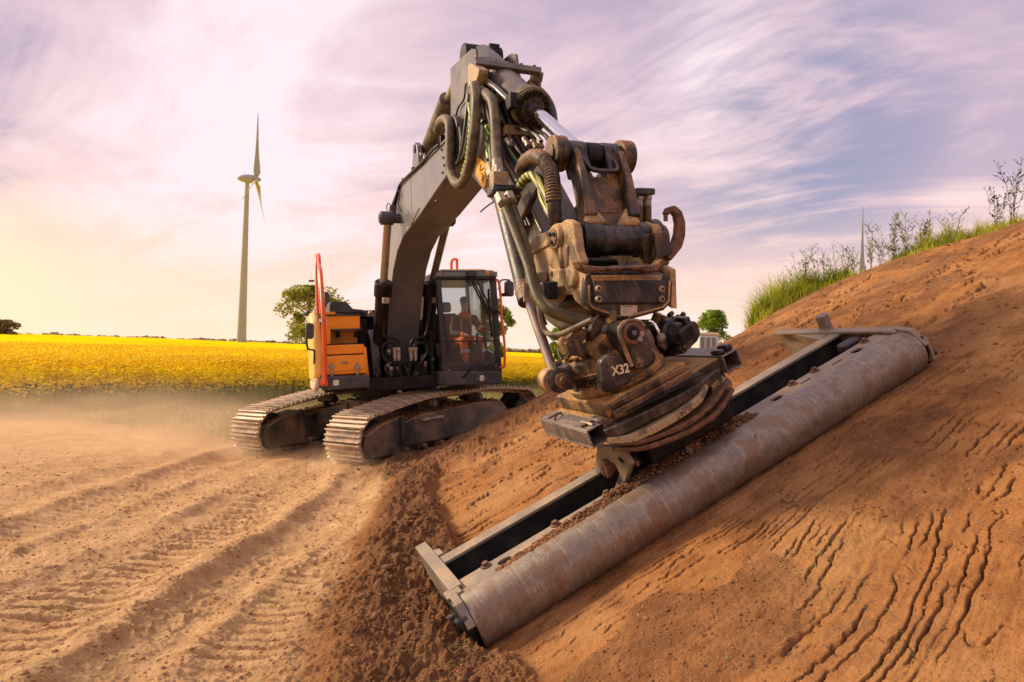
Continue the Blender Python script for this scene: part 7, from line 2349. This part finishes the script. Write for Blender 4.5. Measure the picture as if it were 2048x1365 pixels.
    b = 0.03 + rng.random(n) * 0.17 * wdt
    keep = (rng.random(n) < 0.35 + np.clip(pn(a * 3.3, b * 5, 7) * 2.2 + 0.35, 0, 1)) 
    a, b, hgt = a[keep], b[keep], hgt[keep]
    z = n1 - 0.012 + rng.random(len(a)) * hgt * np.clip(1 - np.abs(b - 0.10) / 0.16, 0.1, 1)
    r = rng.uniform(0.005, 0.014, len(a)) + 0.012 * (rng.random(len(a)) < 0.04)
    v, f = lumps(np.stack([a, b, z], -1), r, rng)
    mb = MB()
    mb.v = [tuple(p) for p in v]
    mb.f = [tuple(p) for p in f]
    rp('carried_soil', mb, 'moistclod', kind='stuff', smooth=0)


build_roller()


# ================================================================== driver
def skin_mesh(name, nodes, edges, mat, parent, subdiv=1):
    me = bpy.data.meshes.new(name)
    root = parent
    while root.parent is not None:
        root = root.parent
    Mx = ROOTM[root.name].inverted() @ UF.M
    me.from_pydata([tuple(Mx @ Vector(n[0])) for n in nodes], edges, [])
    o = bpy.data.objects.new(name, me)
    COL.objects.link(o)
    o.parent = parent
    sk = o.modifiers.new('skin', 'SKIN')
    sk.use_smooth_shade = True
    if not me.skin_vertices:
        bpy.context.view_layer.objects.active = o
        bpy.context.view_layer.update()
    for i, n in enumerate(nodes):
        r = n[1]
        me.skin_vertices[0].data[i].radius = (r, r) if not hasattr(r, '__len__') else r
        me.skin_vertices[0].data[i].use_root = (i == 0)
    sb = o.modifiers.new('subdivision', 'SUBSURF')
    sb.levels = sb.render_levels = subdiv
    # freeze, so that the mesh is an ordinary one
    bpy.context.view_layer.update()
    ev = o.evaluated_get(bpy.context.evaluated_depsgraph_get())
    nm = bpy.data.meshes.new_from_object(ev)
    o.modifiers.clear()
    o.data = nm
    nm.materials.clear()
    nm.materials.append(mat)
    for p in nm.polygons:
        p.use_smooth = True
    return o


def build_person():
    h = U3s(929, 606, 0.62)                      # centre of the head
    cx = h[1]
    hz = h[2]
    hip = np.array((0.52, cx, hz - 0.74))
    root = thing('person', 'driver in dark jacket and orange hi-vis trousers sitting at the controls in the cab', 'person', Frame(UF.w(hip), *UF.ax))

    def P(s, l, z):
        return (hip[0] + s, hip[1] + l, hip[2] + z)
    # anchor by the head: sits 0.74 above the hips, leaning slightly forward, turned to the bucket
    nodes, edges = [], []

    def nd(p, r):
        nodes.append((p, r))
        return len(nodes) - 1

    def chain(start, pts):
        k = start
        for p, r in pts:
            j = nd(p, r)
            edges.append((k, j))
            k = j
        return k
    pel = nd(P(0, 0, 0.0), (0.17, 0.12))
    ch = chain(pel, [(P(-0.02, 0, 0.18), (0.145, 0.105)), (P(0.0, 0, 0.36), (0.165, 0.115)), (P(0.03, 0, 0.47), (0.13, 0.09))])
    nk = chain(ch, [(P(0.05, 0, 0.555), 0.055), (P(0.065, 0, 0.62), 0.058), (P(0.085, 0, 0.70), (0.078, 0.092)), (P(0.085, 0, 0.78), (0.074, 0.088)), (P(0.08, 0, 0.83), (0.045, 0.055))])
    for s_ in (-1, 1):
        el = P(0.16, s_ * 0.27, 0.17) if s_ < 0 else P(0.22, s_ * 0.28, 0.2)
        hd = P(0.42, s_ * 0.10 - 0.02, 0.14) if s_ < 0 else P(0.48, s_ * 0.20, 0.26)
        chain(ch, [(P(0.03, s_ * 0.19, 0.455), 0.062), (el, 0.050), (tuple(np.array(el) * .5 + np.array(hd) * .5), 0.043), (hd, 0.032)])
        chain(pel, [(P(0.05, s_ * 0.10, -0.01), 0.095), (P(0.44, s_ * 0.15, 0.06), 0.070), (P(0.52, s_ * 0.15, -0.16), 0.058), (P(0.56, s_ * 0.15, -0.38), 0.042), (P(0.68, s_ * 0.15, -0.41), 0.038)])
    body = skin_mesh('body', nodes, edges, M['skin'], root)
    # face
    fc = np.array(P(0.085, 0, 0.745))
    yawd = np.array((0.92, 0.30, -0.06)); yawd /= np.linalg.norm(yawd)
    sd = np.cross((0, 0, 1), yawd)
    mb = MB()
    mb.ball(fc + yawd * 0.093 + np.array((0, 0, -0.005)), 0.018, 8, (1, 0.8, 1.5))
    part('nose', mb, M['skin'], root, UF)
    for s_ in (-1, 1):
        part('ear', MB().ball(fc + sd * s_ * 0.082, 0.024, 8, (0.8, 0.5, 1.4)), M['skin'], root, UF)
        part('eye', MB().ball(fc + yawd * 0.080 + sd * s_ * 0.030 + np.array((0, 0, 0.022)), 0.011, 8), M['ink'], root, UF)
    part('mouth', MB().ball(fc + yawd * 0.080 + np.array((0, 0, -0.052)), 0.018, 8, (0.5, 1.1, 0.28)), mat_plain('lips', (0.32, 0.12, 0.10), 0.6), root, UF)
    hm = MB()
    hm.ball(fc + np.array((-0.012, 0, 0.045)), 0.090, 14, (1.04, 0.92, 0.82))
    part('hair', hm, M['hair'], root, UF)
    # clothes over the body
    jn, je = [], []
    nodes2, edges2 = [], []
    for i, (p, r) in enumerate(nodes[:4]):
        nodes2.append((p, tuple(np.array(r) + 0.018)))
    edges2 = [(0, 1), (1, 2), (2, 3)]
    k0 = 3
    for s_ in (-1, 1):
        el = P(0.16, s_ * 0.27, 0.17) if s_ < 0 else P(0.22, s_ * 0.28, 0.2)
        hd = P(0.42, s_ * 0.10 - 0.02, 0.14) if s_ < 0 else P(0.48, s_ * 0.20, 0.26)
        kk = k0
        for p, r in ((P(0.03, s_ * 0.19, 0.455), 0.078), (el, 0.066), (tuple(np.array(el) * .5 + np.array(hd) * .5), 0.058), (tuple(np.array(el) * .15 + np.array(hd) * .85), 0.048)):
            nodes2.append((p, r))
            edges2.append((kk, len(nodes2) - 1))
            kk = len(nodes2) - 1
    jk = skin_mesh('jacket', nodes2, edges2, M['jacket'], root)
    nodes3, edges3 = [(P(0, 0, 0.02), (0.19, 0.14))], []
    for s_ in (-1, 1):
        kk = 0
        for p, r in ((P(0.05, s_ * 0.10, -0.01), 0.112), (P(0.44, s_ * 0.15, 0.06), 0.092), (P(0.52, s_ * 0.15, -0.16), 0.080), (P(0.555, s_ * 0.15, -0.36), 0.070)):
            nodes3.append((p, r))
            edges3.append((kk, len(nodes3) - 1))
            kk = len(nodes3) - 1
    skin_mesh('trousers', nodes3, edges3, M['hivis'], root)
    for s_ in (-1, 1):
        part('reflective_band', MB().cyl(P(0.525, s_ * 0.15, -0.14), P(0.538, s_ * 0.15, -0.20), 0.088, n=18), M['reflect'], root, UF)
        part('reflective_strip', MB().sweep_bar([P(0.14, s_ * 0.09, 0.44), P(0.165, s_ * 0.10, 0.33), P(0.155, s_ * 0.10, 0.16)], 0.022, 0.008, (0, 1, 0)), M['hivisy'], root, UF)
        part('boot', MB().box(P(0.53, s_ * 0.15 - 0.05, -0.46), P(0.76, s_ * 0.15 + 0.05, -0.36)), M['rubber'], root, UF, 0.03)
    part('collar', MB().lathe(P(0.035, 0, 0.50), P(0.055, 0, 0.575), [(0, 0.105), (0.5, 0.085), (1, 0.072)], 18, False), M['hivis'], root, UF)
    # cuffs and hands with fingers
    for s_, hd, dr_ in ((-1, P(0.42, -0.12, 0.14), (0.85, 0.25, -0.1)), (1, P(0.48, 0.20, 0.26), (0.9, -0.1, 0.2))):
        hd = np.array(hd)
        d = np.array(dr_); d /= np.linalg.norm(d)
        sd2 = np.cross((0, 0, 1), d); sd2 /= np.linalg.norm(sd2)
        part('cuff', MB().cyl(hd - d * 0.07, hd - d * 0.01, 0.050, 0.047, n=14), M['hivis'], root, UF)
        mb = MB()
        mb.ball(hd + d * 0.04, 0.045, 10, (1.1, 0.95, 0.55))
        for q in range(4):
            o_ = hd + d * 0.07 + sd2 * (-0.030 + 0.020 * q)
            ln = (0.065, 0.075, 0.070, 0.055)[q]
            mb.tube([o_, o_ + d * ln * 0.55 + np.array((0, 0, 0.008)), o_ + d * ln * 0.9 + np.array((0, 0, -0.03))], 0.0095, 6, 3)
        o_ = hd + d * 0.02 - sd2 * 0.04 * s_
        mb.tube([o_, o_ + d * 0.03 - sd2 * 0.025 * s_, o_ + d * 0.06 - sd2 * 0.02 * s_], 0.011, 6, 3)
        part('hand', mb, M['skin'], root, UF)


build_person()


# ================================================================== dust raised by the tracks
def build_dust():
    m_ = bpy.data.materials.new('airborne_dust')
    m_.use_nodes = True
    t = NT(m_.node_tree)
    pos = t.n('ShaderNodeNewGeometry').outputs['Position']
    sep = t.n('ShaderNodeSeparateXYZ')
    t.link(pos, sep.inputs[0])
    n1 = t.noise(t.mapping(pos, (0.30, 0.30, 0.7)), 1.0, 5, 0.65, 0.8)
    hfade = t.mapr(sep.outputs[2], 1.25, -0.2)
    body = t.math('MULTIPLY', t.math('POWER', hfade, 1.5), t.mapr(n1, 0.36, 0.66))
    xf = t.math('MULTIPLY', t.mapr(sep.outputs[0], -3.4, -7.0), t.mapr(sep.outputs[1], 8.6, 11.5))
    xf = t.math('MULTIPLY', xf, t.math('MULTIPLY', t.mapr(sep.outputs[1], 19.5, 17.0), t.mapr(sep.outputs[0], -22.5, -18.0)))
    dens = t.math('MULTIPLY', t.math('MULTIPLY', body, xf), 0.36)

    def puff(c, r, k):
        vm = t.n('ShaderNodeVectorMath', operation='DISTANCE')
        mp = t.mapping(pos, (1 / r[0], 1 / r[1], 1 / r[2]))
        t.link(mp, vm.inputs[0])
        vm.inputs[1].default_value = tuple(a / b for a, b in zip(c, r))
        n = t.noise(pos, 2.2, 4, 0.6, 0.5)
        return t.math('MULTIPLY', t.math('MULTIPLY', t.mapr(vm.outputs['Value'], 1.0, 0.1), t.mapr(n, 0.38, 0.62)), k)
    for fx in (1.27, -1.27):
        w = XF.w((fx - 0.1, -2.35, 0.05))
        dens = t.math('ADD', dens, puff(w, (0.85, 0.7, 0.46), 2.6))
    w = XF.w((-1.4, -2.6, 0.0))
    dens = t.math('ADD', dens, puff(w + np.array((-0.6, -0.3, 0)), (2.3, 1.2, 0.75), 0.7))
    w = XF.w((1.0, -2.7, 0.0))
    dens = t.math('ADD', dens, puff(w + np.array((-0.5, -0.3, 0)), (1.5, 0.9, 0.40), 0.35))
    vol = t.n('ShaderNodeVolumePrincipled')
    t.put(vol.inputs['Color'], (0.95, 0.74, 0.50))
    vol.inputs['Anisotropy'].default_value = 0.35
    t.link(dens, vol.inputs['Density'])
    out = t.n('ShaderNodeOutputMaterial')
    t.link(vol.outputs[0], out.inputs['Volume'])
    mb = MB().box((-23, 7.8, -0.6), (-0.9, 20, 1.3))
    o = part('dust', mb, m_, None, WF, smooth=0, kind='stuff')
    o['label'] = 'pale dust drifting from the tracks over the grass verge'


build_dust()
